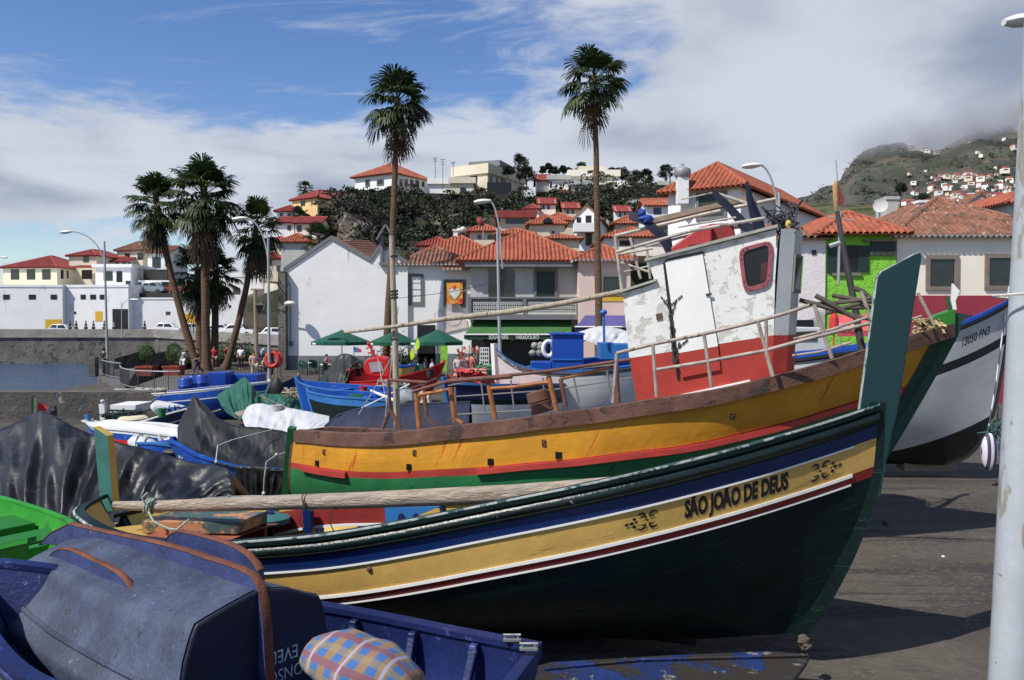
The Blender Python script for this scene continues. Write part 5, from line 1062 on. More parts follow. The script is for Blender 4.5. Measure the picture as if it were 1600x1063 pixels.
# ---------------------------------------------------------------- 1. dark green boat in front
t = thing('wooden_boat', 'dark green wooden boat in front with mustard stripe named SÃO JOÃO DE DEUS', 'boat', (-.5, 6.6, 0))
h = Hull((-3.86, 7.65), (2.68, 5.85), [(0, .95), (1, 2)], [(0, .12), (.02, .5), (.054, .78), (.11, 1.03), (.18, 1.15), (.3, 1.14), (.5, 1.10), (.7, .97), (.85, .62), (.94, .29), (1, .05)], [(0, .20), (.2, .04), (.5, .0), (.8, .06), (1, .24)],
         rB=[(0, 0), (.3, .03), (.6, .17), (.85, .36), (1, .52)], rS=[(0, 0), (1, .4)], pe=[(0, 1.3), (.2, 2.9), (.5, 3.4), (.8, 2.0), (1, 1.2)], q=.72)
near = [(105, 806), (118, 812), (150, 832), (190, 845), (250, 853), (320, 856), (380, 853), (500, 843), (620, 824), (750, 798), (900, 768), (1000, 746), (1100, 722), (1200, 695), (1300, 665), (1386, 636)]
h.fit(near, 1, .05); h.fit([(150, 778), (220, 778), (330, 781), (500, 784), (640, 784), (760, 783), (850, 776), (930, 764), (1000, 750), (1100, 726), (1200, 699), (1300, 669), (1386, 640)], -1, .12); G1 = h
h.shell([(.045, 0), (.115, 0), (.205, 1), (.415, 2), (.49, 3)], 0, [PK['dkgreen'], PK['blue'], PK['mustard'], PK['maroon']], t, nu=90)
h.rail('gunwale', PK['dkgreen'], t, .13, .035, .045, .036); h.rail('rubbing_strake', mat('glossy_black_green_paint', (.004, .012, .010), .27, .3, 3, chip=((.25, .3, .28), .655, 14), bump=.3, bsc=16, spec=.55), t, .07, .085, .05, -.012, rnd=True)
worn = mat('chipped_pale_edge_paint', (.42, .46, .43), .6, .3, 8, chip=((.02, .09, .08), .50, 9), bump=.1)
h.rail('worn_edge', worn, t, .022, .012, .047, .045, u0=.02)
for d, w_ in ((.205, .013), (.415, .022), (.49, .012)): h.rail('white_moulding', PK['wht'], t, .02, w_, .012, 0, d=d, u0=.03, u1=.975)
h.shell([(.02, 0)], 0, [PK['inyel']], t, name='inner_planking', off=-.05, u0=.005, u1=.985)
h.deck('floor', PK['black'], t, .62, .03, .97)
h.deck('stern_deck', PK['inyel'], t, .17, .03, .12, .06); h.deck('side_deck', PK['deck'], t, .14, .12, .225, .06, crown=.03); h.deck('foredeck', PK['green'], t, .10, .80, .985, .06, crown=.05)
# cockpit boards
def pboard(P0, P1, z0a, z0b, hgt, th, m, nm): b = MB(); b.uv = None; d = (V(P1)-V(P0)); n_ = V((-d.y, d.x, 0)).normalized()*th; p, q = V((P0[0], P0[1], z0a)), V((P1[0], P1[1], z0b)); b.prism([p, q, q+V((0, 0, hgt)), p+V((0, 0, hgt))], n_); return b.build(nm, m, t)
mar = mat('maroon_board_paint', (.20, .022, .018), .5, .2, 3, bump=.1)
def onb(u, k, d=0): p = h.P(u, h.vd(u, d), 1 if k > 0 else -1); c = h.P(u, h.vd(u, d), 1)*.5+h.P(u, h.vd(u, d), -1)*.5; return lerp(c, p, abs(k))
def cpl(nm, poly, k, m, th=.035, bev=0):
    b = MB(); b.prism([hit(x, y, h.S-h.n*k, h.n) for x, y in poly], -h.n*th); return b.build(nm, m, t, bevel=bev)
cpl('bulkhead', [(316, 834), (414, 801), (414, 842), (385, 850), (330, 850)], .22, mar)
cpl('coaming', [(412, 803), (470, 797), (602, 793), (602, 818), (540, 819), (480, 823), (412, 838)], .62, mar)
cpl('white_moulding', [(412, 838), (480, 823), (540, 819), (602, 818), (602, 821), (540, 822.5), (480, 826.5), (412, 842)], .60, PK['wht'], .02)
cpl('timber_head', [(411, 802), (414, 799), (421, 799), (425, 803), (427, 840), (413, 840)], .50, PK['blue'], .06, .008); cpl('timber_head', [(472, 799), (475, 796), (482, 796), (486, 800), (487, 836), (474, 836)], .50, PK['blue'], .06, .008)
for u in [.16+.07*i for i in range(11)]:
    for sd_ in (1, -1): b = MB(); b.tube([h.P(u, h.vd(u, d_), sd_, -.07) for d_ in (.02, .2, .4, .58)], .028, 6); b.build('rib', PK['blue'], t)
pl = cpl('pierced_board', [(601, 794), (686, 792), (640, 812), (616, 822), (603, 822)], .60, PK['skblue'])
for x in (627, 650): b = MB(); b.prism([hit(x+5.5*cos(a), 812-(10*sin(a) if sin(a) > 0 else -5), h.S-h.n*.59, h.n) for a in [k*pi/8 for k in range(16)]], -h.n*.004); b.build('hole', PK['navy'], pl)
b = MB(); p, q = onb(.70, -.8, .02), onb(.62, .55, .10); b.bar(p+V((0, 0, .0)), q, .26, .04); b.build('thwart', PK['black'], t)
b = MB(); p, q = onb(.78, -.9, .02), onb(.78, .9, .02); b.bar(p, q, .24, .04); b.build('thwart', PK['inyel'], t)
b = MB(); c = onb(.145, .15, .10); b.prism([c+V((-.38, -.15, .0)), c+V((.50, -.2, .0)), c+V((.62, .2, .0)), c+V((-.25, .3, .0))], (0, 0, .11)); b.build('hatch', mat('hatch_paint', (.05, .10, .09), .5, .3, 3, chip=((.42, .2, .09), .50, 3.4), bump=.15), t, bevel=.01)
b = MB(); c = onb(.20, -.45, .13); b.lathe(c, [(.2, 0), (.2, .05), (.16, .07), (.02, .08)], 18); b.build('deck_plate', PK['teal2'], t, smooth=True)
# stem post and stern post in the centre plane
nB = h.n; cB = h.B
bp = [(1335, 700), (1371, 433), (1377, 424), (1430, 396), (1438, 393.5), (1440.5, 401), (1405, 628), (1385, 719), (1376, 778), (1345, 775)]
b = MB(); b.uv = None; b.prism([hit(x, y, cB+nB*.045, nB) for x, y in bp], -nB*.09, side=1); b.build('stem_post', [PK['teal'], worn], t, bevel=.008)
b = MB(); b.prism([hit(x, y, h.S+nB*.04, nB) for x, y in ((146, 667), (168, 681), (178, 800), (157, 800))], -nB*.085, side=1); b.build('stern_post', [PK['teal2'], PK['inyel']], t, bevel=.006)
h.stem('keel_band', PK['dkgreen'], t, .10, .045, .06)
kb = MB(); kb.bar(h.S+h.a*.5+V((0, 0, .33)), h.S+h.a*5.5+V((0, 0, .14)), .10, .14); kb.build('keel', PK['dkgreen'], t)
# name and two flower ornaments
ink = mat('black_sign_paint', (.012, .010, .010), .5, .1, bump=0)
def u_at(px):
    lo, hi = 0, 1
    for _ in range(40):
        m_ = (lo+hi)/2
        if proj(h.P(m_, h.vd(m_, .32)))[0] < px: lo = m_
        else: hi = m_
    return lo
h.writing('SÃO JOÃO DE DEUS', u_at(1070), u_at(1232), .206, .406, ink, t, bold=.05)
def ornament(uc, flip, w_=.15):
    b = MB(); L_ = h.L
    def M2(x, z): u = uc+flip*x/L_; return h.P(u, h.vd(u, .31-z), 1, .0025)
    def shape(pts): b.add([M2(x, z) for x, z in pts], [tuple(range(len(pts)))] if flip > 0 else [tuple(range(len(pts)))[::-1]])
    for q in (0, 1, 2, 3):
        sx_ = 1 if q in (0, 3) else -1; sz = 1 if q < 2 else -1
        for cx_, cz_, ro, th_, a0, a1 in ((.040, .034, .031, .017, -2.2, 1.5), (.030, .018, .017, .010, -2.6, .9)):
            pts = []
            for i in range(9): a = lerp(a0, a1, i/8); pts.append((sx_*(cx_+ro*cos(a+2.4)), sz*(cz_+ro*sin(a+2.4))))
            for i in range(8, -1, -1): a = lerp(a0, a1, i/8); r_ = ro-th_*sin(pi*i/8)**.7; pts.append((sx_*(cx_+r_*cos(a+2.4)), sz*(cz_+r_*sin(a+2.4))))
            o_ = len(pts)//2
            for i in range(o_-1): shape([pts[i], pts[i+1], pts[len(pts)-2-i], pts[len(pts)-1-i]])
    for cx_, cz_, r in ((0, 0, .008), (.088, .028, .011), (.088, -.028, .011), (.105, 0, .012), (.074, 0, .007)): shape([(cx_+r*cos(a)*1.2, cz_+r*sin(a)) for a in [k*pi/4 for k in range(8)]])
    shape([(.118, -.004), (.134, -.004), (.134, -.016), (.158, 0), (.134, .016), (.134, .004), (.118, .004)])
    b.build('flower_ornament', ink, t)
ornament(u_at(1012), -1); ornament(u_at(1282), 1)
b = MB(); 
for (px_, d_) in ((579, .27),): u = u_at(px_); b.ell(h.P(u, h.vd(u, .26), 1, .0), (.022, .012, .022), 8, 6)
b.build('plug', PK['rust'], t, smooth=True)
pt_ = hit(664, 962, h.P(.45, .55), h.n); 
# the spar lying in the boat
def onz(px, py, D): return pt(px, py, D)
t2 = thing('spar', 'long weathered wooden spar lying along the dark green boat', 'spar', pt(180, 790, 7.1)); b = MB()
pp = [(178, 789, 7.15), (200, 790.5, 7.13), (240, 791, 7.1), (330, 789, 7.0), (450, 785, 6.9), (560, 782, 6.8), (680, 777, 6.7), (800, 771.5, 6.6), (900, 764, 6.5), (985, 756, 6.42), (1100, 745, 6.3)]
b.tube([pt(*p) for p in pp], [.030, .042, .048, .058, .066, .070, .074, .076, .074, .07, .06], 18)
b.build('shaft', mat('silvered_spar_wood', (.42, .35, .27), .75, .3, 2.4, st=(1.2, 9, 9), chip=((.50, .28, .13), .60, 1.1), chip2=((.16, .12, .09), .68, 3, (.6, 9, 9)), bump=.35, bsc=6), t2, smooth=True)
t2 = thing('rope', 'pale green rope knotted round the left end of the spar', 'rope', pt(232, 790, 7)); b = MB()
gr = mat('pale_green_rope', (.28, .36, .30), .8, .25, 30, bump=.3)
c = pt(234, 791, 7.1)
for k in range(3): b.tube([c+V((k*.025-.02+.012*sin(a), .068*cos(a), .068*sin(a))) for a in [i*2*pi/14 for i in range(15)]], .010, 6)
b.tube([pt(232, 800, 6.98), pt(240, 815, 6.9), pt(262, 826, 6.85), pt(276, 828, 6.85), pt(296, 812, 6.9)], .010, 6); b.tube([pt(228, 790, 7.0), pt(222, 778, 7.0), pt(231, 770, 7.02)], .010, 6); b.build('coil', gr, t2, smooth=True)
for x, lb in ((478, 'left thin dark cord tied round the spar'), (524, 'right thin dark cord tied round the spar')):
    b = MB(); c = pt(x, 783, 6.86)
    b.tube([c+V((.02*sin(a*2), .078*cos(a), .075*sin(a))) for a in [i*2*pi/14 for i in range(15)]], .006, 5); b.tube([c+V((.0, -.07, .02)), c+V((-.03, -.1, -.15)), c+V((.0, -.05, -.26))], .005, 5); b.tube([c+V((.02, -.02, .075)), c+V((.06, .0, .085)), c+V((.10, .02, .09))], .005, 5)
    tag(b.build('cord', M['iron'], smooth=True), lb, 'cord')
# ---------------------------------------------------------------- 2. big yellow fishing boat behind it
t = thing('fishing_boat', 'large yellow and green fishing boat with a white and red wheelhouse', 'boat', (1, 10, 0)); YB = t
h = Hull((-2.92, 11.55), (5.05, 9.15), [(0, 1), (1, 2.5)], [(0, .40), (.08, .75), (.2, 1.15), (.4, 1.45), (.6, 1.45), (.78, 1.12), (.9, .62), (.97, .25), (1, .06)], [(0, -.1), (.5, -.25), (1, .02)],
         rB=[(0, 0), (.25, .30), (.5, .62), (.75, .95), (1, 1.22)], rS=[(0, 0), (1, -.22)], pe=[(0, 2.5), (.5, 3.4), (.8, 1.8), (1, 1.1)], q=.62)
Yn = [(470, 674), (540, 679), (620, 677), (700, 668), (780, 660), (850, 650), (930, 640), (1000, 629), (1060, 620), (1120, 611), (1200, 592), (1280, 571), (1350, 549), (1420, 527), (1492, 506)]
h.fit(Yn); Y = h; h.bs = lambda u: lerp(.80, 1.18, u); h.dh = spl([(0, -.05), (.2, -.26), (.5, -.34), (.8, -.22), (1, 0)])
h.shell([(.15, 0), (.56, 1), (.66, 2)], 3, [PK['rust'], PK['yel'], PK['red'], PK['green']], t, nu=90)
h.rail('gunwale', PK['rust'], t, .17, .16, .045, .012); 
h.rail('rubbing_strip', PK['red'], t, .08, .075, .05, 0, d=.58, u0=.035, u1=.15, sides=(1,)); h.rail('rubbing_strip', PK['red'], t, .07, .065, .045, 0, d=.575, u0=.39, u1=.97, sides=(1,))
h.shell([(.02, 0)], 0, [PK['green']], t, name='inner_planking', off=-.10, u0=.01, u1=.985); h.deck('deck', mat('grey_worn_deck', (.30, .28, .24), .85, .25, 2, chip=((.10, .085, .07), .55, 3), chip2=((.12, .28, .30), .68, 2.5), bump=.3), t, .20, .02, .97, .10, crown=.08)
h.stem('stem_post', PK['stemg'], t, .12, .10, .10, top=.12); h.shell([(.16, 0)], 0, [PK['stemg']], t, name='bow_panel', u0=.976, u1=1, off=.006, nu=6)

b = MB(); c = [h.P(0, v, s_) for v in (0, .2, .4, .6, .8, 1) for s_ in (1,)]; d_ = [h.P(0, v, -1) for v in (1, .8, .6, .4, .2, 0)]; b.prism([p+h.a*.02 for p in c+d_], -h.a*.06); b.build('transom', PK['rust'], t)
b = MB(); b.bar(h.P(0, 0, 1)+V((0, 0, .05))-h.a*.05, h.P(0, .85, 1)-h.a*.10+V((0, 0, 0)), .10, .10, up=(0, 1, 0)); b.build('corner_post', PK['green'], t)
# square scuppers and bolts
for x in (497, 640, 767, 873): 
    lo, hi = 0, 1
    for _ in range(30):
        m_ = (lo+hi)/2
        if proj(h.P(m_, h.vd(m_, .5)))[0] < x: lo = m_
        else: hi = m_
    b = MB(); p = h.P(lo, h.vd(lo, .50), 1, .0); b.box(p+h.n*.004, (.075, .02, .075)); b.build('scupper', M['dark'], t)
for x, d0 in ((507, .30), (648, .30), (1145, .34), (850, .33)):
    lo, hi = 0, 1
    for _ in range(30):
        m_ = (lo+hi)/2
        if proj(h.P(m_, h.vd(m_, d0)))[0] < x: lo = m_
        else: hi = m_
    b = MB(); p = h.P(lo, h.vd(lo, d0), 1, .01); b.box(p-h.n*.008, (.05, .012, .07)); b.tube([p+V((-.02, 0, -.02)), p+h.n*.03+V((0, 0, .01)), p+V((.02, 0, .03))], .006, 5); b.build('chainplate', PK['rust'], t, smooth=True)
# wheelhouse: px outlines on a vertical plane beside the centre line
nY = h.n; Pw = h.S+h.a*4.2+nY*.62
def yp_(x, y, k=.62): return hit(x, y, h.S+nY*k, nY)
wallm = mat('peeling_white_wheelhouse_paint', (.68, .68, .65), .6, .05, 2, chip=((.50, .48, .44), .525, 6.5), chip2=((.24, .20, .15), .65, 11), bump=.25, bsc=10)
whitm = mat('white_door_paint', (.74, .74, .71), .5, .04, 2, chip=((.5, .38, .28), .74, 3), bump=.08)
redm = mat('faded_red_wheelhouse_paint', (.36, .035, .025), .6, .15, 3, chip=((.55, .36, .32), .68, 6), bump=.15)
Wd = 1.24
wh = thing('x', None, None); bpy.data.objects.remove(wh)
b = MB(); body = [(983, 560), (972, 456), (1023, 440), (1003, 434), (1011, 411), (1213, 357), (1214, 420), (1209, 524)]
body = [(983, 560), (973, 458), (1006, 449), (1024, 442), (1012, 408), (1213, 358), (1209, 524)]
n0 = len(b.v); b.prism([yp_(x, y) for x, y in body], -nY*Wd); wl = b.build('wheelhouse', [wallm], t)
b = MB(); b.prism([yp_(x, y) for x, y in ((983, 560), (1209, 524), (1205, 596), (997, 640))], -nY*Wd); b.build('wheelhouse_base', redm, t)
# rounded front with tall windows
A, C = yp_(1213, 358), yp_(1213, 358)-nY*Wd
fr = MB(); prof = [(0, 0), (.16, .10), (.24, .35), (.27, .62), (.24, .9), (.16, 1.14), (0, Wd)]
def fcol(y0f, top): return [yp_(*y0f)+h.a*f-nY*s for f, s in prof]
top_, mid_, low_ = fcol((1213, 358), 1), fcol((1209, 524), 1), fcol((1205, 600), 1)
top_ = [p+h.a*.05 for p in top_]
fr.loft([top_, mid_], cap=True, closed=True); fr.build('front_wall', mat('grey_white_front_paint', (.50, .51, .50), .6, .08, 3, chip=((.2, .19, .17), .68, 5), bump=.15), t); fr = MB(); fr.loft([mid_, low_], cap=True); fr.build('front_base', redm, t)
for i in (1, 2, 3, 4):
    q = [lerp(top_[i], mid_[i], .22), lerp(top_[i+1], mid_[i+1], .22), lerp(top_[i+1], mid_[i+1], .60), lerp(top_[i], mid_[i], .60)]; q = [lerp(sum(q, V((0, 0, 0)))/4, p, .80) for p in q]; nn = (q[1]-q[0]).cross(q[3]-q[0]).normalized(); nn = nn if nn.dot(h.a) > 0 else -nn
    b = MB(); b.prism([lerp(sum(q, V((0, 0, 0)))/4, p, 1.18)+nn*.004 for p in q], nn*.02); wo_ = b.build('window', M['brframe'], wl); b = MB(); b.prism([p+nn*.02 for p in q], nn*.008); b.build('pane', M['pane'], wo_)
# door with chains, roof edges
dp = [(1036, 410), (1100, 396), (1105, 400), (1133, 574), (1064, 590)]
dp = [(1036, 411), (1042, 406), (1096, 394), (1102, 398), (1131, 578), (1060, 592)]
b = MB(); b.prism([yp_(x, y, .625) for x, y in ((1036, 411), (1041, 404.5), (1098, 392.5), (1101, 396), (1042, 408.5), (1062, 592), (1058, 593))], nY*.012); b.build('door_gap', M['dark'], wl)
b = MB(); b.prism([yp_(x, y, .62) for x, y in ((1040, 411), (1098, 398), (1122, 541), (1060, 552))], nY*.03); dr = b.build('door', whitm, wl); b = MB(); b.prism([yp_(x, y, .62) for x, y in ((1060, 552.5), (1122, 541.5), (1126, 578), (1066, 590))], nY*.03); b.build('door_base', redm, dr)
b = MB(); b.tube([yp_(x, y, .66) for x, y in ((1103, 461), (1112, 459))], .014, 6); b.build('handle', M['iron'], dr)
b = MB(); b.prism([yp_(x, y, .62) for x, y in ((1025, 491), (1034, 489), (1035, 498), (1026, 500))], nY*.02); b.build('rusty_latch', PK['rust'], wl)
ch = MB(); random.seed(4)
for (x0, y0, x1, y1) in ((1034, 465, 1045, 478), (1064, 463, 1046, 480), (1045, 478, 1052, 570), (1056, 472, 1048, 500), (1042, 470, 1055, 520), (1074, 532, 1058, 545), (1060, 536, 1056, 572), (1050, 535, 1058, 578)):
    k = int(math.hypot(x1-x0, y1-y0)/3.2)+1
    for i in range(k): s = i/k; c = yp_(lerp(x0, x1, s)+random.uniform(-1, 1), lerp(y0, y1, s), .655); ch.ell(c, (.010, .012, .016), 6, 4)
tag(ch.build('chain', M['iron'], wl), None)
# porthole window with maroon rim
def rr(x0, y0, x1, y1, x2, y2, x3, y3, r=.22, k=.62):
    q = [V((x0, y0)), V((x1, y1)), V((x2, y2)), V((x3, y3))]; out = []
    for i in range(4):
        a, c, d = q[i-1], q[i], q[(i+1) % 4]; p0, p1 = lerp(c, a, r), lerp(c, d, r)
        for s in (0, .35, .65, 1): out.append(lerp(lerp(p0, c, s), lerp(c, p1, s), s))
    return out
rimo = rr(1153, 389, 1208, 375, 1204, 447, 1162, 458); rimi = rr(1160, 394, 1202, 382, 1198, 441, 1167, 450)
b = MB(); mf = mat('maroon_window_rim', (.27, .07, .09), .6, .2, 8, bump=.1)
o_ = [yp_(p.x, p.y, .62) for p in rimo]; i_ = [yp_(p.x, p.y, .62) for p in rimi]; b.loft([o_, [p+nY*.03 for p in o_], [p+nY*.03 for p in i_], i_], cap=False); wo_ = b.build('window', mf, wl)
b = MB(); b.prism([p+nY*.006 for p in i_], nY*.004); b.build('pane', M['dark'], wo_); b = MB(); b.prism([yp_(x, y, .632) for x, y in ((1189, 412), (1200, 410), (1198, 438), (1188, 440))], nY*.003); b.build('curtain', mat('dark_maroon_cloth', (.07, .02, .028), .8), wo_)
b = MB()
for p in [lerp(a, c, .5) for a, c in zip(rimo, rimi)]: b.ell(yp_(p.x, p.y, .655), (.008, .008, .008), 5, 3)
b.build('rivets', M['iron'], wo_)
def edge(pts, k0, w_, hh, m, nm, par): 
    b = MB()
    for (x0, y0), (x1, y1) in zip(pts, pts[1:]): p, q = yp_(x0, y0, .62), yp_(x1, y1, .62); b.prism([p, q, q+V((0, 0, hh)), p+V((0, 0, hh))], nY*k0); b.prism([p-nY*.001, q-nY*.001, q+V((0, 0, hh*.8))-nY*.001, p+V((0, 0, hh*.8))-nY*.001], -nY*Wd)
    return b.build(nm, m, par)
greyt = mat('weathered_grey_trim', (.33, .32, .29), .7, .2, 4, bump=.2)
edge([(1008, 409), (1215, 356)], .05, .1, .035, greyt, 'roof', wl); edge([(969, 458), (1026, 440)], .05, .1, .03, greyt, 'lower_roof', wl)
edge([(1064, 619), (1172, 596)], .04, .1, .02, whitm, 'threshold', wl)
# roof load: red upturned tub, frame of rails, dark blue straps
ctrY = -nY*.62
def yc(x, y, k=0.0): return yp_(x, y, k)
t3 = thing('red_tub', 'upturned red plastic fish tub on the wheelhouse roof', 'tub', yc(1085, 390)); b = MB()
A_ = [(1040, 408), (1042, 391), (1094, 354), (1112, 350), (1112, 392)]
b.prism([yc(x, y, .35) for x, y in A_], -nY*.55); b.build('tub', mat('faded_red_plastic', (.34, .035, .035), .5, .15, 2), t3, bevel=.02)
t3 = thing('red_tub', 'second darker red plastic tub behind on the wheelhouse roof', 'tub', yc(1130, 380)); b = MB(); b.prism([yc(x, y, .25) for x, y in ((1100, 396), (1098, 358), (1108, 350), (1141, 348), (1146, 353), (1152, 385))], -nY*.6); b.build('tub', mat('dark_red_plastic', (.22, .02, .022), .5, .15, 2), t3, bevel=.02)
t3 = thing('buoy', 'pale round buoy on the wheelhouse roof under the blue strap', 'buoy', yc(1180, 376)); b = MB(); b.ell(yc(1178, 374, .2), (.10, .10, .09), 14, 10); b.build('body', mat('pale_buoy_plastic', (.6, .52, .44), .5, .1), t3, smooth=True)
t3 = thing('mast_frame', 'horizontal pipes and boards racked over the wheelhouse roof', 'rack', yc(1000, 430)); 
for pts, k, r in (([(961, 369), (1100, 335), (1212, 311)], .3, .022), ([(963, 394), (1080, 361), (1195, 341)], .62, .020), ([(1010, 385), (1100, 362), (1180, 352)], -.2, .018), ([(961, 369), (972, 456)], .45, .020), ([(985, 372), (1001, 436)], .1, .018), ([(1010, 386), (1016, 436)], -.1, .018), ([(966, 398), (1020, 388)], .5, .016), ([(970, 410), (1014, 425)], .3, .014), ([(975, 425), (1018, 415)], .2, .010), ([(1115, 301), (1176, 321)], .2, .02), ([(1064, 312), (1115, 301)], .1, .008), ([(1060, 355), (1150, 340)], .5, .012)):
    b = MB(); b.tube([yc(x, y, k) for x, y in pts], r, 8); b.build('pipe', mat('grimy_pipe', (.40, .36, .31), .55, .25, 6, chip=((.16, .12, .09), .58, 8)) if 'gp' not in PK else PK['gp'], t3, smooth=True); PK['gp'] = t3.children[0].data.materials[0]
b = MB(); b.bar(yc(1012, 348, .05), yc(1178, 309, .05), .16, .06); b.build('board', M['wood'], t3)
bst = mat('dark_blue_webbing', (.005, .008, .024), .6, .3, 6)
for k, (pts, lb) in enumerate(((((1116, 302), (1140, 325), (1165, 355), (1178, 358)), 'dark blue strap crossing from the pipe apex down to the roof'), (((1168, 290), (1172, 312), (1183, 345), (1190, 360)), 'dark blue strap hanging at the right of the roof rack'), (((985, 337), (1008, 345), (1040, 375), (1045, 392)), 'dark blue cloth wrapped over the left end of the roof board'))):
    b = MB(); q = [yc(x, y, .42 if k < 2 else .35) for x, y in pts]
    rings = [[p+V((cos(a)*.05*wk, sin(a)*.02, sin(a)*.06)) for a in [i*2*pi/8 for i in range(8)]] for p, wk in zip(q, (.5, .9, 1.5, 1.0))]; b.loft(rings); tag(b.build('strap', bst, smooth=True), lb, 'strap')
b = MB(); b.ell(yc(1003, 333, .35), (.06, .05, .05), 8, 6, .4, 2); b.ell(yc(1010, 342, .35), (.09, .05, .05), 8, 6, .5, 3); tag(b.build('blue_cloth', mat('blue_cloth', (.02, .06, .3), .7)), 'bright blue knotted cloth at the left end of the roof board', 'cloth')
t3 = thing('lamp_cluster', 'tangle of cables and lamps at the front corner of the wheelhouse roof', 'cables', yc(1222, 350)); random.seed(8); b = MB()
for i in range(26):
    a0 = V((random.uniform(1205, 1240), random.uniform(322, 366))); q = [yc(a0.x+random.uniform(-16, 16), a0.y+random.uniform(-12, 16), random.uniform(-.3, .6)) for _ in range(4)]; b.tube(q, .008, 5)
for i in range(7): b.ell(yc(random.uniform(1205, 1236), random.uniform(335, 362), random.uniform(-.1, .5)), (.035, .03, .05), 8, 6)
b.build('cables', M['iron'], t3); b = MB(); b.ell(yc(1232, 350, .5), (.035, .03, .045), 8, 6); b.build('lamp', mat('yellow_lamp', (.6, .45, .12), .4), t3, smooth=True)
b = MB(); b.bar(yc(1205, 345, .1), yc(1232, 340, .1), .10, .10); b.bar(yc(1190, 323, .2), yc(1236, 372, .2), .03, .03); b.build('bracket', M['iron'], t3)
# rails along the near gunwale and deck
def yg(px, dz=0, k=1.0, off=-.06):
    lo, hi = 0, 1
    for _ in range(30):
        m_ = (lo+hi)/2
        if proj(h.P(m_, 0, k))[0] < px: lo = m_
        else: hi = m_
    return h.P(lo, 0, k, off)+V((0, 0, dz))
kN = .98
def rpt(x, y, k=1.35): return hit(x, y, h.S+nY*k, nY)
railm = mat('weathered_rail_pipe', (.33, .27, .23), .6, .3, 6, chip=((.12, .08, .06), .58, 9), bump=.2)
orm = mat('orange_rail_paint', (.34, .125, .035), .6, .35, 4, chip=((.12, .06, .045), .53, 7), bump=.2)
brm = mat('brown_rust_pipe', (.14, .06, .045), .75, .3, 6, bump=.3)
def pipes(lb, segs, m, r=.022, k=1.35, nm='railing'):
    tt = thing(nm, lb, 'railing', rpt(segs[0][0][0], segs[0][0][1], k))
    for s_ in segs:
        rr_ = r; pts = s_
        if isinstance(s_[-1], (int, float)): rr_ = s_[-1]; pts = s_[:-1]
        b = MB(); b.tube([rpt(p[0], p[1], p[2] if len(p) > 2 else k) for p in pts], rr_, 8); b.build('pipe', m, tt, smooth=True)
    return tt
pipes('long pipe railing along the gunwale beside the wheelhouse', [[(964, 552), (1020, 538), (1100, 522), (1180, 503), (1230, 489), (1265, 477)], [(1020, 538), (1026, 620)], [(1100, 523), (1112, 606)], [(1184, 502), (1208, 588)], [(1197, 499), (1198, 560), .018], [(1026, 578), (1100, 566), (1196, 548), (1250, 533), (1360, 505)], [(964, 552), (958, 630)], [(1196, 548), (1207, 588)]], railm, .020)
pipes('bow pipe railing right of the wheelhouse front', [[(1272, 476), (1300, 560), .024], [(1345, 455), (1362, 500), (1372, 540), .022], [(1240, 530), (1300, 515), (1355, 496), .016], [(1238, 556), (1280, 550), (1330, 535), .014], [(1434, 458), (1460, 508), .02], [(1420, 500), (1440, 494), .012]], railm, .02, .5)
pipes('orange painted gallows frame at the middle of the deck', [[(762, 595), (774, 655), .030], [(857, 588), (870, 642), .030], [(766, 607), (800, 605), (858, 597), .024], [(876, 592), (950, 575), (962, 572), .02]], orm, .03, 1.15)
pipes('orange gallows frame with splayed feet near the stern', [[(650, 612), (656, 672), .036], [(704, 606), (711, 660), .034], [(652, 618), (706, 608), .022], [(711, 655), (722, 662), .03]], orm, .03, 1.05)
pipes('brown rusty stern gallows with braced legs', [[(607, 592), (609, 640), (598, 670), .026], [(609, 640), (627, 672), .028], [(607, 594), (668, 598), .022], [(662, 600), (666, 650), (682, 668), .026]], brm, .026, .5)
pipes('dark flat top rail sweeping up from the stern to the wheelhouse', [[(645, 612), (700, 596), (760, 590), (840, 582), (900, 574), (985, 562)], [(700, 596), (800, 588), .03], [(962, 570), (966, 630), .03], [(876, 592), (884, 636), .026]], brm, .020, 1.2)
pipes('thin grey inner rail across the deck behind the gallows', [[(700, 603), (760, 592), (960, 570), .010], [(711, 620), (860, 610), (990, 590), .010], [(711, 605), (713, 648), .012], [(752, 598), (758, 647), .012], [(798, 594), (804, 644), .012], [(848, 590), (852, 634), .010], [(895, 583), (905, 632), .012], [(948, 575), (955, 628), .012], [(713, 648), (850, 640), .012]], M['gframe'], .012, .2)
t3 = thing('rusty_drum', 'rusty brown drum of net rope tilted on the yellow boat deck', 'drum', rpt(843, 640, .8)); b = MB(); c0, c1 = rpt(848, 645, .8), rpt(838, 611, .8); ax = c1-c0
b.lathe(c0, [(.13, 0), (.15, .02), (.13, .06), (.145, ax.length*.45), (.12, ax.length*.5), (.14, ax.length*.55), (.135, ax.length*.95), (.12, ax.length), (.02, ax.length)], 20, ax); b.build('drum', PK['rust'], t3, smooth=True)
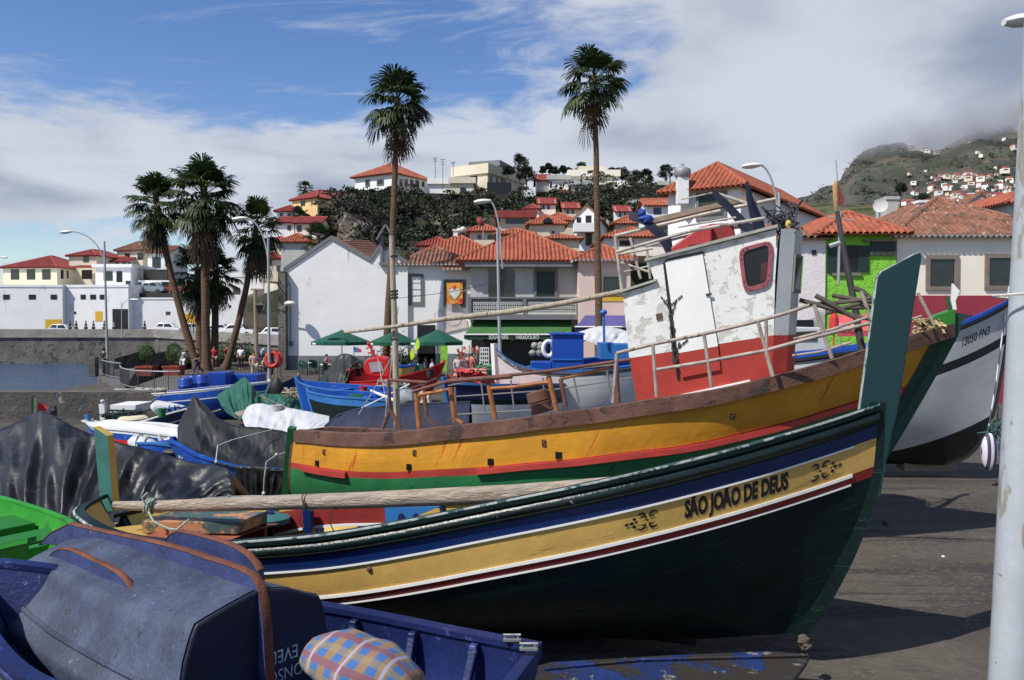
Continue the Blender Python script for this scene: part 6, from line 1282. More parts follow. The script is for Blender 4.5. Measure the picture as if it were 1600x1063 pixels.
# bow: bundle of sticks, green bow block, ropes, small flag staff
t3 = thing('pole_bundle', 'bundle of dark crooked wooden poles lashed over the bow', 'poles', rpt(1300, 480, 0)); random.seed(6)
M['pole'] = mat('dark_weathered_pole', (.10, .085, .065), .85, .3, 6, bump=.4)
for x0, y0, x1, y1, r in ((1249, 473, 1366, 497, .028), (1274, 466, 1340, 495, .03), (1300, 464, 1400, 470, .026), (1315, 460, 1400, 500, .03), (1290, 478, 1380, 486, .028), (1335, 450, 1362, 470, .03), (1290, 486, 1375, 470, .026), (1262, 480, 1360, 462, .024), (1310, 470, 1420, 482, .026)):
    b = MB(); k = random.uniform(-.3, .5); b.tube([rpt(lerp(x0, x1, s), lerp(y0, y1, s)+4*sin(s*3+x0), k) for s in (0, .25, .5, .75, 1)], [r, r*1.05, r, r*.9, r*.7], 7); b.build('pole', M['pole'], t3, smooth=True)
t3 = thing('bow_block', 'bright green bow block on the tip of the yellow boat', 'bow block', rpt(1470, 500, 0)); b = MB(); b.prism([rpt(x, y, .12) for x, y in ((1450, 508), (1458, 494), (1489, 483), (1494, 486), (1493, 510), (1470, 513))], -nY*.24); b.build('block', PK['ltgreen'], t3, bevel=.01); b = MB(); b.prism([rpt(x, y, .12) for x, y in ((1478, 461), (1484, 466), (1488, 482), (1482, 486))], -nY*.02); b.build('fin', PK['green'], t3); b = MB(); b.prism([rpt(x, y, .1) for x, y in ((1488, 443), (1490, 444), (1500, 455), (1493, 470), (1495, 484), (1485, 484))], -nY*.04); b.build('peg', PK['wht'], t3)
t3 = thing('rope', 'heap of pale rope and net on the bow of the yellow boat', 'rope', rpt(1440, 515, 0)); b = MB(); random.seed(3)
for i in range(30):
    q = [rpt(random.uniform(1425, 1480), random.uniform(497, 524), random.uniform(-.2, .25)) for _ in range(4)]; b.tube(q, .011, 5)
b.build('coil', mat('straw_rope', (.45, .34, .18), .85, .3, 9), t3, smooth=True)
t3 = thing('antenna_mast', 'dark slanting mast with wrapped flag and aerial at the bow', 'mast', rpt(1350, 560, -.5)); b = MB(); b.tube([rpt(x, y, -.5) for x, y in ((1350, 570), (1336, 480), (1320, 400), (1308, 330))], [.05, .045, .04, .03], 8); b.build('mast', M['iron'], t3, smooth=True)
b = MB(); b.tube([rpt(x, y, -.5) for x, y in ((1311, 340), (1309, 290), (1306, 250))], .008, 5); b.tube([rpt(x, y, -.5) for x, y in ((1310, 445), (1313, 330))], .018, 6); b.tube([rpt(x, y, -.5) for x, y in ((1296, 385), (1318, 378))], .03, 6); b.tube([rpt(x, y, -.5) for x, y in ((1292, 338), (1335, 345))], .007, 5); b.build('aerial', M['steel'], t3)
b = MB(); b.tube([rpt(x, y, -.5) for x, y in ((1307, 334), (1306, 310), (1305, 290), (1308, 282))], [.018, .034, .034, .015], 8); b.build('wrapped_sail', mat('ochre_canvas', (.42, .24, .10), .8, .3, 6), t3, smooth=True); b = MB(); b.prism([rpt(x, y, -.5) for x, y in ((1310, 288), (1320, 312), (1319, 318), (1312, 322))], (0, .02, 0)); b.build('flag', mat('red_flag_cloth', (.2, .03, .04), .8), t3)
# wooden mast standing at the stern and the long boom
t3 = thing('boat_mast', 'tall weathered wooden mast standing at the stern of the yellow boat', 'mast', rpt(622, 670, .35)); b = MB(); wd = mat('mast_wood', (.36, .31, .24), .8, .25, 3, st=(9, 9, 1.2), chip=((.14, .10, .07), .6, 2, (9, 9, .6)), bump=.35)
b.tube([rpt(x, y, .35) for x, y in ((621, 672), (619, 600), (617, 520), (614, 440), (612, 369))], [.046, .044, .042, .038, .034], 12); b.build('spar', wd, t3, smooth=True)
b = MB()
for y in (455, 460, 465, 530, 400): b.tube([rpt(616, y, .35)+V((.046*cos(a), .046*sin(a), .01*sin(a*3))) for a in [i*pi/6 for i in range(13)]], .012, 5)
b.build('lashing', M['iron'], t3); b = MB(); rope(b, rpt(600, 670, .4), rpt(622, 480, .35), 0, .008); rope(b, rpt(612, 558, .35), rpt(560, 648, .35), .02, .008); b.build('stay', gr, t3)
t3 = thing('boom', 'long pale wooden boom reaching from the mast to the wheelhouse', 'boom', rpt(560, 518, .35)); b = MB(); b.tube([rpt(x, y, .45) for x, y in ((538, 520), (620, 510), (700, 498), (800, 487), (880, 474), (975, 455))], [.020, .026, .034, .038, .036, .032], 12); b.build('spar', wd, t3, smooth=True)
# ---------------------------------------------------------------- smaller boats
def sboat(label, S, B, rail, beam, keel, bands, lower, mats, inner, railm_, side=1, L_=None, floor=.35, thw=(), rB=((0, 0), (1, .5)), rS=((0, 0), (1, .2)), pe=((0, 2), (.5, 2.6), (1, 1.2)), bm=None, rw=.07, rh=.04, stemw=.07, stop=.08, nu=36, group=None, stemm=None, floorm=None, name='wooden_boat', dh=None):
    s_, b_ = V((gx(S[0], S[1]), S[1])), V((gx(B[0], B[1]), B[1])); mid = (s_+b_)/2
    t = thing(name, label, 'boat', (mid.x, mid.y, keel), group)
    h = Hull(s_[:], b_[:], [(0, 1), (1, 1.3)], bm or [(0, beam*.55), (.15, beam*.8), (.4, beam), (.65, beam*.95), (.85, beam*.55), (.95, beam*.22), (1, .04)], [(0, keel+.05), (.5, keel), (1, keel+.1)], rB=rB, rS=rS, pe=pe, q=.65)
    h.fit(rail, side)
    if side < 0: h.sh0 = h.sh; d0 = h.dh; z0 = h.sh; h.sh = lambda u: z0(u)+d0(u); h.dh = lambda u: 0
    h.shell(bands, lower, mats, t, nu=nu); h.shell([(.02, 0)], 0, [inner], t, name='inner_planking', off=-.06, u0=.01, u1=.96, nu=nu, nv=10)
    h.rail('gunwale', railm_, t, rw, rh, .025, .012, n=nu); h.deck('floor', floorm or inner, t, floor, .02, .97, .06)
    h.stem('stem_post', stemm or railm_, t, stemw, .05, .05, top=stop)
    if h.bm(0) > .12:
        b = MB(); c = [h.P(0, v, 1) for v in (0, .25, .5, .75, .97)]; d_ = [h.P(0, v, -1) for v in (.97, .75, .5, .25, 0)]; b.prism([p+h.a*.03 for p in c+d_], -h.a*.05); b.build('transom', mats[lower], t)
    else: h.stem('stern_post', stemm or railm_, t, stemw, .05, .05, end=0, top=stop)
    for u in thw: b = MB(); b.bar(h.P(u, h.vd(u, .12), 1, -.03), h.P(u, h.vd(u, .12), -1, -.03), .2, .03); b.build('thwart', railm_, t)
    return t, h
# white boat at the right with the black number
t, h = sboat('large white boat with blue rim and the number 13050 FN3 at the right', (1090, 15.6), (1580, 13.2), [(1090, 566), (1240, 556), (1300, 548), (1360, 540), (1430, 527), (1500, 505), (1550, 483), (1583, 464)], 1.25, .02,
    [(.13, 1), (.60, 0), (.76, 1), (1.95, 0)], 1, [PK['greyw'], PK['black']], PK['brblue'], PK['brblue'], rB=[(0, 0), (.56, .20), (.73, .30), (.92, .55), (1, .85)], bm=[(0, .6), (.3, 1.25), (.6, 1.22), (.8, .85), (.93, .38), (1, .05)], rw=.16, rh=.06, stop=.05, stemm=PK['black'], stemw=.04)
b = MB(); b.prism([pt(x, y, 13.2) for x, y in ((1578, 466), (1580, 448), (1588, 441), (1600, 446), (1590, 470))], (0, .08, 0)); b.build('stem_head', PK['wht'], t)
def uat(h, px, d):
    lo, hi = 0, 1
    up = proj(h.P(.9, h.vd(.9, d)))[0] > proj(h.P(.1, h.vd(.1, d)))[0]
    for _ in range(36):
        m_ = (lo+hi)/2
        if (proj(h.P(m_, h.vd(m_, d)))[0] < px) == up: lo = m_
        else: hi = m_
    return lo
h.writing('13050 FN3', uat(h, 1503, .4), uat(h, 1546, .4), .27, .42, ink, t, bold=.02)
h.rail('rubbing_strake', PK['black'], t, .05, .05, .045, -.05)
b = MB(); b.ell(pt(1546, 706, 12.7), (.13, .10, .30), 12, 10); sm = mat('striped_fender', (.55, .52, .58), .6, .1)
T = sm.node_tree; wv = nd(T, 'ShaderNodeTexWave'); wv.inputs['Scale'].default_value = 3.2; wv.bands_direction = 'X'; tcx = nd(T, 'ShaderNodeTexCoord'); T.links.new(tcx.outputs['Object'], wv.inputs['Vector'])
T.links.new(mixc(T, mrange(T, wv.outputs[1], .45, .55), (.05, .04, .08), (.62, .58, .66)), T.nodes['Principled BSDF'].inputs['Base Color']); b.tube([pt(1541, 690, 12.9), pt(1556, 600, 13.0), pt(1572, 478, 13.15)], .012, 5); tag(b.build('fender', sm, smooth=True), 'white and purple striped fender hanging under the bow of the right white boat', 'fender')
b = MB(); random.seed(1)
for i in range(14): q = [pt(1555, 680, 12.8)+V((random.gauss(0, .10), random.gauss(0, .08), random.gauss(0, .2))) for _ in range(4)]; b.tube(q, .012, 5)
tag(b.build('net_bundle', mat('blue_green_net', (.05, .12, .13), .8, .3, 9), smooth=True), 'dark tangled net hanging under the bow of the right white boat', 'net')
for x, lb in ((1502, 'left small dark cleat on the white boat rim'), (1513, 'right small dark cleat on the white boat rim')): b = MB(); c = pt(x, 492, 13.9); b.bar(c, c+V((0, 0, -.16)), .07, .05); b.bar(c+V((-.06, 0, -.02)), c+V((.06, 0, -.02)), .04, .04); tag(b.build('cleat', M['iron']), lb, 'cleat')
for k, (x, z, lb) in enumerate(((1450, .12, 'wooden chock under the white boat'),)): b = MB(); b.box((gx(x, 14), 14, .06), (.9, .3, .16)); tag(b.build('chock', M['wood']), lb, 'chock')
# blue and white boat in the middle with the box cabin
t, h = sboat('high white boat with bright blue inside and box cabin behind the deck rails', (1085, 20.5), (772, 17.2), [(766, 527), (774, 545), (790, 560), (820, 573), (860, 579), (910, 580), (985, 572), (1085, 558)], 1.25, -.55,
    [(.05, 0), (.13, 1), (.4, 0)], 0, [PK['whitew'], PK['grrail']] if 'grrail' in PK else [PK['whitew'], mat('worn_grey_rubbing_band', (.12, .13, .13), .8, .4, 4, chip=((.35, .36, .35), .6, 6))], PK['brblue'], PK['skblue'], stemm=PK['wht'], stemw=.14, stop=.10, rB=[(0, 0), (.5, .12), (1, .5)], rw=.14, floor=.55)
def bxpx(name, mt, par, x0, x1, y0, y1, D, dep, xr=None, bev=.01):
    b = MB(); p, q = pt(x0, y1, D), pt(x1, y0, D); b.obox(p, (q.x-p.x, 0, 0), (0 if xr is None else gx(xr, D+dep)-gx(x1, D+dep)+((gx(x1, D+dep)-q.x)), dep, 0), (0, 0, q.z-p.z)); return b.build(name, mt, par, bevel=bev)
t3 = thing('box_cabin', 'bright blue painted box cabin on the high white boat', 'cabin', pt(890, 578, 18)); bxpx('cabin', PK['brblue'], t3, 863, 912, 524, 592, 17.9, 1.0); b = MB(); p = pt(861, 524, 17.85); b.obox(p, (gx(914, 17.85)-p.x, 0, 0), (0, 1.1, 0), (0, 0, .05)); b.build('roof', PK['brblue'], t3, bevel=.01)
b = MB(); b.box(pt(885, 562, 17.89), (.66, .03, .03)); b.build('ledge', PK['skblue'], t3)
bxp = bxpx('locker', PK['skblue'], None, 938, 960, 536, 562, 19, .8); tag(bxp, 'sky blue locker box just right of the blue cabin', 'box'); bxp = bxpx('locker', PK['skblue'], None, 962, 992, 538, 566, 18.6, .9); tag(bxp, 'sky blue locker box half behind the wheelhouse corner', 'box')
bxp = bxpx('bench_box', PK['brblue'], t, 830, 862, 566, 585, 18.0, .6)
b = MB(); b.tube([pt(944, 535, 18.9), pt(943, 485, 18.9)], .03, 6); b.ell(pt(943, 488, 18.9), (.09, .09, .07), 8, 6); tag(b.build('blue_post', PK['skblue']), 'short sky blue post with round cap by the right palm', 'post')
def tarp(lb, ridge, near, mt, back=1.4, drop=.9, fold=.06, nf=9, sag=.12, seed=0, name='tarpaulin', nu=110, nv=34, fine=.02, cat='tarpaulin'):
    b = MB(); rows = []; R_1 = [(x, y) for x, y, d in ridge]; RD = [(x, d) for x, y, d in ridge]; N1 = [(x, y) for x, y, d in near]; ND = [(x, d) for x, y, d in near]
    xa, xb = ridge[0][0], ridge[-1][0]; na, nb_ = near[0][0], near[-1][0]
    for i in range(nv+1):
        s = i/nv; row = []
        for j in range(nu+1):
            q = j/nu; x1 = lerp(xa, xb, q); x0 = lerp(na, nb_, q); P1 = pt(x1, curve(R_1, x1), curve(RD, x1)); P0 = pt(x0, curve(N1, x0), curve(ND, x0)); P2 = P1+V((0, back, -drop))
            if s < .75: k = s/.75; p = lerp(P0, P1, k); amp = sin(pi*min(1, k*1.02)); p = p+V((0, .0, -sag*sin(pi*k)))
            else: k = (s-.75)/.25; p = lerp(P1, P2, k); amp = sin(pi*k)
            qq = .45+(q-.45)*(1.35-.5*s); w1 = mn.noise(V((qq*nf+seed+s*2.4, s*1.5, seed))); w2 = mn.noise(V((qq*nf*3.3+s*2, s*1.5, seed+4))); w3 = 1-abs(mn.noise(V((qq*nf*1.9-s*1.8, s*.9, seed+9))))*2.4; w3 = max(-1, w3)
            f = fold*(w1*1.1+w2*.38+w3*.75)*(.25+.75*amp)+fine*.35*mn.noise(V((q*46, s*14, seed))); row.append(p+V((f*.25, -f, f*.55)))
        rows.append(row)
    b.grid(rows); o = b.build(name, mt, None, smooth=True, angle=180); sm_ = o.modifiers.new('thick', 'SOLIDIFY'); sm_.thickness = .01; return tag(o, lb, cat)
plas = mat('glossy_black_plastic', (.009, .0095, .011), .42, .3, 2, chip=((.02, .021, .023), .55, 3), bump=.2, bsc=20, spec=.45)
cvs = mat('black_canvas', (.010, .011, .010), .55, .3, 2, chip=((.022, .023, .022), .60, 6), bump=.2, bsc=12)
wcv = mat('white_tarpaulin', (.50, .51, .52), .55, .08, 2, chip=((.4, .4, .4), .68, 3), bump=.1, bsc=12); gcv = mat('green_tarpaulin', (.012, .085, .055), .55, .2, 2, bump=.1, bsc=12); wht2 = wcv
tarp('big glossy black plastic sheet covering a boat at the left', [(-90, 690, 10.6), (-30, 682, 10.6), (0, 668, 10.6), (30, 654, 10.6), (62, 640, 10.5), (85, 650, 10.3), (120, 668, 10.1), (170, 684, 9.9), (205, 695, 9.8), (240, 703, 9.7), (280, 716, 9.5), (320, 725, 9.3), (345, 728, 9.15), (360, 738, 9.0), (368, 765, 8.9)], [(-90, 850, 8.9), (0, 845, 8.8), (80, 838, 8.7), (200, 815, 8.5), (300, 800, 8.5), (370, 792, 8.6)], plas, fold=.13, nf=7, sag=.08, seed=2, fine=.03, nu=150, nv=50)
t3 = thing('flag', 'red and green flag on a stick behind the black plastic sheet', 'flag', pt(52, 650, 11.5)); b = MB(); b.tube([pt(50, 655, 11.5), pt(50, 618, 11.5)], .012, 5); b.build('stick', M['iron'], t3); b = MB()
b.grid([[pt(x, y, 11.5)+V((0, .05*sin(x*.4), 0)) for x in (51, 53, 56, 59)] for y in (622, 632, 644)]); b.build('green_part', cm((.02, .18, .05)), t3); b = MB(); b.grid([[pt(59+i*4.5, 629+i*2.2, 11.5)+V((0, .06*sin(i), 0)) for i in range(4)], [pt(59+i*4.5, 645+i*.5, 11.5)+V((0, .06*sin(i), 0)) for i in range(4)]]); b.build('red_part', cm((.55, .04, .04)), t3)
b = MB(); b.box(pt(84, 650, 11.6), (.06, .06, .3)); b.ell(pt(84, 642, 11.6), (.05, .05, .05), 8, 6); tag(b.build('float', M['iron']), 'small dark knob behind the peak of the black plastic sheet', 'knob')
# boat C: blue boat under black canvas in the middle left
t, h = sboat('bright blue boat hidden under the black canvas in the middle left', (505, 12.7), (268, 14.3), [(268, 690), (283, 698), (300, 708), (340, 722), (370, 729), (505, 738)], .95, -.35, [(.1, 0)], 1, [PK['brblue'], PK['brblue']], PK['brblue'], PK['brblue'], rB=[(0, 0), (1, .6)], bm=[(0, .8), (.3, .95), (.7, .85), (.9, .4), (1, .05)])
tarp('black canvas cover with a raised peak over the blue boat in the middle left', [(277, 668, 14.3), (284, 650, 14.3), (294, 634, 14.3), (303, 617, 14.3), (312, 632, 14.1), (330, 647, 13.9), (365, 662, 13.6), (410, 667, 13.4), (450, 674, 13.2), (480, 686, 13.0), (500, 702, 12.9)], [(280, 696, 13.1), (300, 709, 12.8), (340, 724, 12.4), (390, 733, 12.1), (440, 736, 11.9), (500, 736, 11.8)], cvs, fold=.09, nf=4, sag=.16, seed=7, back=1.2, drop=.6, fine=.035)
tarp('hanging lower skirt of shiny black plastic beside the yellow boat stern', [(366, 728, 12.1), (400, 729, 12.0), (440, 732, 11.9), (512, 732, 11.75)], [(376, 800, 12.2), (420, 800, 12.1), (512, 800, 12.0)], plas, fold=.08, nf=6, sag=.02, seed=12, back=.3, drop=.2, fine=.02)
t3 = thing('rope', 'white rope lashing over the black canvas cover', 'rope', pt(340, 705, 12)); b = MB()
for q in ([(337, 722, 12.2), (340, 697, 12.5), (362, 688, 12.7), (396, 679, 12.9), (425, 672, 13.1)], [(412, 772, 11.75), (413, 748, 11.7), (416, 722, 11.75), (432, 711, 11.9), (475, 700, 12.2)], [(373, 764, 11.9), (372, 772, 11.9)]): b.tube([pt(x, y, d-.12) for x, y, d in q], .009, 5)
for x, y, d in ((432, 711, 11.8), (412, 771, 11.6), (338, 722, 12.0), (373, 764, 11.8)): b.ell(pt(x, y, d-.1), (.03, .03, .03), 6, 4, .5)
b.build('lashing', mat('off_white_rope', (.42, .43, .40), .8, .2, 9), t3, smooth=True)
t3 = thing('cloth', 'dark grey cloth with white letters on the blue boat edge', 'cloth', pt(290, 715, 13.2)); 
o = tarp('x', [(263, 708, 13.6), (285, 704, 13.6), (310, 722, 13.4)], [(268, 728, 12.9), (290, 730, 12.8), (312, 734, 12.8)], mat('dark_grey_cloth', (.045, .045, .045), .8, .3, 4), fold=.05, nf=4, sag=.0, back=.3, drop=.1, nu=30, nv=14); o.name = 'fabric'; 
for k_ in ('label', 'category'): del o[k_]
o.parent = t3; o.location = -V(t3['_w'])
vs, fs = textmesh('YADO', 1, .02); b = MB(); c = pt(290, 716, 12.95); k = 8.5/F*13
b.add([c+V((x*k, z*.1*k, z*k*.8-x*k*.12)) for x, z in vs], fs); b.build('lettering', PK['wht'], t3)
b = MB(); b.ell(pt(270, 706, 13.4), (.17, .12, .05), 12, 6, .2); tag(b.build('black_mat', M['iron'], smooth=True), 'black rubber flap beside the dark grey lettered cloth', 'flap')
# two boats left of it
t, h = sboat('white topped blue boat with red stripe left of the black canvas', (300, 17.6), (134, 18.8), [(128, 650), (136, 662), (150, 667), (200, 672), (250, 678), (300, 684)], .55, -.95, [(.10, 0), (.24, 1), (.36, 2)], 3, [PK['wht'], PK['brblue'], PK['scarlet'], PK['navy']], PK['skblue'], PK['wht'], stemm=PK['skblue'], stop=.12, rw=.22, thw=(.3, .6))
b = MB(); b.prism([pt(145, 664, 18.3), pt(160, 663, 18.3), pt(278, 681, 17.2), pt(278, 690, 17.2), pt(170, 678, 18.0)], (0, .5, .05)); tag(b.build('plank', PK['wht']), 'long white plank lying along the white topped blue boat', 'plank')
t3 = thing('outboard_motor', 'outboard motor wrapped in grey white cloth', 'outboard motor', pt(225, 700, 16)); b = MB(); rings = []
for s_, r in ((0, .05), (.12, .16), (.35, .20), (.6, .19), (.8, .13), (.9, .05)): c = lerp(pt(203, 690, 16.2), pt(252, 705, 16), s_/.9); rings.append([c+V((.03*cos(a), r*cos(a), r*.95*sin(a)))*1.0 for a in [i*2*pi/12 for i in range(12)]])
b.loft(rings); b.build('cover', wcv, t3, smooth=True); b = MB(); b.bar(pt(246, 700, 16), pt(258, 724, 16), .08, .08); b.build('leg', M['iron'], t3)
b = MB()
for s_ in (.3, .55): c = lerp(pt(203, 690, 16.2), pt(252, 705, 16), s_); b.tube([c+V((.02, .205*cos(a), .20*sin(a))) for a in [i*2*pi/14 for i in range(15)]], .012, 5)
b.build('straps', M['gframe'], t3)
b = MB(); b.bar(pt(248, 680, 17), pt(253, 695, 17), .06, .06); tag(b.build('white_peg', PK['wht']), 'white wooden peg standing behind the wrapped outboard motor', 'peg')
t, h = sboat('bright blue boat edge behind the wrapped outboard motor', (300, 15.0), (236, 16.2), [(236, 692), (260, 695), (300, 699)], .6, -.8, [(.1, 0)], 0, [PK['brblue']], PK['brblue'], PK['skblue'])
t, h = sboat('dark navy boat with white stern post and cream bundle by the breakwater', (158, 24.5), (300, 22.5), [(150, 664), (180, 662), (220, 658), (250, 649), (280, 641), (300, 636)], .7, -1.1, [(.05, 1), (.3, 0), (.33, 1)], 0, [PK['navy'], PK['wht']], PK['navy'], PK['wht'], stop=.1, thw=(.3, .5), bm=[(0, .1), (.2, .55), (.5, .7), (.8, .5), (1, .05)])
b = MB(); b.prism([pt(x, y, 24.4) for x, y in ((154, 632), (160, 630), (163, 632), (164, 664), (157, 664))], (0, .12, 0)); b.ell(pt(160, 627, 24.4), (.06, .06, .05), 8, 6); tag(b.build('white_post', PK['wht']), 'white stern post of the navy boat by the breakwater', 'post')
bxp = bxpx('white_box', PK['wht'], None, 172, 212, 633, 645, 25.5, 1.2); tag(bxp, 'long white lidded box on the boat by the breakwater', 'box')
b = MB(); b.loft([[pt(lerp(181, 232, s_), lerp(661, 657, s_), 23)+V((0, .14*r*cos(a), .12*r*sin(a)+.05)) for a in [i*2*pi/10 for i in range(10)]] for s_, r in ((0, .2), (.15, 1), (.5, 1), (.85, 1), (1, .3))]); tag(b.build('cream_bundle', mat('cream_canvas', (.55, .48, .34), .8, .1), smooth=True), 'rolled cream canvas bundle on the navy boat', 'bundle')
b = MB(); b.loft([[pt(lerp(236, 296, s_), lerp(636, 640, s_), 24)+V((0, .2*r*cos(a), .22*r*sin(a))) for a in [i*2*pi/10 for i in range(10)]] for s_, r in ((0, .3), (.15, 1), (.5, .8), (.85, .5), (1, .2))]); tag(b.build('sail_cover', wcv, smooth=True), 'furled white sail cover behind the cream bundle', 'sail')
b = MB(); random.seed(12)
for i in range(40): q = [pt(random.uniform(165, 225), random.uniform(640, 660), 24)+V((0, random.gauss(0, .3), 0)) for _ in range(4)]; b.tube(q, .018, 5)
tag(b.build('net_heap', mat('dark_green_net', (.02, .045, .04), .85, .3, 9), smooth=True), 'heap of dark green net in the boat by the breakwater', 'net')
# blue boats and barrels by the quay
t, h = sboat('blue boat with two white lines below the quay railing', (243, 30.5), (420, 30), [(240, 615), (290, 611), (350, 605), (420, 596)], .8, -1.15, [(.09, 1), (.34, 0), (.38, 1), (.8, 0)], 0, [PK['brblue'], PK['wht']], PK['brblue'], PK['wht'])
t, h = sboat('dark blue boat with its bow pointing right behind the life ring', (392, 32.5), (466, 31), [(392, 611), (430, 601), (466, 586)], .9, -1.1, [(.06, 1), (.3, 0)], 0, [PK['navy'], PK['wood']] if 'wood' in PK else [mat('deep_blue_hull', (.01, .035, .16), .5, .2), M['wood']], PK['navy'], M['wood'])
bz = mat('blue_plastic_barrel', (.008, .05, .30), .4, .12, 2, bump=.05)
for k, (x, y, D, lb) in enumerate(((290, 613, 34, 'leftmost blue plastic barrel on the slip below the planters'), (303, 609, 35, 'middle blue plastic barrel of the three'), (316, 608, 34.3, 'rightmost blue plastic barrel of the three'))):
    c = pt(x, y, D); b = MB(); c.z = gz(y-22, D)-.95; b.lathe(c, [(.26, 0), (.29, .03), (.29, .3), (.305, .32), (.29, .34), (.29, .6), (.305, .62), (.29, .64), (.29, .9), (.25, .95), (.05, .95)], 14); tag(b.build('barrel', bz, smooth=True), lb, 'barrel', 'blue plastic barrels by the quay')
bxp = bxpx('blue_fish_bin', bz, None, 324, 352, 583, 603, 36, 1.2); tag(bxp, 'blue plastic fish bin right beside the barrels', 'bin'); bxp = bxpx('blue_fish_bin', bz, None, 354, 402, 586, 603, 37, 1.3); tag(bxp, 'long blue plastic fish bin farthest from the barrels', 'bin')
t3 = thing('life_ring', 'orange red life ring hanging on the lamp post in front of the palms', 'life ring', pt(425, 562, 50)); b = MB(); c = pt(425, 562, 50); R1, r1 = .44, .13
for i in range(24):
    pass
b.tube([c+V((R1*cos(a)*.85, .10*sin(a), R1*sin(a))) for a in [i*2*pi/28 for i in range(29)]], r1, 10, cap=False); b.build('ring', mat('orange_red_plastic', (.42, .035, .02), .45, .1), t3, smooth=True)
b = MB(); c2 = c+V((.15, .22, 0)); b.tube([c2+V((R1*cos(a)*.85, .10*sin(a), R1*sin(a))) for a in [i*2*pi/28 for i in range(29)]], r1*.9, 10, cap=False); b.build('second_ring', mat('red_plastic', (.45, .03, .02), .45, .1), t3, smooth=True)
b = MB(); b.loft([[pt(lerp(432, 431, s_), lerp(590, 636, s_), 27)+V((.22*r*cos(a), .15*r*sin(a), 0)) for a in [i*2*pi/10 for i in range(10)]] for s_, r in ((0, .2), (.15, .8), (.4, 1.25), (.75, 1), (1, .4))]); tag(b.build('hanging_jacket', cvs, smooth=True), 'dark oilskin jacket hanging from a stick below the life ring', 'jacket')
b = MB(); b.tube([pt(432, 575, 27), pt(431, 650, 27)], .03, 6); tag(b.build('stick', M['wood']), 'stick carrying the dark oilskin jacket', 'stick')
tarp('dark green tarpaulin peaked over a boat in front of the barrels', [(338, 618, 27), (352, 608, 27), (370, 596, 27), (382, 588, 27), (392, 600, 26.5), (405, 612, 26.5), (440, 616, 26.5), (470, 626, 26.5)], [(356, 646, 25.5), (372, 655, 25.2), (400, 655, 25), (475, 650, 25)], gcv, fold=.16, nf=6, sag=.1, seed=21)
b = MB(); p = [pt(x, y, 25.3) for x, y in ((366, 645), (384, 640), (392, 662), (386, 668))]; b.prism(p, (0, .3, 0)); tag(b.build('stern_board', mat('striped_board_paint', (.5, .44, .38), .6, .2, 2, chip=((.35, .05, .04), .5, 2))), 'pale and red board showing under the green tarpaulin', 'board')
tarp('white tarpaulin covering a boat behind the black canvas', [(378, 652, 20.5), (386, 636, 20.5), (405, 630, 20.5), (430, 634, 20.3), (470, 640, 20), (515, 650, 19.8)], [(384, 668, 18.8), (420, 675, 18.5), (470, 680, 18.2), (512, 672, 18.2)], wcv, fold=.07, nf=4, sag=.04, seed=31)
# navy overturned hull behind the stern of the yellow boat
nv_ = mat('worn_navy_hull', (.012, .018, .045), .75, .4, 3, chip=((.05, .075, .15), .60, 5), chip2=((.12, .12, .11), .70, 7), bump=.4)
t3 = thing('overturned_boat', 'dark worn navy hull lying overturned behind the yellow boat stern', 'boat', pt(600, 680, 14)); b = MB(); rows = []
for i in range(15):
    s_ = i/14; x = lerp(508, 735, s_); yt = curve([(508, 668), (530, 650), (560, 641), (610, 636), (660, 633), (735, 630)], x); D = lerp(14, 13.8, s_); p = pt(x, yt, D); w_ = .75*min(1, .25+s_*3)
    rows.append([p+V((0, -w_*cos(a), (p.z+.5)*(sin(a)**.55-1))) for a in [k*pi/16 for k in range(17)]])
b.grid(rows); b.build('hull', nv_, t3, smooth=True); b = MB(); b.tube([pt(x, y-1, 14) for x, y in ((508, 668), (530, 650), (560, 641), (610, 636), (660, 633), (735, 630))], .03, 6); b.build('keel', nv_, t3)
t3 = thing('grey_bundle', 'grey wrapped bundle on the overturned navy hull', 'bundle', pt(635, 628, 15)); b = MB(); b.ell(pt(635, 624, 16), (.28, .25, .2), 12, 8, .3); b.build('wrap', mat('grey_canvas', (.22, .24, .25), .8, .2, 4), t3, smooth=True)
b = MB(); b.ell(pt(657, 625, 18), (.24, .25, .2), 10, 7, .4, 4); tag(b.build('rusty_canister', mat('rust_streaked_white', (.55, .50, .42), .7, .2, 4, chip=((.4, .13, .03), .5, 5))), 'white canister streaked with rust behind the gallows', 'canister')
# blue boats, red cabin boat
t, h = sboat('bright blue boat with its pointed bow at the left, before the red boat', (650, 23.2), (462, 25), [(459, 590), (468, 598), (490, 605), (530, 610), (580, 613), (650, 622)], .8, -1.0, [(.12, 0)], 0, [PK['brblue']], PK['brblue'], PK['skblue'], thw=(.3, .5, .65))
t, h = sboat('small sky blue skiff with a green board, in front of the blue boat', (655, 20.4), (480, 21.6), [(476, 609), (490, 614), (520, 619), (560, 622), (655, 630)], .7, -1.0, [(.22, 0), (.3, 1)], 1, [PK['skblue'], PK['dkgreen']], PK['brblue'], PK['skblue'], thw=(.3, .55))
b = MB(); b.prism([pt(x, y, 20.3) for x, y in ((547, 617), (563, 616), (570, 626), (565, 641), (550, 640))], (0, .08, 0)); tag(b.build('green_board', PK['ltgreen']), 'green board standing on the small sky blue skiff', 'board')
b = MB(); b.tube([pt(580, 611, 22), pt(632, 632, 19)], .04, 6); tag(b.build('white_oar', PK['wht']), 'white pole lying across the blue boats', 'pole')
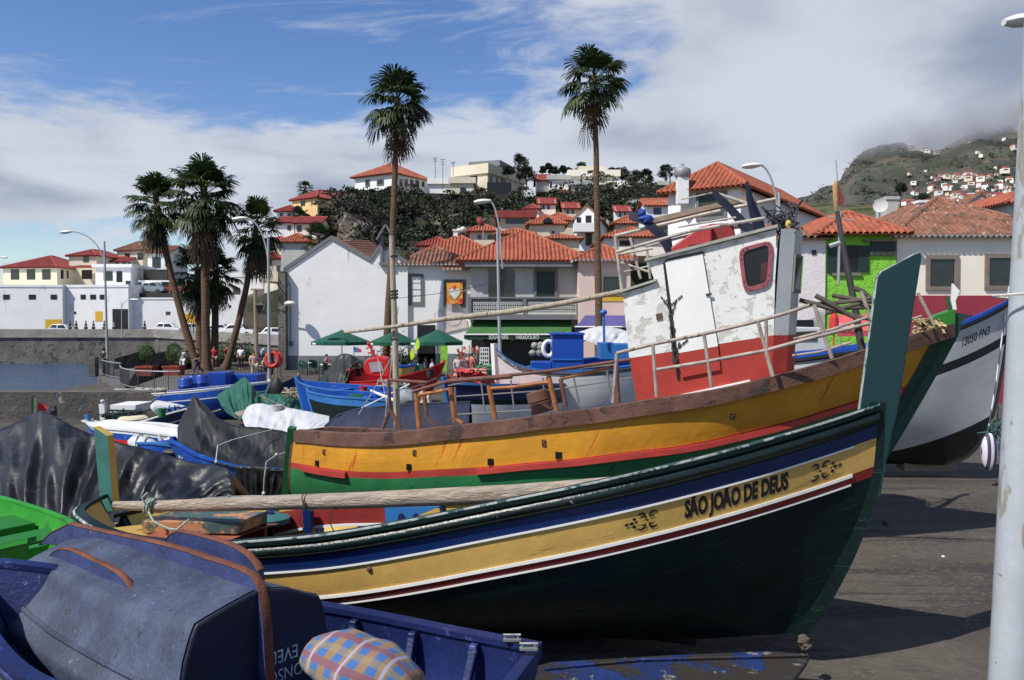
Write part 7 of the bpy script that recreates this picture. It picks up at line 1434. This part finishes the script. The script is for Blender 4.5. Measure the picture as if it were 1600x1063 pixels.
t, h = sboat('red motor boat with raised red bow pointing right', (498, 31), (694, 29), [(498, 599), (540, 597), (580, 595), (620, 589), (660, 579), (694, 566)], 1.25, -1.05, [(.05, 0), (.55, 0), (.6, 1)], 0, [PK['scarlet'], PK['wht']], PK['scarlet'], PK['scarlet'], floor=.05, rB=[(0, 0), (1, 1.0)], name='motor_boat')
t3 = thing('boat_cabin', 'red cabin with sloped grey window on the red motor boat', 'cabin', pt(580, 600, 30)); b = MB(); b.prism([pt(x, y, 29.4) for x, y in ((538, 604), (541, 577), (562, 575), (570, 584), (625, 592), (622, 603))], (0, 1.3, 0)); b.build('coachroof', PK['scarlet'], t3, bevel=.03)
b = MB(); b.prism([pt(x, y, 29.3) for x, y in ((568, 586), (568, 570), (574, 561), (590, 557), (603, 561), (609, 580), (606, 590))], (0, 1.1, 0)); b.build('wheelhouse', PK['scarlet'], t3, bevel=.04)
b = MB(); b.prism([pt(x, y, 29.28) for x, y in ((576, 567), (595, 565), (600, 580), (580, 582))], (0, -.02, 0)); b.build('window', mat('dusty_glass', (.30, .31, .33), .3, .1), t3); b = MB(); b.prism([pt(x, y, 29.38) for x, y in ((556, 577), (563, 577), (564, 588), (557, 588))], (0, -.02, 0)); b.build('window', M['pane'], t3)
t3b = thing('signal_mast', 'small red mast with lamp and emblem on the red cabin', 'mast', pt(582, 560, 29.8)); b = MB(); b.tube([pt(586, 560, 29.8), pt(577, 537, 29.8)], .05, 6); b.bar(pt(572, 545, 29.8), pt(583, 541, 29.8), .05, .05); b.bar(pt(575, 552, 29.8), pt(586, 549, 29.8), .05, .05); b.ell(pt(576, 538, 29.8), (.07, .07, .09), 8, 6); b.build('mast', PK['scarlet'], t3b)
t3b = thing('flag', 'small blue and red flag over the green black canvas', 'flag', pt(554, 555, 30)); b = MB(); b.tube([pt(553, 565, 30), pt(553, 541, 30)], .015, 5); b.build('stick', M['iron'], t3b); b = MB(); b.prism([pt(x, y, 30) for x, y in ((553, 542), (560, 544), (560, 551), (554, 551))], (0, .02, 0)); b.build('blue_part', cm((.06, .15, .32)), t3b); b = MB(); b.prism([pt(x, y, 30) for x, y in ((560, 544), (565, 547), (564, 551), (560, 551))], (0, .02, 0)); b.build('red_part', cm((.45, .05, .05)), t3b)
tarp('dark green black canvas draped over the stern of the red boat', [(462, 608, 31.2), (490, 597, 31), (512, 578, 30.6), (530, 553, 30.4), (546, 553, 30.2), (562, 562, 30), (572, 570, 29.9)], [(470, 616, 29.4), (500, 614, 29), (520, 608, 29), (540, 598, 28.9), (548, 580, 29), (566, 576, 29.2)], mat('dark_olive_canvas', (.022, .026, .02), .45, .3, 2, chip=((.14, .15, .12), .66, 3), bump=.4), fold=.14, nf=7, sag=.12, seed=41)
t, h = sboat('little yellow and blue boat behind the red cabin', (602, 36), (650, 36), [(602, 571), (625, 573), (650, 570)], .6, -1.05, [(.08, 1), (.3, 0)], 0, [PK['mustard'], PK['brblue']], PK['brblue'], PK['brblue'])
t, h = sboat('navy and white boat with red goods heaped on it, behind the deck rails', (860, 17.5), (694, 15.2), [(688, 593), (705, 598), (740, 600), (780, 601), (860, 600)], .75, -.5, [(.30, 0), (.40, 1)], 2, [PK['navy'], PK['dkgreen'], PK['whitew']], PK['red'], PK['skblue'], rB=[(0, 0), (1, .5)])
b = MB(); random.seed(19); n_ = 0
for i in range(34): q = [pt(random.uniform(712, 762), random.uniform(576, 598), 17)+V((0, random.gauss(0, .3), 0)) for _ in range(4)]; b.tube(q, .035, 6)
tag(b.build('red_nets', mat('red_net_and_rope', (.42, .04, .035), .8, .3, 3, chip=((.5, .42, .35), .55, 4)), smooth=True), 'heap of red nets and pale rope on the navy and white boat', 'net')
t, h = sboat('pale blue rowing boat by the souvenir shop', (770, 27), (712, 27), [(712, 577), (740, 581), (770, 584)], .6, -.95, [(.15, 0)], 0, [PK['skblue']], PK['skblue'], PK['skblue'], thw=(.4, .6))
b = MB(); random.seed(20)
for i in range(90): tuft(b, pt(random.uniform(745, 768), random.uniform(571, 590), 24)+V((0, random.gauss(0, .2), 0)), .14, 2)
tag(b.build('green_net', mat('green_net', (.03, .22, .10), .8, .3, 5)), 'heap of green net left of the high white boat bow', 'net')
t3 = thing('white_cover', 'white boat cover behind the blue locker boxes', 'boat cover', pt(945, 525, 24)); o = tarp('x', [(888, 528, 25), (910, 517, 25), (940, 510, 25), (975, 516, 25), (1000, 526, 25)], [(892, 530, 24), (920, 533, 23.6), (950, 546, 23.4), (1000, 540, 23.6)], wcv, fold=.08, nf=4, sag=.03, seed=50, back=1, drop=.4, nu=40, nv=16); o.name = 'fabric'
for k_ in ('label', 'category'): del o[k_]
o.parent = t3; o.location = -V(t3['_w'])
t3 = thing('life_ring', 'pale life ring leaning against the bright blue cabin', 'life ring', pt(856, 545, 18.3)); b = MB(); c = pt(857, 545, 18.3); b.tube([c+V((.12*cos(a), .02*cos(a), .17*sin(a))) for a in [i*2*pi/20 for i in range(21)]], .05, 8, cap=False); b.build('ring', M['wframe'], t3, smooth=True)
b = MB(); random.seed(22)
for i in range(9): b.ell(pt(random.uniform(832, 850), random.uniform(539, 552), 18.6), (.09, .08, .08), 8, 6, .3, i)
tag(b.build('float_cluster', mat('grey_green_floats', (.25, .26, .20), .8, .2, 5), smooth=True), 'cluster of grey green net floats in the high white boat', 'floats')
# red parasols and vehicles by the green house
t3 = thing('kiosk_awning', 'faded red kiosk canopy with white letters ROCK behind the bow rails', 'canopy', pt(1340, 510, 28)); b = MB()
b.grid([[pt(x, y, D)+V((0, 0, -.02*sin(x))) for x in range(1308, 1381, 8)] for y, D in ((492, 29.5), (505, 28.2), (516, 27.6))]); b.grid([[pt(x, y, 27.6) for x in range(1308, 1381, 8)] for y in (516, 526)]); rk = mat('faded_red_canvas', (.52, .09, .09), .8, .12, 2); b.build('canopy', rk, t3)
vs, fs = textmesh('ROCK', 1, .04); b = MB(); c = pt(1323, 509.5, 27.5); k = 9/F*27.5; b.add([c+V((x*k, 0, z*k)) for x, z in vs], fs); b.build('lettering', PK['wht'], t3)
b = MB()
for x in (1312, 1376): b.tube([pt(x, 522, 27.8), V((gx(x, 27.8), 27.8, GB))], .03, 6)
b.build('leg', M['steel'], t3)
b = MB(); c = pt(1303, 505, 27); b.lathe(V((c.x, 27, gz(520, 27))), [(.12, 0), (.17, .12), (.14, .5), (.05, .78), (.01, .8)], 10); b.tube([V((c.x, 27, GB)), V((c.x, 27, gz(485, 27)))], .025, 6); tag(b.build('folded_parasol', mat('red_parasol_cloth', (.50, .03, .03), .7), smooth=False), 'folded red parasol left of the red kiosk canopy', 'parasol')
car('red car partly hidden behind the wheelhouse front', (gx(1262, 30), 30, GB), col=(.5, .06, .05), face=1, h=1.6); 
t3 = thing('van', 'pale van roof behind the blue rim of the white boat', 'van', (gx(1270, 26), 26, GB)); b = MB(); z1 = gz(512, 26); b.prism([V((gx(1236, 26), 26, GB+.35)), V((gx(1318, 26), 26, GB+.35)), V((gx(1318, 26), 26, GB+1.2)), V((gx(1304, 26), 26, GB+1.3)), V((gx(1290, 26), 26, z1)), V((gx(1236, 26), 26, z1+.03))], (0, 1.8, 0)); b.build('body', mat('pale_van_paint', (.5, .52, .52), .3, .03, bump=0), t3, bevel=.05)
b = MB(); b.prism([V((gx(x, 26), 25.97, gz(y, 26))) for x, y in ((1241, 519), (1276, 517), (1276, 532), (1241, 532))], (0, -.01, 0)); b.build('window', M['pane'], t3)
for x in (1250, 1305): b = MB(); b.lathe((gx(x, 26), 25.95, GB+.33), [(.2, 0), (.33, .02), (.33, .2)], 16, (0, 1, 0)); b.build('wheel', M['iron'], t3)
# ---------------------------------------------------------------- green rowing boat at the far left
t, h = sboat('bright green rowing boat with slatted seats at the left edge', (-150, 8.6), (92, 6.75), [(-150, 742), (0, 778), (60, 796), (100, 811), (118, 822)], .78, .01, [(.08, 0)], 0, [PK['ltgreen']], PK['ltgreen'], PK['ltgreen'], side=-1, floor=.42, bm=[(0, .6), (.4, .78), (.7, .70), (.9, .45), (1, .25)], stop=.02, rw=.07)
for k, (u0, u1) in enumerate(((.50, .62), (.66, .80), (.28, .42))):
    b = MB(); p, q, r_, s_ = h.P(u0, h.vd(u0, .10), -1, -.10), h.P(u1, h.vd(u1, .10), -1, -.10), h.P(u1, h.vd(u1, .10), 1, -.05), h.P(u0, h.vd(u0, .10), 1, -.05)
    b.prism([p, q, r_, s_], (0, 0, -.22)); b.build('seat_box', PK['ltgreen'], t, bevel=.012)
# ---------------------------------------------------------------- blue skiff and overturned dinghy in front
S_ = V((-.03, 3.93, 0)); aa = V((-.945, .33, 0)).normalized()
t = thing('blue_skiff', 'open blue skiff with inner ribs in the foreground', 'boat', (-1.6, 4.5, .1))
h = Hull((S_.x, S_.y), (S_+aa*3.75)[:2], [(0, .75), (.5, .8), (1, .95)], [(0, .58), (.3, .74), (.6, .72), (.8, .46), (.93, .2), (1, .05)], [(0, .14), (.5, .08), (1, .3)], rB=[(0, 0), (1, .5)], rS=[(0, 0), (1, .12)], pe=[(0, 4), (.6, 3.2), (1, 1.4)], q=.5)
h.fit([(-120, 872), (0, 878), (100, 890), (300, 917), (505, 946), (600, 963), (700, 983), (845, 1010)], -1)
z0 = h.sh; d0 = h.dh; h.sh = lambda u: z0(u)+d0(u); h.dh = lambda u: 0
h.shell([(.05, 0)], 0, [PK['fgblue']], t); h.shell([(.02, 0)], 0, [PK['fgblue']], t, name='inner_planking', off=-.035, u0=.0, u1=.98); h.rail('gunwale', PK['fgblue'], t, .085, .035, .03, .015); h.rail('rubbing_strake', PK['fgblue'], t, .04, .05, .045, -.03, rnd=True)
h.deck('floor', mat('worn_blue_floor', (.03, .06, .2), .6, .2, 3, chip=((.3, .28, .22), .62, 6), bump=.2), t, .46, .01, .95, .05)
h.stem('stem_post', PK['fgblue'], t)
b = MB(); c = [h.P(0, v, 1) for v in (0, .25, .5, .75, .97)]; d_ = [h.P(0, v, -1) for v in (.97, .75, .5, .25, 0)]; b.prism([p+h.a*.06 for p in c+d_], -h.a*.07); b.build('transom', PK['fgblue'], t, bevel=.008)
for u in (.10, .215, .33, .45, .57, .69):
    for sd_ in (1, -1): b = MB(); P_ = [h.P(u, h.vd(u, q), sd_, -.04) for q in (.03, .46)]; n_ = h.n*sd_; b.prism([P_[0], P_[1], P_[1]-n_*.13, P_[0]-n_*.055+V((0, 0, -.03)), P_[0]-n_*.05], h.a*.05); b.build('rib', PK['fgblue'], t, bevel=.008)
mt_ = mat('corroded_steel_fitting', (.30, .30, .28), .45, .2, 8, chip=((.2, .09, .04), .6, 12), metal=.5)
for q in (pt(800, 1003, 4.5), pt(826, 1017, 4.35)):
    b = MB(); b.box(q+V((0, 0, .012)), (.10, .03, .012)); 
    for k in (-.035, .035): b.tube([q+V((k, 0, .015)), q+V((k, 0, .04))], .006, 6)
    b.tube([q+V((-.05, 0, .04)), q+V((.05, 0, .04))], .007, 6); b.build('cleat', mt_, t)
# worn blue overturned skiff bow at the bottom
def gp(px, py, z): d = ray(px, py); return O+d*((z-CZ)/d.z)
t = thing('overturned_skiff', 'worn blue flat bottomed skiff lying under the green boat bow', 'boat', gp(1100, 1060, .1)); b = MB()
wb_ = mat('scraped_blue_bottom', (.008, .025, .12), .7, .3, 3, chip=((.025, .022, .018), .43, 1.7), chip2=((.20, .19, .15), .60, 5), bump=.5)
b.prism([gp(*q, .24) for q in ((1266, 1021), (1262, 1032), (1228, 1078), (1080, 1110), (840, 1120), (800, 1050), (860, 1033), (1050, 1022), (1200, 1016))], (0, 0, -.045)); b.build('bottom', wb_, t, bevel=.02); b = MB(); b.tube([gp(850, 1045, .255), gp(1000, 1031, .255), gp(1262, 1024, .255)], .012, 6); b.build('strip', wb_, t)
b = MB(); b.ell(pt(1256, 1003, 5.62), (.04, .03, .05), 8, 6, .9, 3); b.ell(pt(1262, 1010, 5.6), (.03, .03, .02), 7, 5, .9, 1); tag(b.build('wood_chunk', M['bark']), 'frayed lump of brown wood at the foot of the green boat stem', 'wood')
for x, y, r, lb in ((1384, 815, .055, 'grey stone on the slipway behind the green stem'), (1474, 870, .02, 'white scrap of paper on the slipway')): b = MB(); b.ell(gp(x, y, g(0, 8)+r*.5), (r, r*.8, r*.6), 9, 6, .4, 5); tag(b.build('pebble', M['lampw'] if r < .03 else M['stone'], smooth=True), lb, 'pebble')
# dinghy
t = thing('overturned_dinghy', 'overturned faded blue dinghy with rusty skegs in the left foreground', 'dinghy', (-2.2, 4.9, .6))
ad = V((-.752, .66, 0)); pd = V((.66, .752, 0)); C0 = V((-1.62, 4.0, 0))
def dg(s, w_, z): return C0+ad*s+pd*w_+V((0, 0, z))
prof = []
for i in range(41):
    s = 2.72*i/40; k = max(0, (s-1.95)/.77); e = max(0, 1-k**2.6)**.5 if k < 1 else 0.001; e = max(e, .03)
    zc = curve([(0, 1.075), (.69, 1.0), (1.36, .955), (2.0, .95), (2.46, .93)], s)-(1-e)*.16; zk = curve([(0, 1.15), (1.2, 1.10), (2.0, 1.06), (2.46, 1.0)], s)-(1-e)*.14
    wn = .0-.03*sin(pi*min(1, s/2.2)); wf = .76+.03*sin(pi*min(1, s/2.2)); wm = .38; gl = .60+.02*s; fl = .11+.10*min(1, s/1.4)
    def W(x): return wm+(x-wm)*(.55+.45*e)
    sx = s-(1-e)*.0
    ring = [dg(sx, W(wn-fl-.02)+.0, gl-.09), dg(sx, W(wn-fl-.03), gl-.02), dg(sx, W(wn-fl-.02), gl+.02), dg(sx, W(wn-fl+.02), gl+.035), dg(sx, W(wn-.05), lerp(gl, zc, .6)), dg(sx, W(wn-.012), zc-.07), dg(sx, W(wn+.015), zc-.012), dg(sx, W(wn+.07), zc+.006), dg(sx, W(.2), lerp(zc, zk, .55)), dg(sx, W(wm-.03), zk), dg(sx, W(wm+.03), zk), dg(sx, W(.56), lerp(zc, zk, .5)), dg(sx, W(wf-.07), zc-.03), dg(sx, W(wf-.01), zc-.05), dg(sx, W(wf+.02), zc-.12), dg(sx, W(wf+fl*.7), gl+.03), dg(sx, W(wf+fl+.03), gl), dg(sx, W(wf+fl+.02), gl-.09)]
    prof.append(ring)
end = [lerp(p, sum(prof[-1], V((0, 0, 0)))/18, .2)+ad*.03-V((0, 0, .03)) for p in prof[-1]]
dm = mat('faded_grey_blue_gelcoat', (.052, .066, .105), .5, .4, 2.6, chip=((.20, .21, .23), .61, 26), chip2=((.022, .022, .026), .60, 17), bump=.35, bsc=30)
b = MB(); b.loft(prof+[end], cap=False, closed=False); b.build('hull', dm, t, smooth=True, angle=60)
b = MB(); c = prof[0]; b.prism([p-ad*.002 for p in c], -ad*.03); tr = b.build('transom', mat('shaded_blue_transom_paint', (.012, .014, .034), .5, .3, 3, bump=.2), t, bevel=.015)  # transom blue darkened, shade of this end put into the colour
b = MB(); b.tube([p+V((0, 0, -.10)) for p in [r[1] for r in prof]], .02, 6); b.tube([lerp(r[3], r[4], .3) for r in prof], .016, 8); b.build('lip', dm, t, smooth=True)
rb = mat('rusty_steel_band', (.14, .045, .022), .8, .35, 6, chip=((.33, .22, .15), .64, 6), bump=.6, bsc=30)
fm = mat('blue_skeg_paint', (.035, .05, .14), .55, .3, 4, chip=((.32, .22, .15), .64, 4.5), chip2=((.05, .03, .028), .60, 3.1), bump=.35)
def skeg(poly, topn, w_, th, lb):
    P0 = dg(0, w_, 1); q = [hit(x, y, P0, pd) for x, y in poly]; b = MB(); b.prism([p-pd*th/2 for p in q], pd*th); f = b.build('skeg', fm, t, bevel=.006)
    b = MB(); qq = q[:topn]; 
    rings = [[p+pd*cos(a)*th*.62+V((0, 0, sin(a)*.011)) for a in [i*2*pi/8 for i in range(8)]] for p in qq]; b.loft(rings); b.build('rust_band', rb, f, smooth=True)
skeg([(66, 850), (84, 832), (112, 818), (150, 827), (187, 835), (228, 843), (265, 852), (300, 862), (328, 872), (355, 880), (380, 889), (398, 899), (408, 915), (414, 940), (419, 985), (423, 1080), (412, 1080), (404, 985), (398, 948), (340, 925), (218, 880), (118, 852)], 16, .38, .045, '')
skeg([(78, 878), (81, 868), (88, 861), (97, 857.5), (112, 858.5), (130, 866), (150, 876), (170, 885), (187, 894), (199, 906), (207, 919), (211, 932), (205, 945), (150, 922), (90, 892)], 12, .12, .035, '')
skeg([(262, 850), (266, 839), (272, 833), (281, 830), (305, 834), (328, 840), (352, 847), (372, 855), (388, 865), (400, 878), (408, 892), (410, 912), (380, 905), (300, 880)], 11, .60, .04, '')
b = MB(); c = dg(-.035, .40, .95)
for s_ in (.96, 1.04): b.lathe(dg(.05, .355, s_+.02), [(.012, 0), (.012, .03), (.02, .03), (.02, .012)], 10, -pd)
b.build('bolts', rb, t)
def twrite(body, cx_, cz_, sz):
    vs, fs = textmesh(body, 1, .0); b = MB(); b.add([dg(-.0365, cx_-x*sz*.8, cz_-z*sz) for x, z in vs], fs); b.build('lettering', mat('chalk_paint', (.45, .48, .52), .8, .4, 12), tr)
twrite('EVED', .505, .76, .105); twrite('ONSO', .52, .655, .10)
# blue oil drum lid / tubes at bottom left are the skiff's; checked cushion
t = thing('utility_cable', 'thin dark cable strung from the mast top towards the balcony house', 'cable', pt(622, 466, 44)); b = MB(); rope(b, pt(622, 466, 44), pt(870, 402, 50), .5, .016, 16); b.build('wire', M['iron'], t)
random.seed(33)
for x0, y0, x1, y1, D, r, mm_, lb in ((292, 655, 345, 640, 21, .02, 'wood', 'grey oar lying between the black canvas peak and the green tarpaulin'), (405, 618, 455, 640, 22, .02, 'wood', 'oar resting against the green tarpaulin'), (560, 640, 640, 600, 19, .015, 'wframe', 'thin white stick slanting over the small skiff'), (500, 560, 497, 612, 30, .02, 'iron', 'thin dark stake by the red boat stern'), (700, 556, 697, 590, 26, .02, 'wood', 'wooden stake right of the red bow'), (716, 548, 727, 596, 24, .018, 'iron', 'dark rod leaning at the souvenir shop corner'), (210, 640, 262, 612, 27, .015, 'wood', 'thin fishing rod slanting up from the white lidded box'), (437, 560, 441, 606, 29, .018, 'iron', 'thin iron stake right of the life ring'), (590, 560, 606, 640, 20, .008, 'wframe', 'pale cord hanging beside the mast')):
    b = MB(); b.tube([pt(x0, y0, D), pt((x0+x1)/2, (y0+y1)/2+.6, D), pt(x1, y1, D)], r, 5); tag(b.build('stick', M[mm_]), lb, 'stick')
for x, y, D, s_, c_, lb in ((432, 641, 20, .14, (.45, .45, .43), 'white plastic bucket on the edge of the white tarpaulin'), (568, 610, 24, .12, (.45, .03, .02), 'red bucket inside the bright blue boat'), (618, 606, 26, .14, (.5, .38, .05), 'yellow bucket right of the mast foot'), (253, 645, 22, .12, (.02, .16, .06), 'green bucket behind the wrapped outboard motor'), (672, 583, 26, .13, (.03, .03, .03), 'black bucket on the red bow')):
    c = pt(x, y, D); b = MB(); b.lathe(c, [(s_*.75, -s_), (s_, s_*.8), (s_*1.06, s_*.8), (s_*1.06, s_*.95), (s_*.9, s_*.95), (s_*.7, -s_*.7)], 12); tag(b.build('bucket', cm(c_), smooth=True, angle=50), lb, 'bucket')
for x0, x1, y0, y1, D, c_, n_, lb in ((262, 300, 634, 656, 23, (.03, .10, .28), 24, 'heap of blue rope beside the furled sail cover'), (440, 475, 606, 622, 26, (.30, .26, .18), 22, 'heap of tan rope on the dark blue boat'), (590, 640, 594, 610, 25, (.35, .36, .36), 26, 'grey net bundle behind the mast foot'), (700, 712, 585, 600, 22, (.4, .12, .05), 14, 'orange net scrap at the left of the red nets'), (505, 545, 600, 616, 25.6, (.10, .16, .12), 20, 'dark green net lying in the bright blue boat')):
    b = MB()
    for i in range(n_): b.tube([pt(random.uniform(x0, x1), random.uniform(y0, y1), D)+V((0, random.gauss(0, .2), 0)) for _ in range(4)], .022, 5)
    tag(b.build('rope_heap', cm(c_), smooth=True), lb, 'rope')
t = thing('checked_cushion', 'plump checked cushion in blue, orange and pink cloth', 'cushion', pt(575, 1060, 3.75))
pm_ = bpy.data.materials.new('checked_cloth'); pm_.use_nodes = True; T = pm_.node_tree; tcx = nd(T, 'ShaderNodeTexCoord'); mp = nd(T, 'ShaderNodeMapping'); mp.inputs['Scale'].default_value = (.9, .9, .9); T.links.new(tcx.outputs['UV'], mp.inputs[0]); s3 = nd(T, 'ShaderNodeSeparateXYZ'); T.links.new(mp.outputs[0], s3.inputs[0])
def strp(o, per, lo, hi, ph=0): f = mth(T, 'FRACT', mth(T, 'ADD', mth(T, 'DIVIDE', o, per), ph)); return mth(T, 'MULTIPLY', mth(T, 'GREATER_THAN', f, lo), mth(T, 'LESS_THAN', f, hi))
xo = s3.outputs[0]; yo = s3.outputs[1]
c = mixc(T, strp(xo, .085, 0, .5), (.025, .065, .17), (.22, .135, .075)); c = mixc(T, mth(T, 'MULTIPLY', strp(yo, .075, 0, .5), .6), c, (.25, .20, .11)); c = mixc(T, mth(T, 'MULTIPLY', strp(yo, .15, .5, .74), .8), c, (.16, .05, .08)); c = mixc(T, mth(T, 'MULTIPLY', strp(xo, .17, .6, .68), .85), c, (.30, .30, .40)); c = mixc(T, mth(T, 'MULTIPLY', mth(T, 'MULTIPLY', strp(xo, .085, .5, 1), strp(yo, .075, .5, 1)), .9), c, (.04, .12, .32))
bb = T.nodes['Principled BSDF']; bb.inputs['Roughness'].default_value = .9; T.links.new(c, bb.inputs['Base Color'])
b = MB(); rings = []; A_, B_ = pt(500, 1022, 3.85), pt(650, 1085, 3.6); ax = (B_-A_).normalized(); n1_ = ax.cross(V((0, 0, 1))).normalized(); n2_ = n1_.cross(ax).normalized()
for i in range(25):
    s = i/24; r = max(.004, (sin(pi*min(1, (s*.94+.03)))**.45)); r = .004 if i in (0, 24) else r; c = lerp(A_-ax*.06, B_, s)
    rings.append([c+(n1_*cos(a)*.21+n2_*sin(a)*(.15 if sin(a) > 0 else .11))*r*(1+.16*mn.noise(V((s*4, cos(a)*1.5, sin(a)*1.5+3)))+.03*mn.noise(V((s*14, cos(a)*4, sin(a)*4)))) for a in [k*2*pi/28 for k in range(28)]])
b.uv = []; b.loft(rings, cap=False); b.uv = [(i/24*.62, k/28*1.12) for i in range(25) for k in range(28)]; b.build('cover', pm_, t, smooth=True, angle=180)

# ---------------------------------------------------------------- low cloud caught on the mountain top
hm = bpy.data.materials.new('cloud_mist'); hm.use_nodes = True; T = hm.node_tree
T.nodes.remove(T.nodes['Principled BSDF']); pv = nd(T, 'ShaderNodeVolumePrincipled'); pv.inputs['Color'].default_value = (.93, .95, 1, 1); pv.inputs['Anisotropy'].default_value = .1
tcx = nd(T, 'ShaderNodeTexCoord'); ns = nd(T, 'ShaderNodeTexNoise'); ns.inputs['Scale'].default_value = .011; ns.inputs['Detail'].default_value = 4; T.links.new(tcx.outputs['Object'], ns.inputs['Vector'])
mp = nd(T, 'ShaderNodeMapping'); RX, RY, RZ = 340, 360, 66; mp.inputs['Scale'].default_value = (1/RX, 1/RY, 1/RZ); T.links.new(tcx.outputs['Object'], mp.inputs[0])
vl = nd(T, 'ShaderNodeVectorMath', operation='LENGTH'); T.links.new(mp.outputs[0], vl.inputs[0])
T.links.new(mth(T, 'MULTIPLY', mth(T, 'MULTIPLY', mrange(T, vl.outputs['Value'], 1.0, .25), mrange(T, ns.outputs[0], .34, .60)), .012), pv.inputs['Density'])
T.links.new(pv.outputs[0], T.nodes['Material Output'].inputs['Volume'])
c = pt(1530, 196, 1540); b = MB(); b.ell((0, 0, 0), (RX, RY, RZ), 24, 14); o = tag(b.build('cloud', hm), kind='stuff'); o.location = c; o.rotation_euler = (0, radians(-8), 0)
